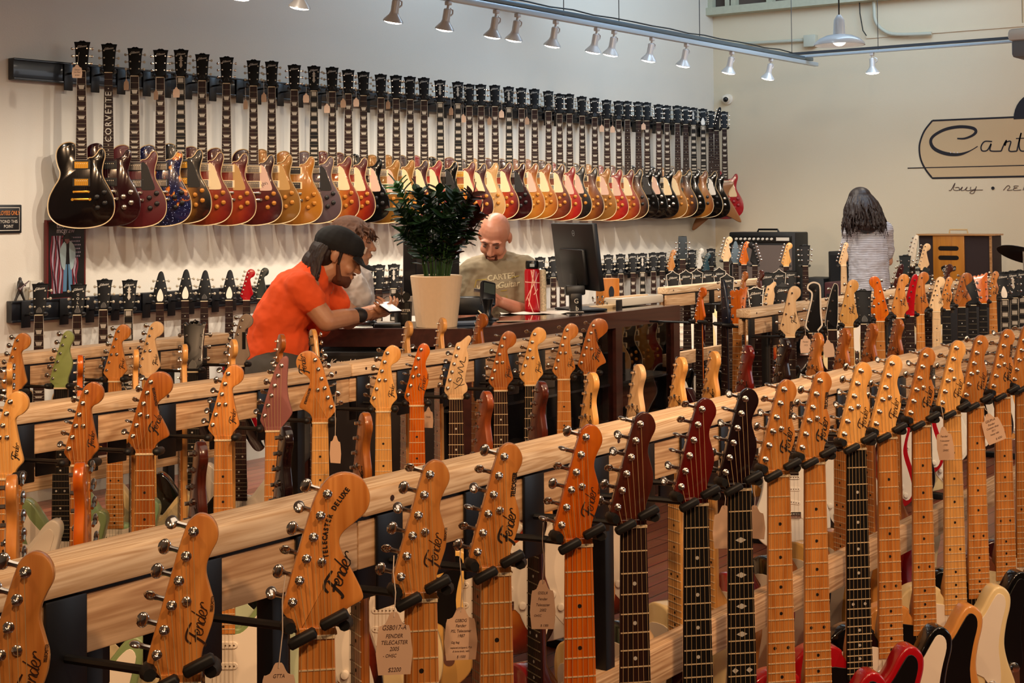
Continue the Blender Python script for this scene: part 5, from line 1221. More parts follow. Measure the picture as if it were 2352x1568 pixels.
# card terminal on its stand by the bald man
p = at_counter(1120, 734); t_ = empty('card_terminal', p, facing(p, .5), label='black card terminal tilted on a curved stand before the bald man', cat='card terminal')
ob('stand', MB().lathe([(.055, 0), (.055, .004), (.03, .01), (.018, .03), (.022, .07), (.03, .10)], 20).mesh(), BLACK, t_)
ob('terminal', MB().box((-.038, -.018, .075), (.038, .02, .20), bev=.012, M=Matrix.Rotation(-.45, 4, 'X') @ Matrix.Rotation(.25, 4, 'Y')).mesh(), BLACK, t_)
ob('display', MB().box((-.028, -.0195, .13), (.028, -.017, .185), M=Matrix.Rotation(-.45, 4, 'X') @ Matrix.Rotation(.25, 4, 'Y')).mesh(smooth=0), mat('display_grey', '39413C', .15), t_)
# second stand with lettering, before the monitor
p = at_counter(1322, 716); t_ = empty('tablet_stand', p, facing(p, .2), label='black stand with letter G before the monitor', cat='stand')
ob('column', MB().box((-.032, -.02, 0), (.032, .02, .105), bev=.008).mesh(), BLACK, t_)
ob('head', MB().box((-.05, -.03, .085), (.05, .03, .135), bev=.008, M=Matrix.Rotation(-.1, 4, 'X')).mesh(), MBLK, t_)
ob('lettering', text_mesh('G', .034, ext=.0003, align='CENTER'), SILV, t_, (0, -.0215, .045)); ob('lettering', text_mesh('b', .034, ext=.0003, align='CENTER'), SILV, t_, (.004, -.0215, .008))
# scanner left of the bald man, cable, blue folder
p = at_counter(1076, 722); ob('receipt_printer', MB().box((-.07, -.05, 0), (.07, .05, .09), bev=.01).mesh(), MBLK, loc=p, rot=(0, 0, facing(p, .2)), label='small black receipt printer right of the plant pot', cat='printer')
p = at_counter(1070, 745); ob('folder', MB().box((-.09, -.06, 0), (.09, .06, .012), bev=.002).mesh(smooth=0), mat('folder_blue', '2A3A52', .5), loc=p, rot=(0, 0, facing(p, .3)), label='dark blue folder at the foot of the plant pot', cat='folder')
p = at_counter(1062, 700); q = at_counter(1118, 735)
ob('cable', MB().tube([p+V((0, 0, .04)), p*.5+q*.5+V((0, 0, .03)), q+V((0, 0, .006))], .0035, 6).mesh(), mat('cable_cream', 'D8C89A', .5), label='cream cable running beside the blue folder', cat='cable')
# mug, mouse, tray at the left end
p = at_counter(926, 745); mg = empty('mug', p, facing(p, .1), label='black lettered mug holding sunglasses, left of the plant pot', cat='mug')
ob('cup', MB().lathe([(.036, 0), (.039, .003), (.042, .10), (.0425, .104), (.039, .104), (.036, .01)], 24).mesh(), mat('mug_black', '0A0A0C', .3, coat=.4), mg)
ob('lettering', text_mesh('CARTER', .016, bold=.0003, ext=.0003, align='CENTER'), SILV, mg, (0, -.0425, .062)); ob('lettering', text_mesh('VINTAGE', .007, ext=.0003, align='CENTER'), SILV, mg, (0, -.0422, .050))
sg = empty('sunglasses', p+V((-.01, 0, .105)), facing(p, .5), label='black round sunglasses perched on the mug', cat='glasses')
for s_ in (-1, 1):
    ob('lens', MB().lathe([(.001, 0), (.02, .0004), (.021, .001), (.02, .002), (.001, .003)], 16, M=Matrix.Translation((s_*.024, 0, .022)) @ Matrix.Rotation(PI/2, 4, 'X')).mesh(), mat('lens_dark', '101014', .08), sg)
    ob('temple', MB().tube([(s_*.044, 0, .026), (s_*.044, .06, .024), (s_*.04, .10, .012)], .0018, 6).mesh(), BLACK, sg)
ob('frame', MB().tube([(-.046, 0, .026), (-.003, 0, .028), (.003, 0, .028), (.046, 0, .026)], .0022, 6).mesh(), BLACK, sg)
for kk, (ox, hh_, c_) in enumerate(((-.012, .16, '101216'), (.014, .15, 'B8B0A0'), (.004, .17, '3A2A1E'))):
    ob('pen', MB().tube([(0, 0, .01), (ox, .004, hh_)], .004, 7).mesh(), mat('pen_'+c_, c_, .4), loc=p+V((ox, .012, 0)), label={0: 'dark', 1: 'pale', 2: 'brown'}[kk]+' pen standing in the lettered mug', cat='pen', group='pens in the mug')
p = at_counter(842, 750); ms = empty('computer_mouse', p, facing(p, 1.2), label='black computer mouse in front of the man in orange', cat='mouse')
ob('shell', MB().ball((0, 0, .010), (.032, .055, .026), 16, 10).mesh(), mat('mouse_black', '0B0B0D', .25, coat=.4), ms)
ob('wheel', MB().lathe([(.007, -.003), (.007, .003)], 10, M=Matrix.Translation((0, -.03, .032)) @ Matrix.Rotation(PI/2, 4, 'Y')).mesh(), MBLK, ms)
p = at_counter(890, 752); ob('phone_tray', MB().box((-.06, -.04, 0), (.06, .04, .02), bev=.004).mesh(), MBLK, loc=p, rot=(0, 0, facing(p)), label='low black tray between mouse and mug', cat='tray')
p = at_counter(945, 725); ob('photo_card', MB().box((-.04, -.002, 0), (.04, .002, .10)).mesh(smooth=0), mat('card_pale', 'C8B8A4', .6), loc=p, rot=(.15, 0, facing(p, .1)), label='pale card leaning behind the mug', cat='card')
# ------------------------------------------------------------------ people
def cap(b, p, q, r0, r1, n=14):
    """round-ended tapered limb piece"""
    p = V(p); q = V(q); d = (q-p); L = d.length or .001; d = d/L; pts = []; rr = []
    for k in range(4): a = PI/2*k/4; pts.append(p-d*r0*math.cos(a)); rr.append(max(r0*math.sin(a), .0008))
    pts.append(p); rr.append(r0); pts.append(q); rr.append(r1)
    for k in range(1, 5): a = PI/2*k/4; pts.append(q+d*r1*math.sin(a)); rr.append(max(r1*math.cos(a), .0008))
    return b.tube(pts, rr, n)
def ell(b, c, r, M=None):
    return b.ball(c, r, 18, 12, 0, M)
def fuse(b, vox=.006, it=4, fac=.5, noise=0):
    me = b.mesh(smooth=0); o = bpy.data.objects.new('t', me); COL.objects.link(o)
    m = o.modifiers.new('r', 'REMESH'); m.mode = 'VOXEL'; m.voxel_size = vox; m.use_smooth_shade = True
    s = o.modifiers.new('s', 'SMOOTH'); s.factor = fac; s.iterations = it
    if noise:
        tx = bpy.data.textures.new('t', 'CLOUDS'); tx.noise_scale = .07
        d = o.modifiers.new('d', 'DISPLACE'); d.texture = tx; d.strength = noise; d.mid_level = .5
    bpy.context.view_layer.update(); dg = bpy.context.evaluated_depsgraph_get()
    r = bpy.data.meshes.new_from_object(o.evaluated_get(dg)); bpy.data.objects.remove(o)
    r.materials.clear(); r.materials.append(None)
    for p in r.polygons: p.use_smooth = True
    return r
def head_prims(b, M, k=1., chin=1.):
    E_ = lambda c, r: ell(b, tuple(x*k for x in c), tuple(x*k for x in r), M)
    E_((0, .015, .035), (.076, .096, .088)); E_((0, -.025, -.02), (.062, .068, .085)); E_((0, -.035, -.075), (.047, .05, .035)); E_((0, -.066, -.098*chin), (.022, .018, .017))
    P_ = lambda p, q, r0, r1: cap(b, M @ V([x*k for x in p]), M @ V([x*k for x in q]), r0*k, r1*k)
    P_((0, -.088, .008), (0, -.108, -.030), .009, .0125); E_((.011, -.100, -.034), (.009, .010, .007)); E_((-.011, -.100, -.034), (.009, .010, .007))
    E_((.028, -.078, .026), (.030, .014, .010)); E_((-.028, -.078, .026), (.030, .014, .010))
    E_((.037, -.062, -.03), (.024, .024, .026)); E_((-.037, -.062, -.03), (.024, .024, .026))
    E_((0, -.090, -.058), (.023, .010, .006)); E_((0, -.089, -.069), (.020, .010, .0065))
    for s in (-1, 1): E_((s*.079, .014, .002), (.009, .018, .028)); E_((s*.075, .008, -.018), (.007, .010, .012))
def face_bits(root, M, k=1., brow='3A2416', eyes=True):
    for s in (-1, 1):
        if eyes:
            b = MB(); ell(b, (s*.031*k, -.083*k, .004*k), (.0125*k, .0085*k, .0045*k), M); ob('eye', b.mesh(), mat('eye_shadow', '7A5A4A', .4), root)
            b = MB(); ell(b, (s*.031*k, -.0915*k, .003*k), (.009*k, .002*k, .0026*k), M); ob('iris', b.mesh(), mat('iris_brown', '1A0E08', .2), root)
        b = MB(); b.tube([M @ V((s*x*k, y*k, z*k)) for x, y, z in ((.012, -.096, .024), (.030, -.094, .031), (.050, -.080, .026))], [.004*k, .0048*k, .002*k], 7); ob('eyebrow', b.mesh(), mat('brow_'+brow, brow, .8), root)
    b = MB(); ell(b, (0, -.0985*k, -.0632*k), (.020*k, .0025*k, .0016*k), M); ob('mouth', b.mesh(), mat('mouth_line', '4A1A14', .6), root)
def frame(c, fwd, up):
    """matrix: local -y = fwd (face direction), z = up"""
    y = -V(fwd).normalized(); z = V(up); z = (z-y*z.dot(y)).normalized(); x = y.cross(z)
    return Matrix(((x.x, y.x, z.x, c[0]), (x.y, y.y, z.y, c[1]), (x.z, y.z, z.z, c[2]), (0, 0, 0, 1)))
def hand_prims(b, wrist, d, palmn, side, curl=(.6, .6, .6, .6), k=1., spread=.0, thumb=.5):
    """d: direction of the hand, palmn: direction the palm faces, side: +1 thumb on d x palmn side"""
    d = V(d).normalized(); n = V(palmn); n = (n-d*n.dot(d)).normalized(); s = d.cross(n)*side
    w = V(wrist)
    for t in (-1, -.33, .33, 1): cap(b, w+d*.012*k+s*t*.012*k, w+d*.082*k+s*t*.027*k, .013*k, .0105*k, 8)
    lens = ((.040, .024, .019), (.045, .028, .020), (.041, .026, .019), (.032, .020, .017))
    for i in range(4):
        t = 1-i*.667; p = w+d*(.086-.004*abs(i-1))*k+s*t*.028*k; a = 0
        for j, L in enumerate(lens[i]):
            a += curl[i]*(.8 if j == 0 else 1.0); dd = d*math.cos(a)+n*math.sin(a)+s*t*spread*.2
            q = p+dd*L*k; cap(b, p, q, (.0088-.0008*j)*k, (.0082-.001*j)*k, 8); p = q
    p = w+d*.022*k+s*.024*k; q = p+(d*.6+s*.75+n*.35).normalized()*.04*k; cap(b, p, q, .013*k, .0105*k, 8)
    r = q+(d*.95+s*.1+n*thumb).normalized()*.032*k; cap(b, q, r, .0102*k, .009*k, 8); cap(b, r, r+(d*.9-s*.15+n*thumb).normalized()*.024*k, .009*k, .007*k, 8)
def skin(name, c, c2):
    m, t, b = nt(name); tc = N(t, 'ShaderNodeTexCoord'); nz = N(t, 'ShaderNodeTexNoise', Scale=22.0, Detail=5.0)
    t.links.new(tc.outputs['Object'], nz.inputs['Vector'])
    mx = N(t, 'ShaderNodeMix', data_type='RGBA'); mx.inputs['A'].default_value = (*hx(c), 1); mx.inputs['B'].default_value = (*hx(c2), 1)
    t.links.new(nz.outputs[0], mx.inputs['Factor']); t.links.new(mx.outputs['Result'], b.inputs['Base Color']); b.inputs['Roughness'].default_value = .42
    b.inputs['Subsurface Weight'].default_value = .08; b.inputs['Subsurface Radius'].default_value = (.02, .008, .004); return m
SK1 = skin('skin_tanned', 'B47C5C', 'CC9A78'); SK2 = skin('skin_ruddy', 'C07C60', 'D69A80'); SK3 = skin('skin_light', 'C08A6A', 'D0A080')
UP = V((0, 0, 1)); RT = V((_R.x, _R.y, 0)).normalized(); FW = V((_F.x, _F.y, 0)).normalized()
def hairstrands(roots, n, seed, fall, L, r=.0035, jit=.02, wave=.006, lo=.75):
    random.seed(seed); b = MB()
    for i in range(n):
        p, d = roots(random.random(), random.random()); pts = [p]; v = d.normalized(); ph = random.uniform(0, 6)
        LL = L*random.uniform(lo, 1.1); k = 9
        for j in range(k):
            v = (v*.72+V(fall)*.28+V((random.uniform(-jit, jit), random.uniform(-jit, jit), 0))).normalized()
            pts.append(pts[-1]+v*LL/k+RT*math.sin(ph+j*1.3)*wave)
        b.tube(pts, [r*(1-.75*(j/k)**2) for j in range(k+1)], 5)
    return b

# --- man in the orange shirt, leaning on the counter
d0 = 6.22
P = lambda px, py, d=0: atd(px, py, d0+d)
man = empty('person', (P(640, 800).x, P(640, 800).y, 0), label='man in orange t-shirt and black cap leaning on the counter over his phone', cat='person')
mo = V(man.location)
hipR, hipL = P(636, 868, -.09), P(646, 868, .11)
chest = P(678, 675, 0); neckb = P(722, 628, 0)
shN, shF = P(690, 662, -.15), P(742, 658, .17)
elN, wrN = P(750, 738, -.16), P(842, 722, .04)
elF, wrF = P(800, 735, .22), P(862, 712, .16)
headc = P(776, 588, .02)
fwd = (RT*.86-UP*.36+FW*.10).normalized(); HM = frame(headc, fwd, UP+RT*.30)
b = MB(); head_prims(b, HM, .98)
cap(b, neckb, headc-RT*.03-UP*.05, .060, .058)
for e_ in (-.08, .08): cap(b, P(630, 850, e_), P(640, 740, e_), .095, .098); cap(b, P(640, 740, e_), P(680, 680, e_), .098, .098)
cap(b, shN, shF, .06, .06)
cap(b, shN, elN, .054, .042); cap(b, elN, P(790, 730, -.08), .042, .040); cap(b, P(790, 730, -.08), wrN, .040, .027)
cap(b, shF, elF, .050, .042); cap(b, elF, wrF, .04, .027)
hd_ = (P(885, 714, .06)-wrN); hand_prims(b, wrN, hd_, UP*.6+FW*.5-RT*.2, -1, (.45, .5, .55, .6), 1.0, thumb=.7)
hand_prims(b, wrF, P(895, 705, .0)-wrF, UP*.3-FW*.8, 1, (.45, .5, .5, .6), 1.0)
for h_, s_ in ((hipR, -1), (hipL, 1)):
    kn = V((h_.x, h_.y, .50))+RT*.05; cap(b, h_, kn, .085, .06); cap(b, kn, V((h_.x, h_.y, .1))-RT*.02, .056, .04); ell(b, tuple(V((h_.x, h_.y, .045))+RT*.06), (.07, .07, .045))
bd = ob('body', MB2f(fuse(b, .0045, 3), mo) if False else fuse(b, .0045, 3), SK1, man, -mo)
face_bits(man, HM, .98)
for o in man.children:
    if o is not bd: o.location = -mo
def kid(nm, me, m, root=man, off=None, **k):
    return ob(nm, me, m, root, -V(root.location), **k)
b = MB()
for e_ in (-.08, 0, .08):
    cap(b, P(618, 826, e_), P(636, 745, e_), .112, .113); cap(b, P(636, 745, e_), P(678, 680, e_), .113, .115); cap(b, P(640, 836, e_), P(655, 790, e_), .10, .105)
cap(b, P(680, 672), P(712, 640), .11, .085); cap(b, P(692, 664, -.09), P(730, 652, .12), .074, .074)
cap(b, shN+V((0, 0, .004)), shN*.6+elN*.4+V((0, 0, .004)), .070, .064); cap(b, shF, shF*.5+elF*.5, .070, .066); cap(b, P(706, 642), P(724, 630), .082, .068)
cap(b, P(716, 690, .04), P(735, 748, .05), .075, .05)
ORA = mat('orange_cotton', 'F0581E', .85, bump=.5, bscale=900)
kid('t_shirt', fuse(b, .006, 4, .5, .018), ORA)
b = MB(); cap(b, hipR, hipL, .16, .16); 
for h_ in (hipR, hipL): cap(b, h_, V((h_.x, h_.y, .52))+RT*.05, .115, .10)
kid('shorts', fuse(b, .009, 3, .5, .012), mat('grey_shorts', '4A4640', .85, bump=.4, bscale=500))
for h_ in (hipR, hipL):
    q = V((h_.x, h_.y, 0)); b = MB(); cap(b, q+V((0, 0, .045))-RT*.03, q+V((0, 0, .045))+RT*.16, .052, .045); kid('shoe', fuse(b, .008, 2), mat('shoe_dark', '2A2624', .6))
# cap, brim, hair, stubble
b = MB(); ell(b, (0, .016, .046), (.088, .108, .080), HM); ell(b, (0, -.03, .050), (.080, .070, .066), HM); 
me = fuse(b, .005, 2)
bm = bmesh.new(); bm.from_mesh(me); Hi = HM.inverted()
bmesh.ops.delete(bm, geom=[v for v in bm.verts if (Hi @ v.co).z < .022-(Hi @ v.co).y*.12], context='VERTS'); bm.to_mesh(me); bm.free()
CAPK = mat('cap_black', '08080A', .8, bump=.3, bscale=800)
cp = kid('baseball_cap', me, CAPK)
b = MB(); o_ = [(-.080, -.060), (-.078, -.112), (-.054, -.158), (0, -.176), (.054, -.158), (.078, -.112), (.080, -.060), (.04, -.085), (0, -.092), (-.04, -.085)]
o2 = spline(o_, 4); vs = []
for x, y in o2: vs.append((x, y, .042-abs(x)**2*4.0-(-y-.08)*.36))
n = len(o2); b.add([HM @ V(p) for p in vs]+[HM @ (V(p)-V((0, 0, .004))) for p in vs], [tuple(range(n)), tuple(range(n, 2*n))[::-1]]+[(i, n+i, n+(i+1) % n, (i+1) % n) for i in range(n)])
ob('brim', b.mesh(smooth=60), mat('brim_charcoal', '1A1A1E', .8), cp)
b = MB(); b.box((-.022, -.1030, .052), (.022, -.094, .078), M=HM @ Matrix.Rotation(0, 4, 'X')); ob('patch', b.mesh(smooth=0), mat('patch_pale', 'CDBFB4', .7), cp)
b = MB(); ell(b, (0, .06, -.01), (.082, .066, .075), HM); ell(b, (0, .082, -.065), (.072, .055, .065), HM); ell(b, (0, .10, -.12), (.06, .04, .055), HM)
for s in (-1, 1): cap(b, HM @ V((s*.070, -.006, .03)), HM @ V((s*.069, -.014, -.025)), .010, .005)
hb = hairstrands(lambda u, v: (HM @ V((.075*math.cos(PI*u), .05+.055*math.sin(PI*u), .035-.05*v)), (HM.to_3x3() @ V((.3*math.cos(PI*u), .5, -.9)))), 300, 4, (-.12, -.02, -1), .15, .0042, .06, .003)
hb.add(b.v, b.f); HAIRD = mat('hair_dark_brown', '24130C', .55, var=.5, vscale=60)
kid('hair', fuse(hb, .0030, 1, .3), HAIRD)
b = MB(); ell(b, (0, -.042, -.082), (.050, .054, .034), HM); ell(b, (0, -.078, -.096), (.026, .016, .020), HM); ell(b, (0, -.0935, -.047), (.026, .010, .005), HM)
for s in (-1, 1): cap(b, HM @ V((s*.060, -.014, -.03)), HM @ V((s*.045, -.04, -.085)), .009, .012)
kid('beard', fuse(b, .004, 1, .4), mat('stubble', '5A3220', .85))
b = MB(); cap(b, P(821, 722, -.02), P(828, 724, -.02), .031, .031); kid('wristband', b.mesh(), mat('band_dark', '1E1A1C', .6))
p = P(893, 706, .02); ph = empty('smartphone', p, facing(p, .6), label='phone held by the man in orange', cat='phone')
ob('case', MB().box((-.034, -.004, -.055), (.034, .004, .055), bev=.003, M=Matrix.Rotation(-1.25, 4, 'X')).mesh(), MBLK, ph)
ob('screen', MB().box((-.031, -.0052, -.052), (.031, -.0038, .052), M=Matrix.Rotation(-1.25, 4, 'X')).mesh(smooth=0), mat('lit_screen', 'F0E8E4', .2, emit=.35), ph)

# --- man in white behind him, chin on hand
d0 = 7.22
m2 = empty('person', (P(815, 700).x, P(815, 700).y+.1, 0), label='man in white shirt with tousled brown hair resting chin on hand', cat='person')
hc = P(812, 556); fw2 = (RT*.93-UP*.06-FW*.12); H2 = frame(hc, fw2, UP)
b = MB(); head_prims(b, H2, .98); cap(b, hc-UP*.08-RT*.02, P(785, 640), .056, .06); cap(b, P(775, 760), P(785, 660), .13, .125)
s1, s2 = P(800, 642, -.12), P(775, 645, .2); cap(b, s1, s2, .065, .065)
e1, w1 = P(812, 745, -.12), P(795, 678, -.12); cap(b, s1, e1, .052, .044); cap(b, e1, w1, .042, .028); hand_prims(b, w1, UP*.9-RT*.1+FW*.1, FW*.6+RT*.4, 1, (1.0, 1.05, 1.1, 1.1))
e2 = P(830, 720, .12); cap(b, s2, e2, .05, .042); cap(b, e2, P(838, 745, 0), .04, .028); hand_prims(b, P(838, 745, 0), RT-UP*.1, -UP, 1, (.4, .4, .4, .5))
for s_ in (-.12, .12):
    h_ = P(772, 790, s_); cap(b, h_, V((h_.x, h_.y, .48)), .085, .06); cap(b, V((h_.x, h_.y, .48)), V((h_.x, h_.y, .06)), .055, .042)
kid('body', fuse(b, .0045, 3), SK3, m2); face_bits(m2, H2, .98)
for o in m2.children: o.location = -V(m2.location)
b = MB(); cap(b, P(778, 800), P(790, 665), .15, .14); cap(b, s1, s2, .082, .082); cap(b, s1, s1*.4+P(838, 705, -.1)*.6, .08, .07); cap(b, s2, s2*.4+e2*.6, .075, .068); cap(b, P(815, 640, 0), P(822, 735, .02), .09, .09)
kid('shirt', fuse(b, .006, 4, .5, .02), mat('white_cotton', 'E6DCD2', .85, bump=.4, bscale=700), m2)
b = MB(); cap(b, P(772, 815, -.1), P(772, 815, .12), .15, .15)
for s_ in (-.12, .12): h_ = P(772, 800, s_); cap(b, h_, V((h_.x, h_.y, .1)), .11, .075)
kid('trousers', fuse(b, .009, 2), mat('dark_trousers', '23242A', .85), m2)
hb = hairstrands(lambda u, v: (H2 @ V((.070*math.cos(2*PI*u)*math.sqrt(v), .018+.085*math.sin(2*PI*u)*math.sqrt(v), .118-.055*v)), (H2.to_3x3() @ V((math.cos(2*PI*u)*.9, math.sin(2*PI*u)*.9-.2, .25)))), 330, 9, (.0, 0, -1), .105, .0045, .22, .008)
ell(hb, (0, .025, .052), (.082, .098, .080), H2)
kid('hair', fuse(hb, .004, 1, .3), mat('hair_brown', '4A2C18', .85, var=.5, vscale=60), m2)
b = MB(); q = P(793, 672, -.12); cap(b, q-UP*.004, q+UP*.006, .033, .033); kid('bracelet', b.mesh(), mat('beads_grey', '5A4A44', .4, var=.5, vscale=150), m2)

# --- bald man behind the counter
d0 = 7.75
m3 = empty('person', (P(1145, 700).x, P(1145, 700).y, 0), label='bald man in khaki printed t-shirt looking down behind the counter', cat='person')
hc = P(1136, 546); fw3 = (-FW*.80-UP*.52-RT*.20); H3 = frame(hc, fw3, UP*.9-FW*.35+RT*.04)
b = MB(); head_prims(b, H3, 1.05); cap(b, hc-UP*.07+FW*.03, P(1146, 625, .06), .062, .068); cap(b, P(1146, 800, .05), P(1146, 685, .05), .135, .13)
s1, s2 = P(1084, 632, 0), P(1204, 624, .02); cap(b, s1, s2, .068, .068)
e1, w1 = P(1068, 735, -.12), P(1118, 712, -.26); cap(b, s1, e1, .056, .046); cap(b, e1, w1, .043, .029)
e2, w2 = P(1222, 722, -.10), P(1152, 694, -.22); cap(b, s2, e2, .056, .046); cap(b, e2, w2, .044, .029)
hand_prims(b, w2, P(1112, 676, -.30)-w2, -UP*.3-FW*.7, -1, (.7, .75, .8, .85), 1.0, thumb=.5); hand_prims(b, w1, P(1128, 700, -.34)-w1, UP*.4-FW*.5, 1, (.8, .8, .8, .8))
for s_ in (-50, 50):
    h_ = P(1146+s_, 830, .05); cap(b, h_, V((h_.x, h_.y, .48)), .09, .065); cap(b, V((h_.x, h_.y, .48)), V((h_.x, h_.y, .06)), .056, .045)
kid('body', fuse(b, .0045, 3), SK2, m3); face_bits(m3, H3, 1.05, '5A3424')
for o in m3.children: o.location = -V(m3.location)
KH = mat('khaki_cotton', '8A7C62', .85, bump=.4, bscale=700)
b = MB(); cap(b, P(1132, 830, .03), P(1130, 680, .03), .165, .16); cap(b, P(1160, 830, .03), P(1162, 680, .03), .165, .16); cap(b, s1, s2, .085, .085); cap(b, s1, s1*.35+e1*.65, .083, .078); cap(b, s2, s2*.35+e2*.65, .083, .078)
for q_ in (s1, s2): cap(b, P(1146, 604, .05), q_+UP*.01, .074, .078)
kid('t_shirt', fuse(b, .006, 5, .5, .02), KH, m3)
b = MB()
for s_ in (-50, 50): h_ = P(1146+s_, 830, .05); cap(b, h_, V((h_.x, h_.y, .1)), .12, .08)
cap(b, P(1100, 830, .05), P(1192, 830, .05), .15, .15); kid('trousers', fuse(b, .009, 2), MATS['dark_trousers'], m3)
b = MB(); ell(b, (0, -.074, -.097), (.031, .025, .023), H3); ell(b, (0, -.098, -.050), (.028, .009, .0055), H3); ell(b, (0, -.047, -.093), (.047, .047, .027), H3)
for s in (-1, 1): cap(b, H3 @ V((s*.026, -.088, -.05)), H3 @ V((s*.024, -.08, -.085)), .007, .008)
kid('beard', fuse(b, .0038, 1, .4), mat('beard_brown', '5A2E1E', .85), m3)
PRC = mat('print_cream', 'C9BC98', .8); PRY = mat('print_ochre', 'A8923E', .8)
def print_on(txt, px, py, sz, ang, m, **k):
    q = P(px, py, -.215); o = ob('print', text_mesh(txt, sz, ext=.0004, **k), m, m3, q-V(m3.location), None); X = (RT*math.cos(ang)+UP*math.sin(ang)); Z = (UP*math.cos(ang)-RT*math.sin(ang)); Yv = -X.cross(Z)*-1
    R3 = Matrix((X, X.cross(Z)*-1, Z)).transposed(); o.rotation_euler = R3.to_euler(); return o
PR = []
PR.append(print_on('CARTER', 1120, 645, .040, .11, PRC, bold=.0008)); PR.append(print_on('Vintage', 1093, 668, .040, .11, PRC, bold=.0008, shear=.3)); PR.append(print_on('Guitar', 1143, 662, .043, .11, PRC, bold=.0008, shear=.3)); PR.append(print_on('NASHVILLE', 1118, 690, .022, .11, PRY))
for (x0, y0, x1, y1) in ((1094, 643, 1118, 641), (1094, 643, 1090, 660), (1174, 637, 1192, 633), (1150, 668, 1164, 666)):
    a, c = P(x0, y0, -.215), P(x1, y1, -.215); b = MB().tube([a, c], .0022, 4); PR.append(ob('print', b.mesh(smooth=0), PRY, m3, -V(m3.location)))
shirt3 = [o for o in m3.children if o.name.startswith('t_shirt')][0]
for o in PR:                                                         # lay the print onto the cloth
    bpy.context.view_layer.update()
    sub = o.data.copy(); 
    bm = bmesh.new(); bm.from_mesh(sub); bmesh.ops.subdivide_edges(bm, edges=bm.edges[:], cuts=1); 
    mw = o.matrix_world.copy(); sw = shirt3.matrix_world; si = sw.inverted()
    for v in bm.verts:
        w_ = mw @ v.co; dr = ray(1176, PCY); dr = (w_-CAM).normalized()
        ok, loc, nr, ix = shirt3.ray_cast(si @ (w_-dr*.5), si.to_3x3() @ dr)
        if ok: v.co = mw.inverted() @ ((sw @ loc)-dr*.0025)
    bm.to_mesh(sub); bm.free(); o.data = sub; o.parent = shirt3; o.location = mw.translation
p = P(1108, 668, -.36); ob('bank_card', MB().box((-.043, -.0006, -.027), (.043, .0006, .027)).mesh(smooth=0), mat('card_silver', 'A8B0B8', .3, .3), loc=p, rot=(1.2, .1, facing(p)), label='pale card in the bald man’s hand', cat='card')

# --- woman with long dark hair in a striped shirt, seen from behind
d0 = 11.6
m4 = empty('person', (P(1993, 700).x, P(1993, 700).y, 0), label='person with long dark hair and striped shirt seen from behind by the back wall', cat='person')
hc = P(1973, 468); H4 = frame(hc, FW*.8-RT*.45-UP*.2, UP); b = MB(); head_prims(b, H4, .97); cap(b, hc-UP*.07, P(1990, 515), .055, .06)
cap(b, P(1996, 690), P(1994, 560), .135, .14); s1, s2 = P(1955, 530, 0), P(2030, 528, 0); cap(b, s1, s2, .06, .06)
e1 = P(1944, 590, .05); cap(b, s1, e1, .045, .038); cap(b, e1, P(1975, 560, .22), .036, .026); hand_prims(b, P(1975, 560, .22), RT*.8+UP*.4+FW*.3, -UP, 1)
e2 = P(2040, 600, .08); cap(b, s2, e2, .045, .038); cap(b, e2, P(2010, 570, .25), .036, .026); hand_prims(b, P(2010, 570, .25), -RT*.8+UP*.4+FW*.3, -UP, -1)
for s_ in (-28, 28): h_ = P(1996+s_, 700); cap(b, h_, V((h_.x, h_.y, .46)), .085, .058); cap(b, V((h_.x, h_.y, .46)), V((h_.x, h_.y, .06)), .052, .04)
kid('body', fuse(b, .006, 3), SK3, m4)
m, t, bs = nt('striped_cotton'); tc = N(t, 'ShaderNodeTexCoord'); nz = N(t, 'ShaderNodeTexNoise', Scale=5.0, Detail=2.0)
sx = N(t, 'ShaderNodeSeparateXYZ'); t.links.new(tc.outputs['Object'], sx.inputs[0]); t.links.new(tc.outputs['Object'], nz.inputs[0])
ma = N(t, 'ShaderNodeMath', operation='MULTIPLY_ADD'); ma.inputs[1].default_value = .03; t.links.new(nz.outputs[0], ma.inputs[0]); t.links.new(sx.outputs['Z'], ma.inputs[2])
mu = N(t, 'ShaderNodeMath', operation='MULTIPLY'); mu.inputs[1].default_value = 2*PI/.0135; t.links.new(ma.outputs[0], mu.inputs[0]); si_ = N(t, 'ShaderNodeMath', operation='SINE'); t.links.new(mu.outputs[0], si_.inputs[0])
cr = N(t, 'ShaderNodeValToRGB'); e = cr.color_ramp.elements; e[0].position = .0; e[0].color = (*hx('C4C4CC'), 1); e[1].position = .75; e[1].color = (*hx('6A6870'), 1); x = e.new(.35); x.color = (*hx('B9B6B8'), 1)
t.links.new(si_.outputs[0], cr.inputs[0]); t.links.new(cr.outputs[0], bs.inputs['Base Color']); bs.inputs['Roughness'].default_value = .85
b = MB(); cap(b, P(1998, 700), P(1994, 565), .165, .155); cap(b, s1, s2, .078, .078); cap(b, s1, s1*.3+e1*.7, .068, .062); cap(b, s2, s2*.3+e2*.7, .068, .062); cap(b, P(1965, 690), P(2020, 690), .13, .13)
kid('striped_shirt', fuse(b, .007, 4, .5, .02), m, m4)
b = MB(); cap(b, P(1970, 720), P(2022, 720), .14, .14)
for s_ in (-28, 28): h_ = P(1996+s_, 710); cap(b, h_, V((h_.x, h_.y, .1)), .11, .075)
kid('trousers', fuse(b, .01, 2), MATS['dark_trousers'], m4)
def r4(u, v):
    a = 2*PI*u; r = math.sqrt(v); return H4 @ V((.080*r*math.cos(a), .02+.096*r*math.sin(a), .128-.09*v)), H4.to_3x3() @ V((math.cos(a)*r, math.sin(a)*.8*r+.2, -.25-.6*v))
hb = hairstrands(r4, 900, 5, (.04, -.05, -1), .38, .0045, .10, .008, .5)
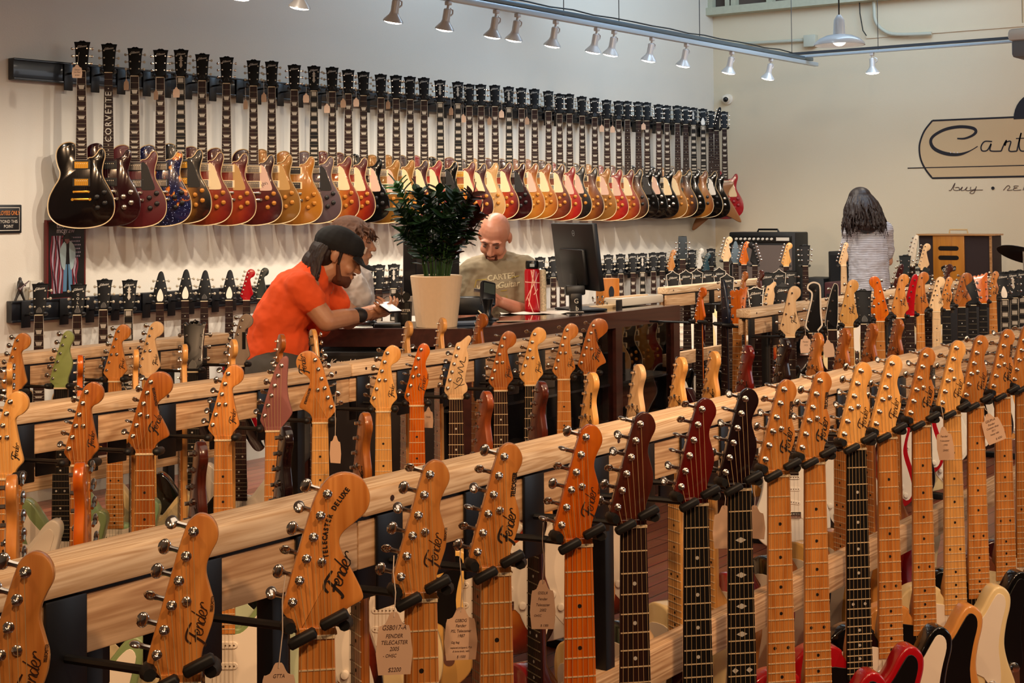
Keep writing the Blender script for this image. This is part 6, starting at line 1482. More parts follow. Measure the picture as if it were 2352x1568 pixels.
ell(hb, (0, .02, .045), (.083, .102, .086), H4); ell(hb, (0, .05, -.04), (.085, .06, .09), H4); ell(hb, (0, .065, -.12), (.100, .055, .09), H4); ell(hb, (.01, .07, -.18), (.105, .05, .07), H4)
kid('hair', fuse(hb, .004, 3, .5), mat('hair_darkest', '22130F', .5, var=.6, vscale=50), m4)
# ------------------------------------------------------------------ back wall: amplifiers, painted sign, camera
def amp_box(label, px0, py0, px1, z0, depth, X):
    a = onX(px0, py0, X); c = onX(px1, py0, X); w_ = a.y-c.y; h = a.z-z0
    r = empty('guitar_amplifier', (X, (a.y+c.y)/2, z0), -PI/2, label=label, cat='amplifier'); return r, w_, h
XA = 11.55
TOL = mat('black_tolex', '0A0A0B', .55)
r, w_, h = amp_box('large black combo amplifier with silver control strip near the corner', 1674, 533, 1826, .66, .3, XA)
ob('cabinet', MB().box((-w_/2, 0, 0), (w_/2, .27, h), bev=.012).mesh(), TOL, r)
ob('grille_cloth', MB().box((-w_/2+.03, -.006, .03), (w_/2-.03, .002, h-.11)).mesh(smooth=0), mat('grille_brown', '6E6058', .9, bump=1, bscale=900), r)
ob('control_panel', MB().box((-w_/2+.03, -.010, h-.085), (w_/2-.03, .002, h-.03), bev=.002).mesh(), mat('panel_black', '101010', .3), r)
for k in range(9): ob('knob', MB().lathe([(.012, 0), (.010, .014), (.001, .015)], 12, M=Matrix.Rotation(PI/2, 4, 'X')).mesh(), SILV, r, (-w_/2+.08+k*.042, -.010, h-.058))
ob('name_strip', MB().box((w_/2-.17, -.013, h-.072), (w_/2-.05, -.009, h-.044)).mesh(smooth=0), SILV, r)
ob('handle', MB().tube([(-.10, .13, h), (-.09, .13, h+.022), (.09, .13, h+.022), (.10, .13, h)], .009, 8).mesh(), BLACK, r)
st_ = ob('speaker_cabinet', MB().box((-w_/2, 0, 0), (w_/2, .30, .655), bev=.01).mesh(), TOL, loc=(XA-.02, r.location.y, 0), rot=(0, 0, -PI/2), label='black cabinet carrying the large combo amplifier', cat='speaker')
r, w_, h = amp_box('small black amplifier half hidden behind the person in stripes', 1902, 577, 1962, .82, .2, XA)
ob('cabinet', MB().box((-w_/2, 0, 0), (w_/2, .2, h), bev=.008).mesh(), TOL, r); ob('grille_cloth', MB().box((-w_/2+.02, -.004, .02), (w_/2-.02, .002, h-.03)).mesh(smooth=0), mat('grille_black', '0C0B0C', .9), r)
ob('handle', MB().tube([(-.05, .1, h), (-.045, .1, h+.02), (.045, .1, h+.02), (.05, .1, h)], .006, 8).mesh(), BLACK, r)
ob('side_table', MB().box((-.3, 0, 0), (.3, .35, .82), bev=.01).mesh(), DKW, loc=(XA-.03, r.location.y, 0), rot=(0, 0, -PI/2), label='dark plinth under the small black amplifier', cat='table')
r, w_, h = amp_box('vintage brown amplifier with amber wooden front and two slots', 2110, 541, 2276, .70, .3, XA)
OAK = wood('amber_oak', '9A5A12', 'C4801E', scale=9, cont=.5, rough=.4, coat=.3)
BRN = mat('brown_cloth', '2A1A18', .85, bump=.6, bscale=700)
ob('cabinet', MB().box((-w_/2, 0, 0), (w_/2, .26, h), bev=.006).mesh(), BRN, r)
ob('top_board', MB().box((-w_/2-.015, -.02, h), (w_/2+.015, .27, h+.014), bev=.003).mesh(), wood('trim_oak', '9A6A38', 'C0905A', axis='x', rough=.5), r)
ob('edge_strip', MB().box((w_/2-.012, -.006, 0), (w_/2+.004, .01, h)).mesh(smooth=0), MATS['trim_oak'], r)
ob('wooden_front', MB().box((-w_/2+.12, -.012, 0), (w_/2-.21, .004, h), bev=.003).mesh(), OAK, r)
cx = ((-w_/2+.12)+(w_/2-.21))/2
for k in range(2):
    o = [(cx+(.065*(1 if a < 7 else -1))+.018*math.cos(-PI/2+PI*a/6 if a < 7 else PI/2+PI*(a-7)/6), h-.10-.075*k+.018*math.sin(-PI/2+PI*a/6 if a < 7 else PI/2+PI*(a-7)/6)) for a in range(14)]
    ob('sound_slot', MB().plate(o, -.0135, -.010, 0).mesh(smooth=0), BLACK, r)
ob('nameplate', MB().plate(spline([(cx-.05, h-.285), (cx-.06, h-.25), (cx-.02, h-.235), (cx+.02, h-.25), (cx+.055, h-.24), (cx+.055, h-.275), (cx+.01, h-.285), (cx-.02, h-.30)], 4), -.0145, -.011, .001).mesh(), BLACK, r)
ob('nameplate_lettering', text_mesh('Gibson', .038, shear=.4, ext=.0004, align='CENTER'), SILV, r, (cx, -.0155, h-.278), (0, -.15, 0))
ob('handle', MB().tube([(-.075, .1, h+.014), (-.07, .1, h+.048), (.07, .1, h+.048), (.075, .1, h+.014)], .007, 8).mesh(), mat('leather_tan', 'C8AA7A', .5), r)
ob('side_table', MB().box((-.4, 0, 0), (.4, .4, .70), bev=.01).mesh(), DKW, loc=(XA-.03, r.location.y, 0), rot=(0, 0, -PI/2), label='dark plinth under the vintage brown amplifier', cat='table')
for px0_, py_, px1_, X_, mt_, nm_ in ((1838, 638, 1892, 11.5, TOL, 'plain black speaker cabinet left of the small amplifier'), (1893, 648, 1930, 10.9, mat('wine_tolex', '3A0C12', .5), 'wine red amplifier with pale lettering below the small amplifier'), (2000, 652, 2095, 11.4, TOL, 'black speaker cabinet behind the bass headstocks'), (2284, 628, 2352, 11.5, TOL, 'black drum case below the cymbal')):
    r, w_, h = amp_box(nm_, px0_, py_, px1_, 0, .3, X_)
    ob('cabinet', MB().box((-w_/2, 0, 0), (w_/2, .3, h), bev=.01).mesh(), mt_, r); ob('grille_cloth', MB().box((-w_/2+.02, -.005, .03), (w_/2-.02, .002, h-.09)).mesh(smooth=0), mat('grille_black', '0C0B0C', .9), r)
    if 'wine' in nm_: ob('lettering', text_mesh('Fender', .03, shear=.4, ext=.0003, align='CENTER'), SILV, r, (0, -.003, h-.06))
# cymbal on its stand
p = onX(2352, 582, 10.9); cy = empty('cymbal_stand', (p.x, p.y, 0), label='dark cymbal tilted on a stand at the right edge', cat='cymbal')
ob('cymbal', MB().lathe([(.001, .03), (.03, .024), (.05, .008), (.19, -.012), (.192, -.016), (.05, .002), (.001, .012)], 36, M=Matrix.Translation((0, 0, p.z)) @ Matrix.Rotation(.36, 4, V((_F.x, _F.y, 0))) @ Matrix.Rotation(-.22, 4, V((_R.x, _R.y, 0)))).mesh(), mat('bronze_dark', '3A3430', .35, .8), cy)
b = MB(); b.tube([(0, 0, .35), (0, 0, p.z+.03)], .009, 8)
for a in (0, 2.1, 4.2): b.tube([(0, 0, .4), (.28*math.cos(a), .28*math.sin(a), 0)], .008, 6)
ob('tripod', b.mesh(), CHROME, cy)
# security camera
p = onX(1673, 228, XB); sc_ = empty('security_camera', p, label='small white dome security camera on the back wall', cat='camera')
ob('mount', MB().lathe([(.05, 0), (.05, .02), (.03, .03)], 20, M=Matrix.Rotation(-PI/2, 4, 'Y')).mesh(), WHITE, sc_)
ob('eyeball', MB().ball((-.055, 0, 0), .04, 18, 12).mesh(), WHITE, sc_)
cdv = (CAM-p).normalized(); ob('lens', MB().ball(V((-.055, 0, 0))+cdv*.026+V((0, 0, -.004)), .025, 14, 10).mesh(), BLACK, sc_)
# painted wall sign
XS = XB-.003; INK = mat('sign_black', '14101A', .6); FILL = mat('sign_tan', 'CBAE86', .8)
def ws(px, py): q = onX(px, py, XB); return (-q.y, q.z)
sg_ = empty('wall_sign', (XB, onX(2300, 340, XB).y, onX(2300, 340, XB).z), -PI/2, label='shop sign painted in black outline script on the back wall', cat='sign')
so = V(sg_.location); conv = lambda l: [(x+so.y, z-so.z) for x, z in l]
yR = onX(2352, 340, XB).y-1.55
Lf = [ws(2142, 277), ws(2124, 300), ws(2114, 325), ws(2112, 345), ws(2116, 368), ws(2127, 390), ws(2142, 409)]
tp, bt = ws(2142, 277)[1], ws(2142, 409)[1]; xm = -(yR)
Rt = [(2*((xm+Lf[0][0])/2)-x, z) for x, z in Lf]
outl = conv(spline(Lf, 4, False)+[Rt[-1]]+spline(Rt[::-1], 4, False)[1:])
ob('panel', MB().plate(outl, .0, .002, 0).mesh(smooth=0), FILL, sg_, (0, -.003, 0))
ob('outline', MB().ribbon(outl+[outl[0]], .0075, -.0015, .001).mesh(smooth=0), INK, sg_, (0, -.003, 0))
l0 = conv([ws(2085, 386)])[0]; l1 = conv([ws(2352, 383)])[0]
ob('underline', MB().ribbon([l0, (outl[0][0]+1.9, l0[1])], .004, -.0016, .001).mesh(smooth=0), INK, sg_, (0, -.003, 0))
def stroke(pts, w0, nm='script_letter', m=INK, smooth=5):
    q = spline(conv([ws(*p_) for p_ in pts]), smooth, False); n = len(q)
    ws_ = [w*.5 for w in (w0 if hasattr(w0, '__len__') else [w0]*n)]
    if len(ws_) != n: ws_ = [ws_[min(int(i/n*len(ws_)), len(ws_)-1)]*(1-(i/n*len(ws_) % 1))+ws_[min(int(i/n*len(ws_))+1, len(ws_)-1)]*(i/n*len(ws_) % 1) for i in range(n)]
    return ob(nm, MB().ribbon(q, ws_, -.002, .0012).mesh(smooth=0), m, sg_, (0, -.003, 0))
stroke([(2199, 318), (2216, 318), (2234, 311), (2242, 302), (2234, 294), (2205, 291), (2172, 297), (2146, 311), (2138, 325), (2146, 341), (2170, 352), (2200, 355), (2225, 348), (2246, 336)], [.012, .016, .02, .024, .026, .026, .026, .024, .024, .028, .03, .03, .022, .008])
for k in range(3): q = conv([ws(2184+k*8, 350)])[0]; ob('sparkle', MB().plate([(q[0]+dx, q[1]+dz) for dx, dz in ((0, .007), (.005, 0), (0, -.007), (-.005, 0))], -.0036, -.0025, 0).mesh(smooth=0), mat('sign_white', 'D8D0D8', .6), sg_, (0, -.003, 0))
stroke([(2279, 325), (2262, 325), (2254, 336), (2256, 346), (2268, 345), (2277, 330), (2274, 343), (2279, 347), (2300, 347)], .011)
stroke([(2300, 347), (2305, 335), (2312, 322), (2309, 334), (2309, 328), (2322, 325), (2318, 346), (2336, 347)], .011)
stroke([(2336, 347), (2342, 320), (2346, 305), (2341, 330), (2345, 346), (2362, 346)], .011); stroke([(2334, 318), (2362, 317)], .008)
stroke([(2362, 346), (2372, 337), (2374, 327), (2364, 328), (2362, 342), (2376, 346), (2384, 340)], .011); stroke([(2384, 344), (2392, 322), (2392, 330), (2404, 325)], .011)
for pts in ([(2180, 437), (2185, 436), (2194, 420), (2190, 434), (2196, 437), (2204, 436), (2202, 430), (2194, 431)], [(2204, 437), (2211, 429), (2208, 437), (2216, 436), (2222, 429), (2219, 437), (2230, 437)], [(2230, 429), (2230, 436), (2240, 434), (2243, 428), (2237, 443), (2228, 443), (2236, 437), (2258, 436)],
            [(2305, 437), (2315, 426), (2320, 430), (2314, 437), (2326, 436)], [(2340, 427), (2330, 427), (2331, 431), (2337, 431), (2329, 433), (2330, 437), (2346, 436)], [(2350, 437), (2358, 418), (2354, 434), (2364, 436)], [(2364, 437), (2372, 418), (2368, 434), (2378, 436)]):
    stroke(pts, .0045, 'tagline_letter', mat('sign_maroon', '3A1A1E', .6))
q = conv([ws(2281, 432)])[0]; ob('tagline_dot', MB().plate([(q[0]+.014*math.cos(a*PI/8), q[1]+.014*math.sin(a*PI/8)) for a in range(16)], -.003, -.002, 0).mesh(smooth=0), INK, sg_, (0, -.003, 0))
q = conv([ws(2378, 272)])[0]; ob('dark_arch', MB().plate([(q[0]+.175*math.cos(a*PI/16), q[1]+.21*math.sin(a*PI/16)) for a in range(17)], -.0026, -.0016, 0).mesh(smooth=0), INK, sg_, (0, -.003, 0))
# conduit, junction box, wiring, projector housing near the ceiling
GP = mat('painted_steel', 'C2C2B0', .5)
pts = [onX(x, y, XB-.05) for x, y in ((2006, -60), (2008, 20), (2012, 50), (2030, 70), (2060, 79), (2140, 77))]
ob('conduit', MB().tube([V(q) for q in spline([tuple(p_) for p_ in pts], 4, False)], .016, 10).mesh(), GP, label='bent cream conduit pipe high on the back wall', cat='pipe')
pts = [onX(x, y, XB-.045) for x, y in ((1972, -60), (1975, 30), (1982, 70), (1990, 82))]
ob('conduit', MB().tube(pts, .005, 6).mesh(), mat('wire_dark', '2A2A24', .6), label='thin dark cable beside the cream conduit', cat='cable')
p = onX(1846, 81, XB-.06); q = onX(1873, 106, XB-.06); ob('junction_box', MB().box((XB-.07, p.y, q.z), (XB, q.y, p.z), bev=.004).mesh(), GP, label='square cream junction box beside the hanging lamp', cat='junction box')
a, c = onX(1655, 103, XB-.04), onX(1846, 92, XB-.04); ob('conduit', MB().tube([a, c], .014, 8).mesh(), GP, label='straight horizontal conduit leading to the junction box', cat='pipe')
p = onX(2312, 66, 10.6); q = onX(2312, 133, 10.6); hv = empty('ceiling_heater', (10.6, p.y, q.z), label='grey box-shaped unit hung near the ceiling at the right edge', cat='heater')
ob('housing', MB().box((0, -.95, .12), (.5, 0, p.z-q.z), bev=.03).mesh(), mat('unit_white', 'D0D2D0', .4), hv); ob('underside', MB().box((.02, -.93, 0), (.48, -.02, .14), bev=.03).mesh(), mat('unit_grey', '6A7078', .5), hv)
b = MB(); [b.tube([(x_, y_, .25), (x_, y_, ZC-q.z)], .006, 6) for x_ in (.05, .45) for y_ in (-.1, -.85)]; ob('hanger_rod', b.mesh(), GP, hv)

# ------------------------------------------------------------------ track lighting
TRK = mat('track_white', 'B8C4CC', .3, .3); LAMPM = mat('lamp_aluminium', 'CCC8C4', .35, .25); GLOW = mat('lamp_glow', (1, .86, .66), .5, emit=14)
YT = 5.10; TZ = onY(1875, 150, YT).z
tr = empty('track_rail', (2, YT, TZ), label='long metal lighting track running parallel to the left wall', cat='track'); xe = onY(1875, 150, YT).x
ob('channel', MB2(MB().box((2, YT-.02, TZ-.01), (xe, YT+.02, TZ+.022), bev=.003), V(tr.location)), TRK, tr)
ob('strut', MB2(MB().box((2, YT-.02, TZ+.028), (xe-.1, YT+.02, TZ+.055), bev=.003), V(tr.location)), mat('strut_steel', '6A7A84', .35, .7), tr)
pts = [V((2+i*.25, YT+.005*math.sin(i*2.1), TZ+.064+.01*abs(math.sin(i*1.3)))) for i in range(int((xe-2.2)/.25))]
ob('wiring', MB2(MB().tube(pts, .005, 6), V(tr.location)), mat('wire_dark', '2A2A24', .6), tr)
for px in (1295, 1607, 1422): 
    q = onY(px, 60, YT); ob('suspension_wire', MB2(MB().tube([(q.x, YT, TZ), (q.x, YT, ZC)], .003, 5), V(tr.location)), STEEL, tr)
XT = onX(1810, 132, xe-.25).x; q0 = onX(1810, 132, XT); q1 = onX(2352, 102, XT)
t2 = empty('track_rail', (XT, q0.y, q0.z), label='second dark lighting track crossing along the back wall', cat='track')
ob('channel', MB2(MB().box((XT-.02, Y0+1, q0.z-.012), (XT+.02, q0.y, q0.z+.01), bev=.003), V(t2.location)), TRK, t2); ob('strut', MB2(MB().box((XT-.02, Y0+1, q0.z+.016), (XT+.02, q0.y, q0.z+.036)), V(t2.location)), mat('track_grey', '4A4C50', .4, .5), t2)
for px in (1818, 2016): q = onX(px, 60, XT); ob('suspension_wire', MB2(MB().tube([(XT, q.y, q0.z), (XT, q.y, ZC)], .003, 5), V(t2.location)), STEEL, t2)
def lamp_mesh():
    b = MB(); b.lathe([(.006, 0), (.006, -.02), (.017, -.024), (.019, -.03), (.019, -.078), (.024, -.092), (.046, -.118), (.049, -.126)], 20, cap=False)
    b.lathe([(.047, -.126), (.022, -.094), (.001, -.09)], 20, cap=False); return b.mesh()
def lamp(P, tgt, label, power, on=True):
    r = empty('track_spotlight', P, label=label, cat='spotlight', group='spotlights on the lighting track')
    ob('adapter', MB().box((-.016, -.014, -.022), (.016, .014, 0), bev=.002).mesh() if 'ad' not in CACHE else CACHE['ad'], LAMPM, r)
    Z_ = (V(tgt)-V(P)).normalized(); R_ = (-Z_).to_track_quat('Z', 'Y')
    h = ob('lamp_head', cached('lamp', lamp_mesh), LAMPM, r, (0, 0, -.016)); h.rotation_euler = R_.to_euler(); h.scale = (1.15, 1.15, 1.15)
    ob('bulb', cached('bulb', lambda: MB().lathe([(.001, -.136), (.024, -.1345), (.040, -.130), (.045, -.123), (.036, -.108)], 18, cap=False).mesh()), GLOW, h)
    kn = ob('bracket', cached('brk', lambda: MB().tube([(.018, 0, -.02), (.034, 0, -.028), (.036, 0, -.045), (.024, 0, -.056)], .004, 6).mesh()), LAMPM, h)
    if power:
        sl = light('spot', 'SPOT', V(P)+Z_*.19, V(P)+Z_*2, power*.8, (1, .87, .72), spot_size=2.45, spot_blend=.75, shadow_soft_size=.02)
    return r
LX = [(697, 'leftmost, cut by the top of the picture'), (912, 'second from the left'), (1030, 'third from the left'), (1140, 'left one of the first close pair'), (1189, 'right one of the first close pair'), (1277, 'alone after the first pair'),
      (1371, 'left one of the second close pair'), (1411, 'right one of the second close pair'), (1498, 'first right of the second pair'), (1577, 'second right of the second pair'), (1681, 'before the corner of the room'), (1771, 'last near the end of the track')]
for i, (px, ds) in enumerate(LX):
    q = onY(px, 12 if i == 0 else 20+(px-912)*.145, YT)
    lamp((q.x, YT, TZ-.012), (q.x+.1, YT+.45, .9), 'small silver track spotlight, ' + ds, 34)
for x_ in (3.0, 4.1, 4.9):
    lamp((x_, YT, TZ-.012), (x_+.1, YT+.45, .9), {3.0: 'silver track spotlight out of the picture, nearest the camera', 4.1: 'silver track spotlight out of the picture, middle one', 4.9: 'silver track spotlight out of the picture, nearest the visible ones'}[x_], 34)
q = onX(2003, 136, XT); lamp((XT, q.y, q0.z-.012), (XT+.1, q.y, 0), 'single silver spotlight on the crossing track', 12)
# pendant lamp
p = atd(1928, 104, 9.9); pl = empty('pendant_lamp', p, label='white enamel dome pendant lamp hanging before the back wall', cat='lamp')
k = 9.9/FPX; ob('shade', MB().lathe([(58*k, 0), (57*k, 5*k), (46*k, 15*k), (30*k, 22*k), (14*k, 25*k), (12*k, 58*k), (7*k, 66*k), (4*k, 70*k), (4*k, 60*k), (10*k, 50*k), (11*k, 22*k), (30*k, 19*k), (54*k, 4*k), (56*k, 0)], 40, cap=False).mesh(), mat('enamel_white', 'CDD6DE', .3, coat=.4), pl)
ob('bulb', MB().ball((0, 0, 10*k), (.045, .045, .035), 16, 10).mesh(), mat('bulb_glow', (1, .85, .66), .5, emit=5), pl)
ob('cord', MB().tube([(0, 0, 68*k), (0, 0, ZC-p.z)], .005, 6).mesh(), BLACK, pl)
light('spot', 'SPOT', p-V((0, 0, .02)), p-V((0, 0, 1)), 30, (1, .82, .6), spot_size=2.4, spot_blend=.6, shadow_soft_size=.05)

# ------------------------------------------------------------------ things on the left wall
p = onY(47, 470, YW); q = onY(0, 536, YW); W2 = .20
s1_ = empty('wall_notice', (p.x, YW, q.z), label='black notice with EMPLOYEES ONLY lettering cut by the left edge', cat='sign'); hN = p.z-q.z
ob('board', MB().box((-W2, -.012, 0), (0, -.001, hN), bev=.004).mesh(), mat('notice_black', '0B0C0F', .5), s1_)
ob('rim', MB().ribbon([(-W2+.015, .015), (-.015, .015), (-.015, hN-.015), (-W2+.015, hN-.015), (-W2+.015, .015)], .002, -.0135, .001).mesh(smooth=0), SILV, s1_)
ORI = mat('notice_orange', 'C87838', .5)
ob('lettering', text_mesh('EMPLOYEES ONLY', .031, bold=.0004, ext=.0003, align='RIGHT', xs=.62, shear=.1), ORI, s1_, (-.014, -.0135, hN*.64)); ob('lettering', text_mesh('BEYOND THIS', .023, ext=.0003, align='CENTER', xs=.85), SILV, s1_, (-.088, -.0135, hN*.36)); ob('lettering', text_mesh('POINT', .023, ext=.0003, align='CENTER', xs=.85), SILV, s1_, (-.080, -.0135, hN*.19))
ob('divider', MB().box((-W2+.03, -.0138, hN*.54), (-.03, -.012, hN*.55)).mesh(smooth=0), SILV, s1_)
p0 = onY(104, 505, YW-.03); p1 = onY(194, 684, YW-.03); w_ = p1.x-p0.x; h = p0.z-p1.z
po = empty('framed_poster', (p0.x, YW-.03, p1.z), label='framed dark poster of a standing figure before a striped flag, leaning on the low rail', cat='poster')
ob('frame', MB().box((0, -.012, 0), (w_, .012, h), bev=.003).mesh(smooth=0), mat('frame_red', '5A1410', .4), po)
ob('print', MB().box((.012, -.0135, .012), (w_-.012, -.011, h-.012)).mesh(smooth=0), mat('poster_black', '08080A', .35), po)
fr_, fw_ = mat('flag_red', '6A1A28', .5), mat('flag_white', '9C8A96', .5)
for side_, xa, xb, za_, zb2 in ((0, .12, .42, .08, .80), (1, .66, .80, .12, .52)):
    n = 7 if side_ == 0 else 3
    for k in range(n):
        xs_ = (xa+(xb-xa)*k/n)*w_; xt = (xa+(xb-xa)*(k+1)/n)*w_; pts = [(xs_+.006*math.sin(j*.9+k)*1, (za_+(zb2-za_)*j/8)*h) for j in range(9)]
        ob('flag_stripe', MB().ribbon(pts, (xt-xs_)/2, -.0142, .0004).mesh(smooth=0), fr_ if k % 2 == 0 else fw_, po)
ob('flag_canton', MB().box((.55*w_, -.0142, .52*h), (.84*w_, -.0136, .82*h)).mesh(smooth=0), mat('flag_navy', '10121E', .5), po)
b = MB()
for i in range(7):
    for j in range(6): x_, z_ = (.57+.042*i+(j % 2)*.02)*w_, (.54+.047*j)*h; b.plate([(x_+.004*math.cos(a*2*PI/5), z_+.004*math.sin(a*2*PI/5)) for a in range(5)], -.0147, -.0142, 0)
ob('flag_stars', b.mesh(smooth=0), fw_, po)
JN, JW = mat('print_jeans', '4A6E8A', .5), mat('print_jacket', '8E9E9E', .5)
sx_ = lambda l: [(x*w_, z*h) for x, z in l]
for s in (-1, 1): ob('figure_leg', MB().plate(sx_([(.52+s*.01, .44), (.52+s*.10, .44), (.52+s*.12, .10), (.52+s*.03, .10)]), -.0152, -.0146, 0).mesh(smooth=0), JN, po)
ob('figure_shirt', MB().plate(sx_([(.46, .44), (.58, .44), (.58, .70), (.46, .70)]), -.0151, -.0146, 0).mesh(smooth=0), BLACK, po)
for s in (-1, 1): ob('figure_jacket', MB().plate(spline(sx_([(.52+s*.04, .71), (.52+s*.14, .69), (.52+s*.20, .60), (.52+s*.17, .46), (.52+s*.12, .38), (.52+s*.06, .40)]), 3), -.0156, -.0150, 0).mesh(smooth=0), JW, po)
ob('figure_face', MB().plate([(.50*w_+.016*math.cos(a*PI/6), .745*h+.02*math.sin(a*PI/6)) for a in range(12)], -.0156, -.015, 0).mesh(smooth=0), mat('print_skin', '6A4038', .5), po)
ob('figure_hat', MB().plate(spline(sx_([(.36, .765), (.44, .79), (.46, .83), (.56, .83), (.58, .79), (.66, .77), (.52, .758)]), 3), -.016, -.0154, 0).mesh(smooth=0), BLACK, po)
LT = mat('poster_lettering', 'C8BCC0', .5)
ob('lettering', text_mesh('tim', .040, ext=.0002, xs=.9), LT, po, (.24*w_, -.0145, .895*h)); ob('lettering', text_mesh('mcgraw', .040, ext=.0002, xs=.9), LT, po, (.24*w_, -.0145, .835*h))
# figurine and card on the rail
p = onY(46, 690, YW-.03); fg = empty('figurine', (p.x, YW-.03, zc_.z), label='tiny striding guitarist figurine standing on the low rail', cat='figurine')
b = MB()
for a, c, r0, r1 in (((-.03, 0, 0), (-.004, 0, .05), .006, .009), ((.026, 0, 0), (.004, 0, .05), .006, .009), ((0, 0, .05), (0, 0, .092), .013, .015), ((0, 0, .10), (0, 0, .112), .009, .009), ((-.012, 0, .09), (-.022, -.01, .066), .005, .004), ((.012, 0, .09), (.026, -.01, .075), .005, .004)): cap(b, a, c, r0, r1, 8)
ob('body', fuse(b, .003, 2), mat('pewter', '2A2420', .5, var=.5, vscale=200), fg); ob('tiny_guitar', MB().tube([(-.016, -.014, .056), (.0, -.014, .068), (.044, -.014, .10)], [.012, .005, .003], 8).mesh(), mat('pewter_red', '4A2A24', .4), fg)
p = onY(80, 690, YW-.03); ob('small_card', MB().box((-.035, -.003, 0), (.035, .003, .10)).mesh(smooth=0), mat('card_white', 'C8C2B4', .6), loc=(p.x, YW-.03, zc_.z), rot=(.08, 0, 0), label='small pale card standing on the low rail beside the figurine', cat='card')

# ------------------------------------------------------------------ price tags
TAGP = mat('tag_manila', 'D3B093', .7); TINK = mat('tag_ink', '4A2E28', .7); CORD = mat('tag_string', 'D8C4B0', .8)
def tag_outline(w_, h):
    return spline([(-w_/2, -h), (-w_/2, -h*.30), (-w_*.40, -h*.22), (-w_*.28, -h*.19), (-w_*.19, -h*.10), (-w_*.10, -h*.01), (w_*.10, -h*.01), (w_*.19, -h*.10), (w_*.28, -h*.19), (w_*.40, -h*.22), (w_/2, -h*.30), (w_/2, -h)], 2)[:-1]
def price_tag(P, ang, top, lines, label, w_=.040, h=.072, tilt=0, grp=None, small=False):
    r = empty('price_tag', P, math.radians(ang+90), label=label, cat='tag', group=grp)
    r.rotation_euler = (0, tilt, math.radians(ang+90))
    ob('card', cached(('tagc', w_, h), lambda: MB().plate(tag_outline(w_, h), 0, .0006, 0).mesh(smooth=0)), TAGP, r)
    bpy.context.view_layer.update(); M = Matrix.Translation(P) @ Matrix.Rotation(math.radians(ang+90), 4, 'Z') @ Matrix.Rotation(tilt, 4, 'Y')
    t_ = M.inverted() @ V(top); ob('cord', MB().tube([(0, -.0003, -.006), t_*.35+V((.002, -.002, 0)), t_*.7+V((-.001, 0, 0)), t_], .0007, 5).mesh(), CORD, r)
    for (txt, x, z, sz) in lines: ob('handwriting', text_mesh(txt, sz, shear=.25, ext=.00008, align='CENTER', xs=.85), TINK, r, (x, -.0004, z))
T = []
p = atd(905, 1405, 1.84); price_tag(p, 222, atd(905, 1275, 1.86), [('GSB017-A', 0, -.022, .0085), ('FENDER', 0, -.032, .007), ('TELECASTER', 0, -.040, .007), ('2005', 0, -.048, .007), ('- OHSC', -.006, -.056, .006), ('$2200', 0, -.074, .0075), ('C', .012, -.015, .005)], 'largest manila price tag, reading $2200', .0405, .078)
p = atd(1058, 1394, 2.02); price_tag(p, 222, atd(1058, 1240, 2.02), [('GSBDG', 0, -.020, .006), ('Fender', 0, -.027, .006), ('PSL Telecaster', 0, -.034, .0055), ('1987', 0, -.041, .006), ('Gig bag', -.008, -.049, .0045), ('replaced pickguard, PUs', 0, -.056, .0036), ('& bone knob, refin', 0, -.061, .0036), ('$ 1500', 0, -.069, .005)], 'manila price tag with seven lines of writing, second from the left', .0405, .072)
p = atd(1246, 1331, 2.25); price_tag(p, 214, atd(1248, 1200, 2.2), [('GSDLR', 0, -.022, .006), ('Fender', 0, -.031, .006), ('Telecaster', 0, -.040, .006), ('2002', 0, -.048, .006), ('OHSC', -.008, -.056, .005), ('$ 1300', .002, -.071, .005)], 'manila price tag before the orange neck', .0345, .075)
p = atd(640, 1521, 1.66); price_tag(p, 222, atd(655, 1320, 1.66), [('GTTA', 0, -.017, .006)], 'price tag cut by the bottom edge below the largest headstock', .036, .065)
p = atd(2268, 950, 3.62); price_tag(p, 222, atd(2262, 935, 3.62), [('GSUM-A', 0, -.021, .0085), ('Fender', 0, -.030, .0075), ('Custom shop', 0, -.038, .007), ('2011', 0, -.046, .0065), ('heavy relic', 0, -.054, .0065), ('$ 4250', .006, -.068, .007)], 'tilted price tag reading custom shop, near the right edge', .047, .074, tilt=-.35)
p = atd(2166, 980, 3.4); price_tag(p, 200, atd(2160, 905, 3.4), [('Fender', 0, -.024, .007), ('Telecaster', 0, -.034, .006), ('1995', 0, -.044, .006), ('OHSC', 0, -.056, .006)], 'narrow turned price tag left of the tilted one', .034, .076, tilt=-.1)
p = atd(1664, 1160, 2.9); price_tag(p, 215, atd(1664, 1115, 2.9), [], 'blank back of a price tag between the two black fretboards', .042, .085)
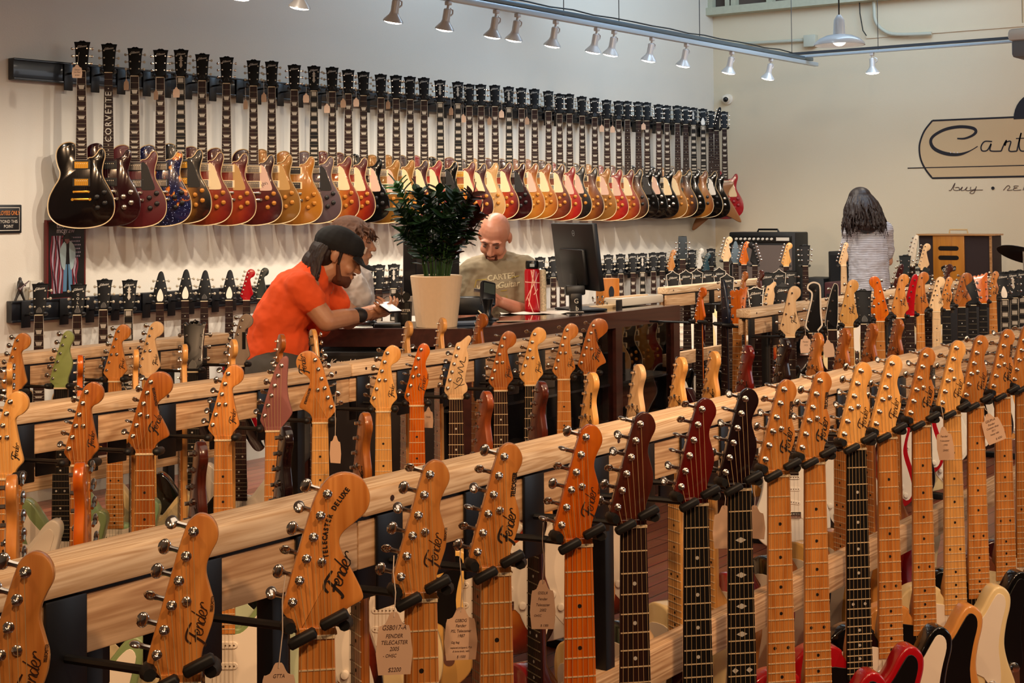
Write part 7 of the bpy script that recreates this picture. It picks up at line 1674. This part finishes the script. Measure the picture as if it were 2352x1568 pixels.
p = atd(1733, 1160, 3.1); price_tag(p, 190, atd(1733, 1110, 3.1), [], 'blank tag right of the diamond inlaid fretboard', .04, .07)
p = atd(770, 1000, 3.75); price_tag(p, 190, atd(770, 905, 3.75), [], 'narrow tag hanging beside the reversed headstock guitar', .03, .07)
p = atd(1850, 770, 6.2); price_tag(p, 215, atd(1846, 735, 6.2), [('Fender', 0, -.03, .01), ('1975', 0, -.045, .01)], 'pale tag below the pale bass headstock', .042, .075)
p = atd(1901, 780, 6.3); price_tag(p, 210, atd(1900, 735, 6.3), [], 'pale tag below the slanting black bass headstock', .042, .075, tilt=-.1)
p = atd(20, 1180, 2.35); price_tag(p, 185, atd(18, 1095, 2.35), [], 'narrow tag hanging by the black post at the left edge', .02, .075)
p = atd(984, 935, 4.3); price_tag(p, 200, atd(982, 915, 4.3), [('Fender', 0, -.03, .006)], 'tag between orange and signed headstocks', .026, .06)
p = atd(177, 148, 7.4); price_tag(p, 228, atd(182, 120, 7.4), [('Gibson', 0, -.03, .011), ('Les Paul', 0, -.042, .011), ('$3500', 0, -.058, .01)], 'tag on the first guitar of the top wall row', .045, .068)
for i, (px, py, a_) in enumerate([(290, 182, 185), (358, 205, 180), (405, 200, 225), (564, 228, 180), (606, 212, 190), (703, 214, 225), (751, 238, 230), (788, 226, 200), (818, 224, 225), (891, 230, 180), (1036, 245, 180), (1064, 262, 210), (1124, 268, 180), (1152, 252, 225), (1382, 286, 215), (1407, 288, 215), (1478, 282, 215), (1210, 268, 190)]):
    q = onY(px, py, YG-.02); price_tag(q, a_, q+V((0, 0, .07)), [], ['small blank tag', 'narrow tag', 'pale tag'][i % 3]+' on the top wall row, '+['by the third guitar', 'by the fourth guitar', 'by the fifth guitar', 'before the wine red autographed guitar', 'by the dark gold guitar', 'before the mauve guitar', 'by the amber burst guitar', 'by the red burst guitar', 'by the rosy guarded black guitar', 'by the gold guitars', 'by the white bound black guitar', 'by the gold pickup guitar', 'left of the pale gold guitar', 'right of the pale gold guitar', 'above the monitor', 'right above the monitor', 'before the all black guitars', 'by the honey burst guitars'][i], .034, .058, grp=None)
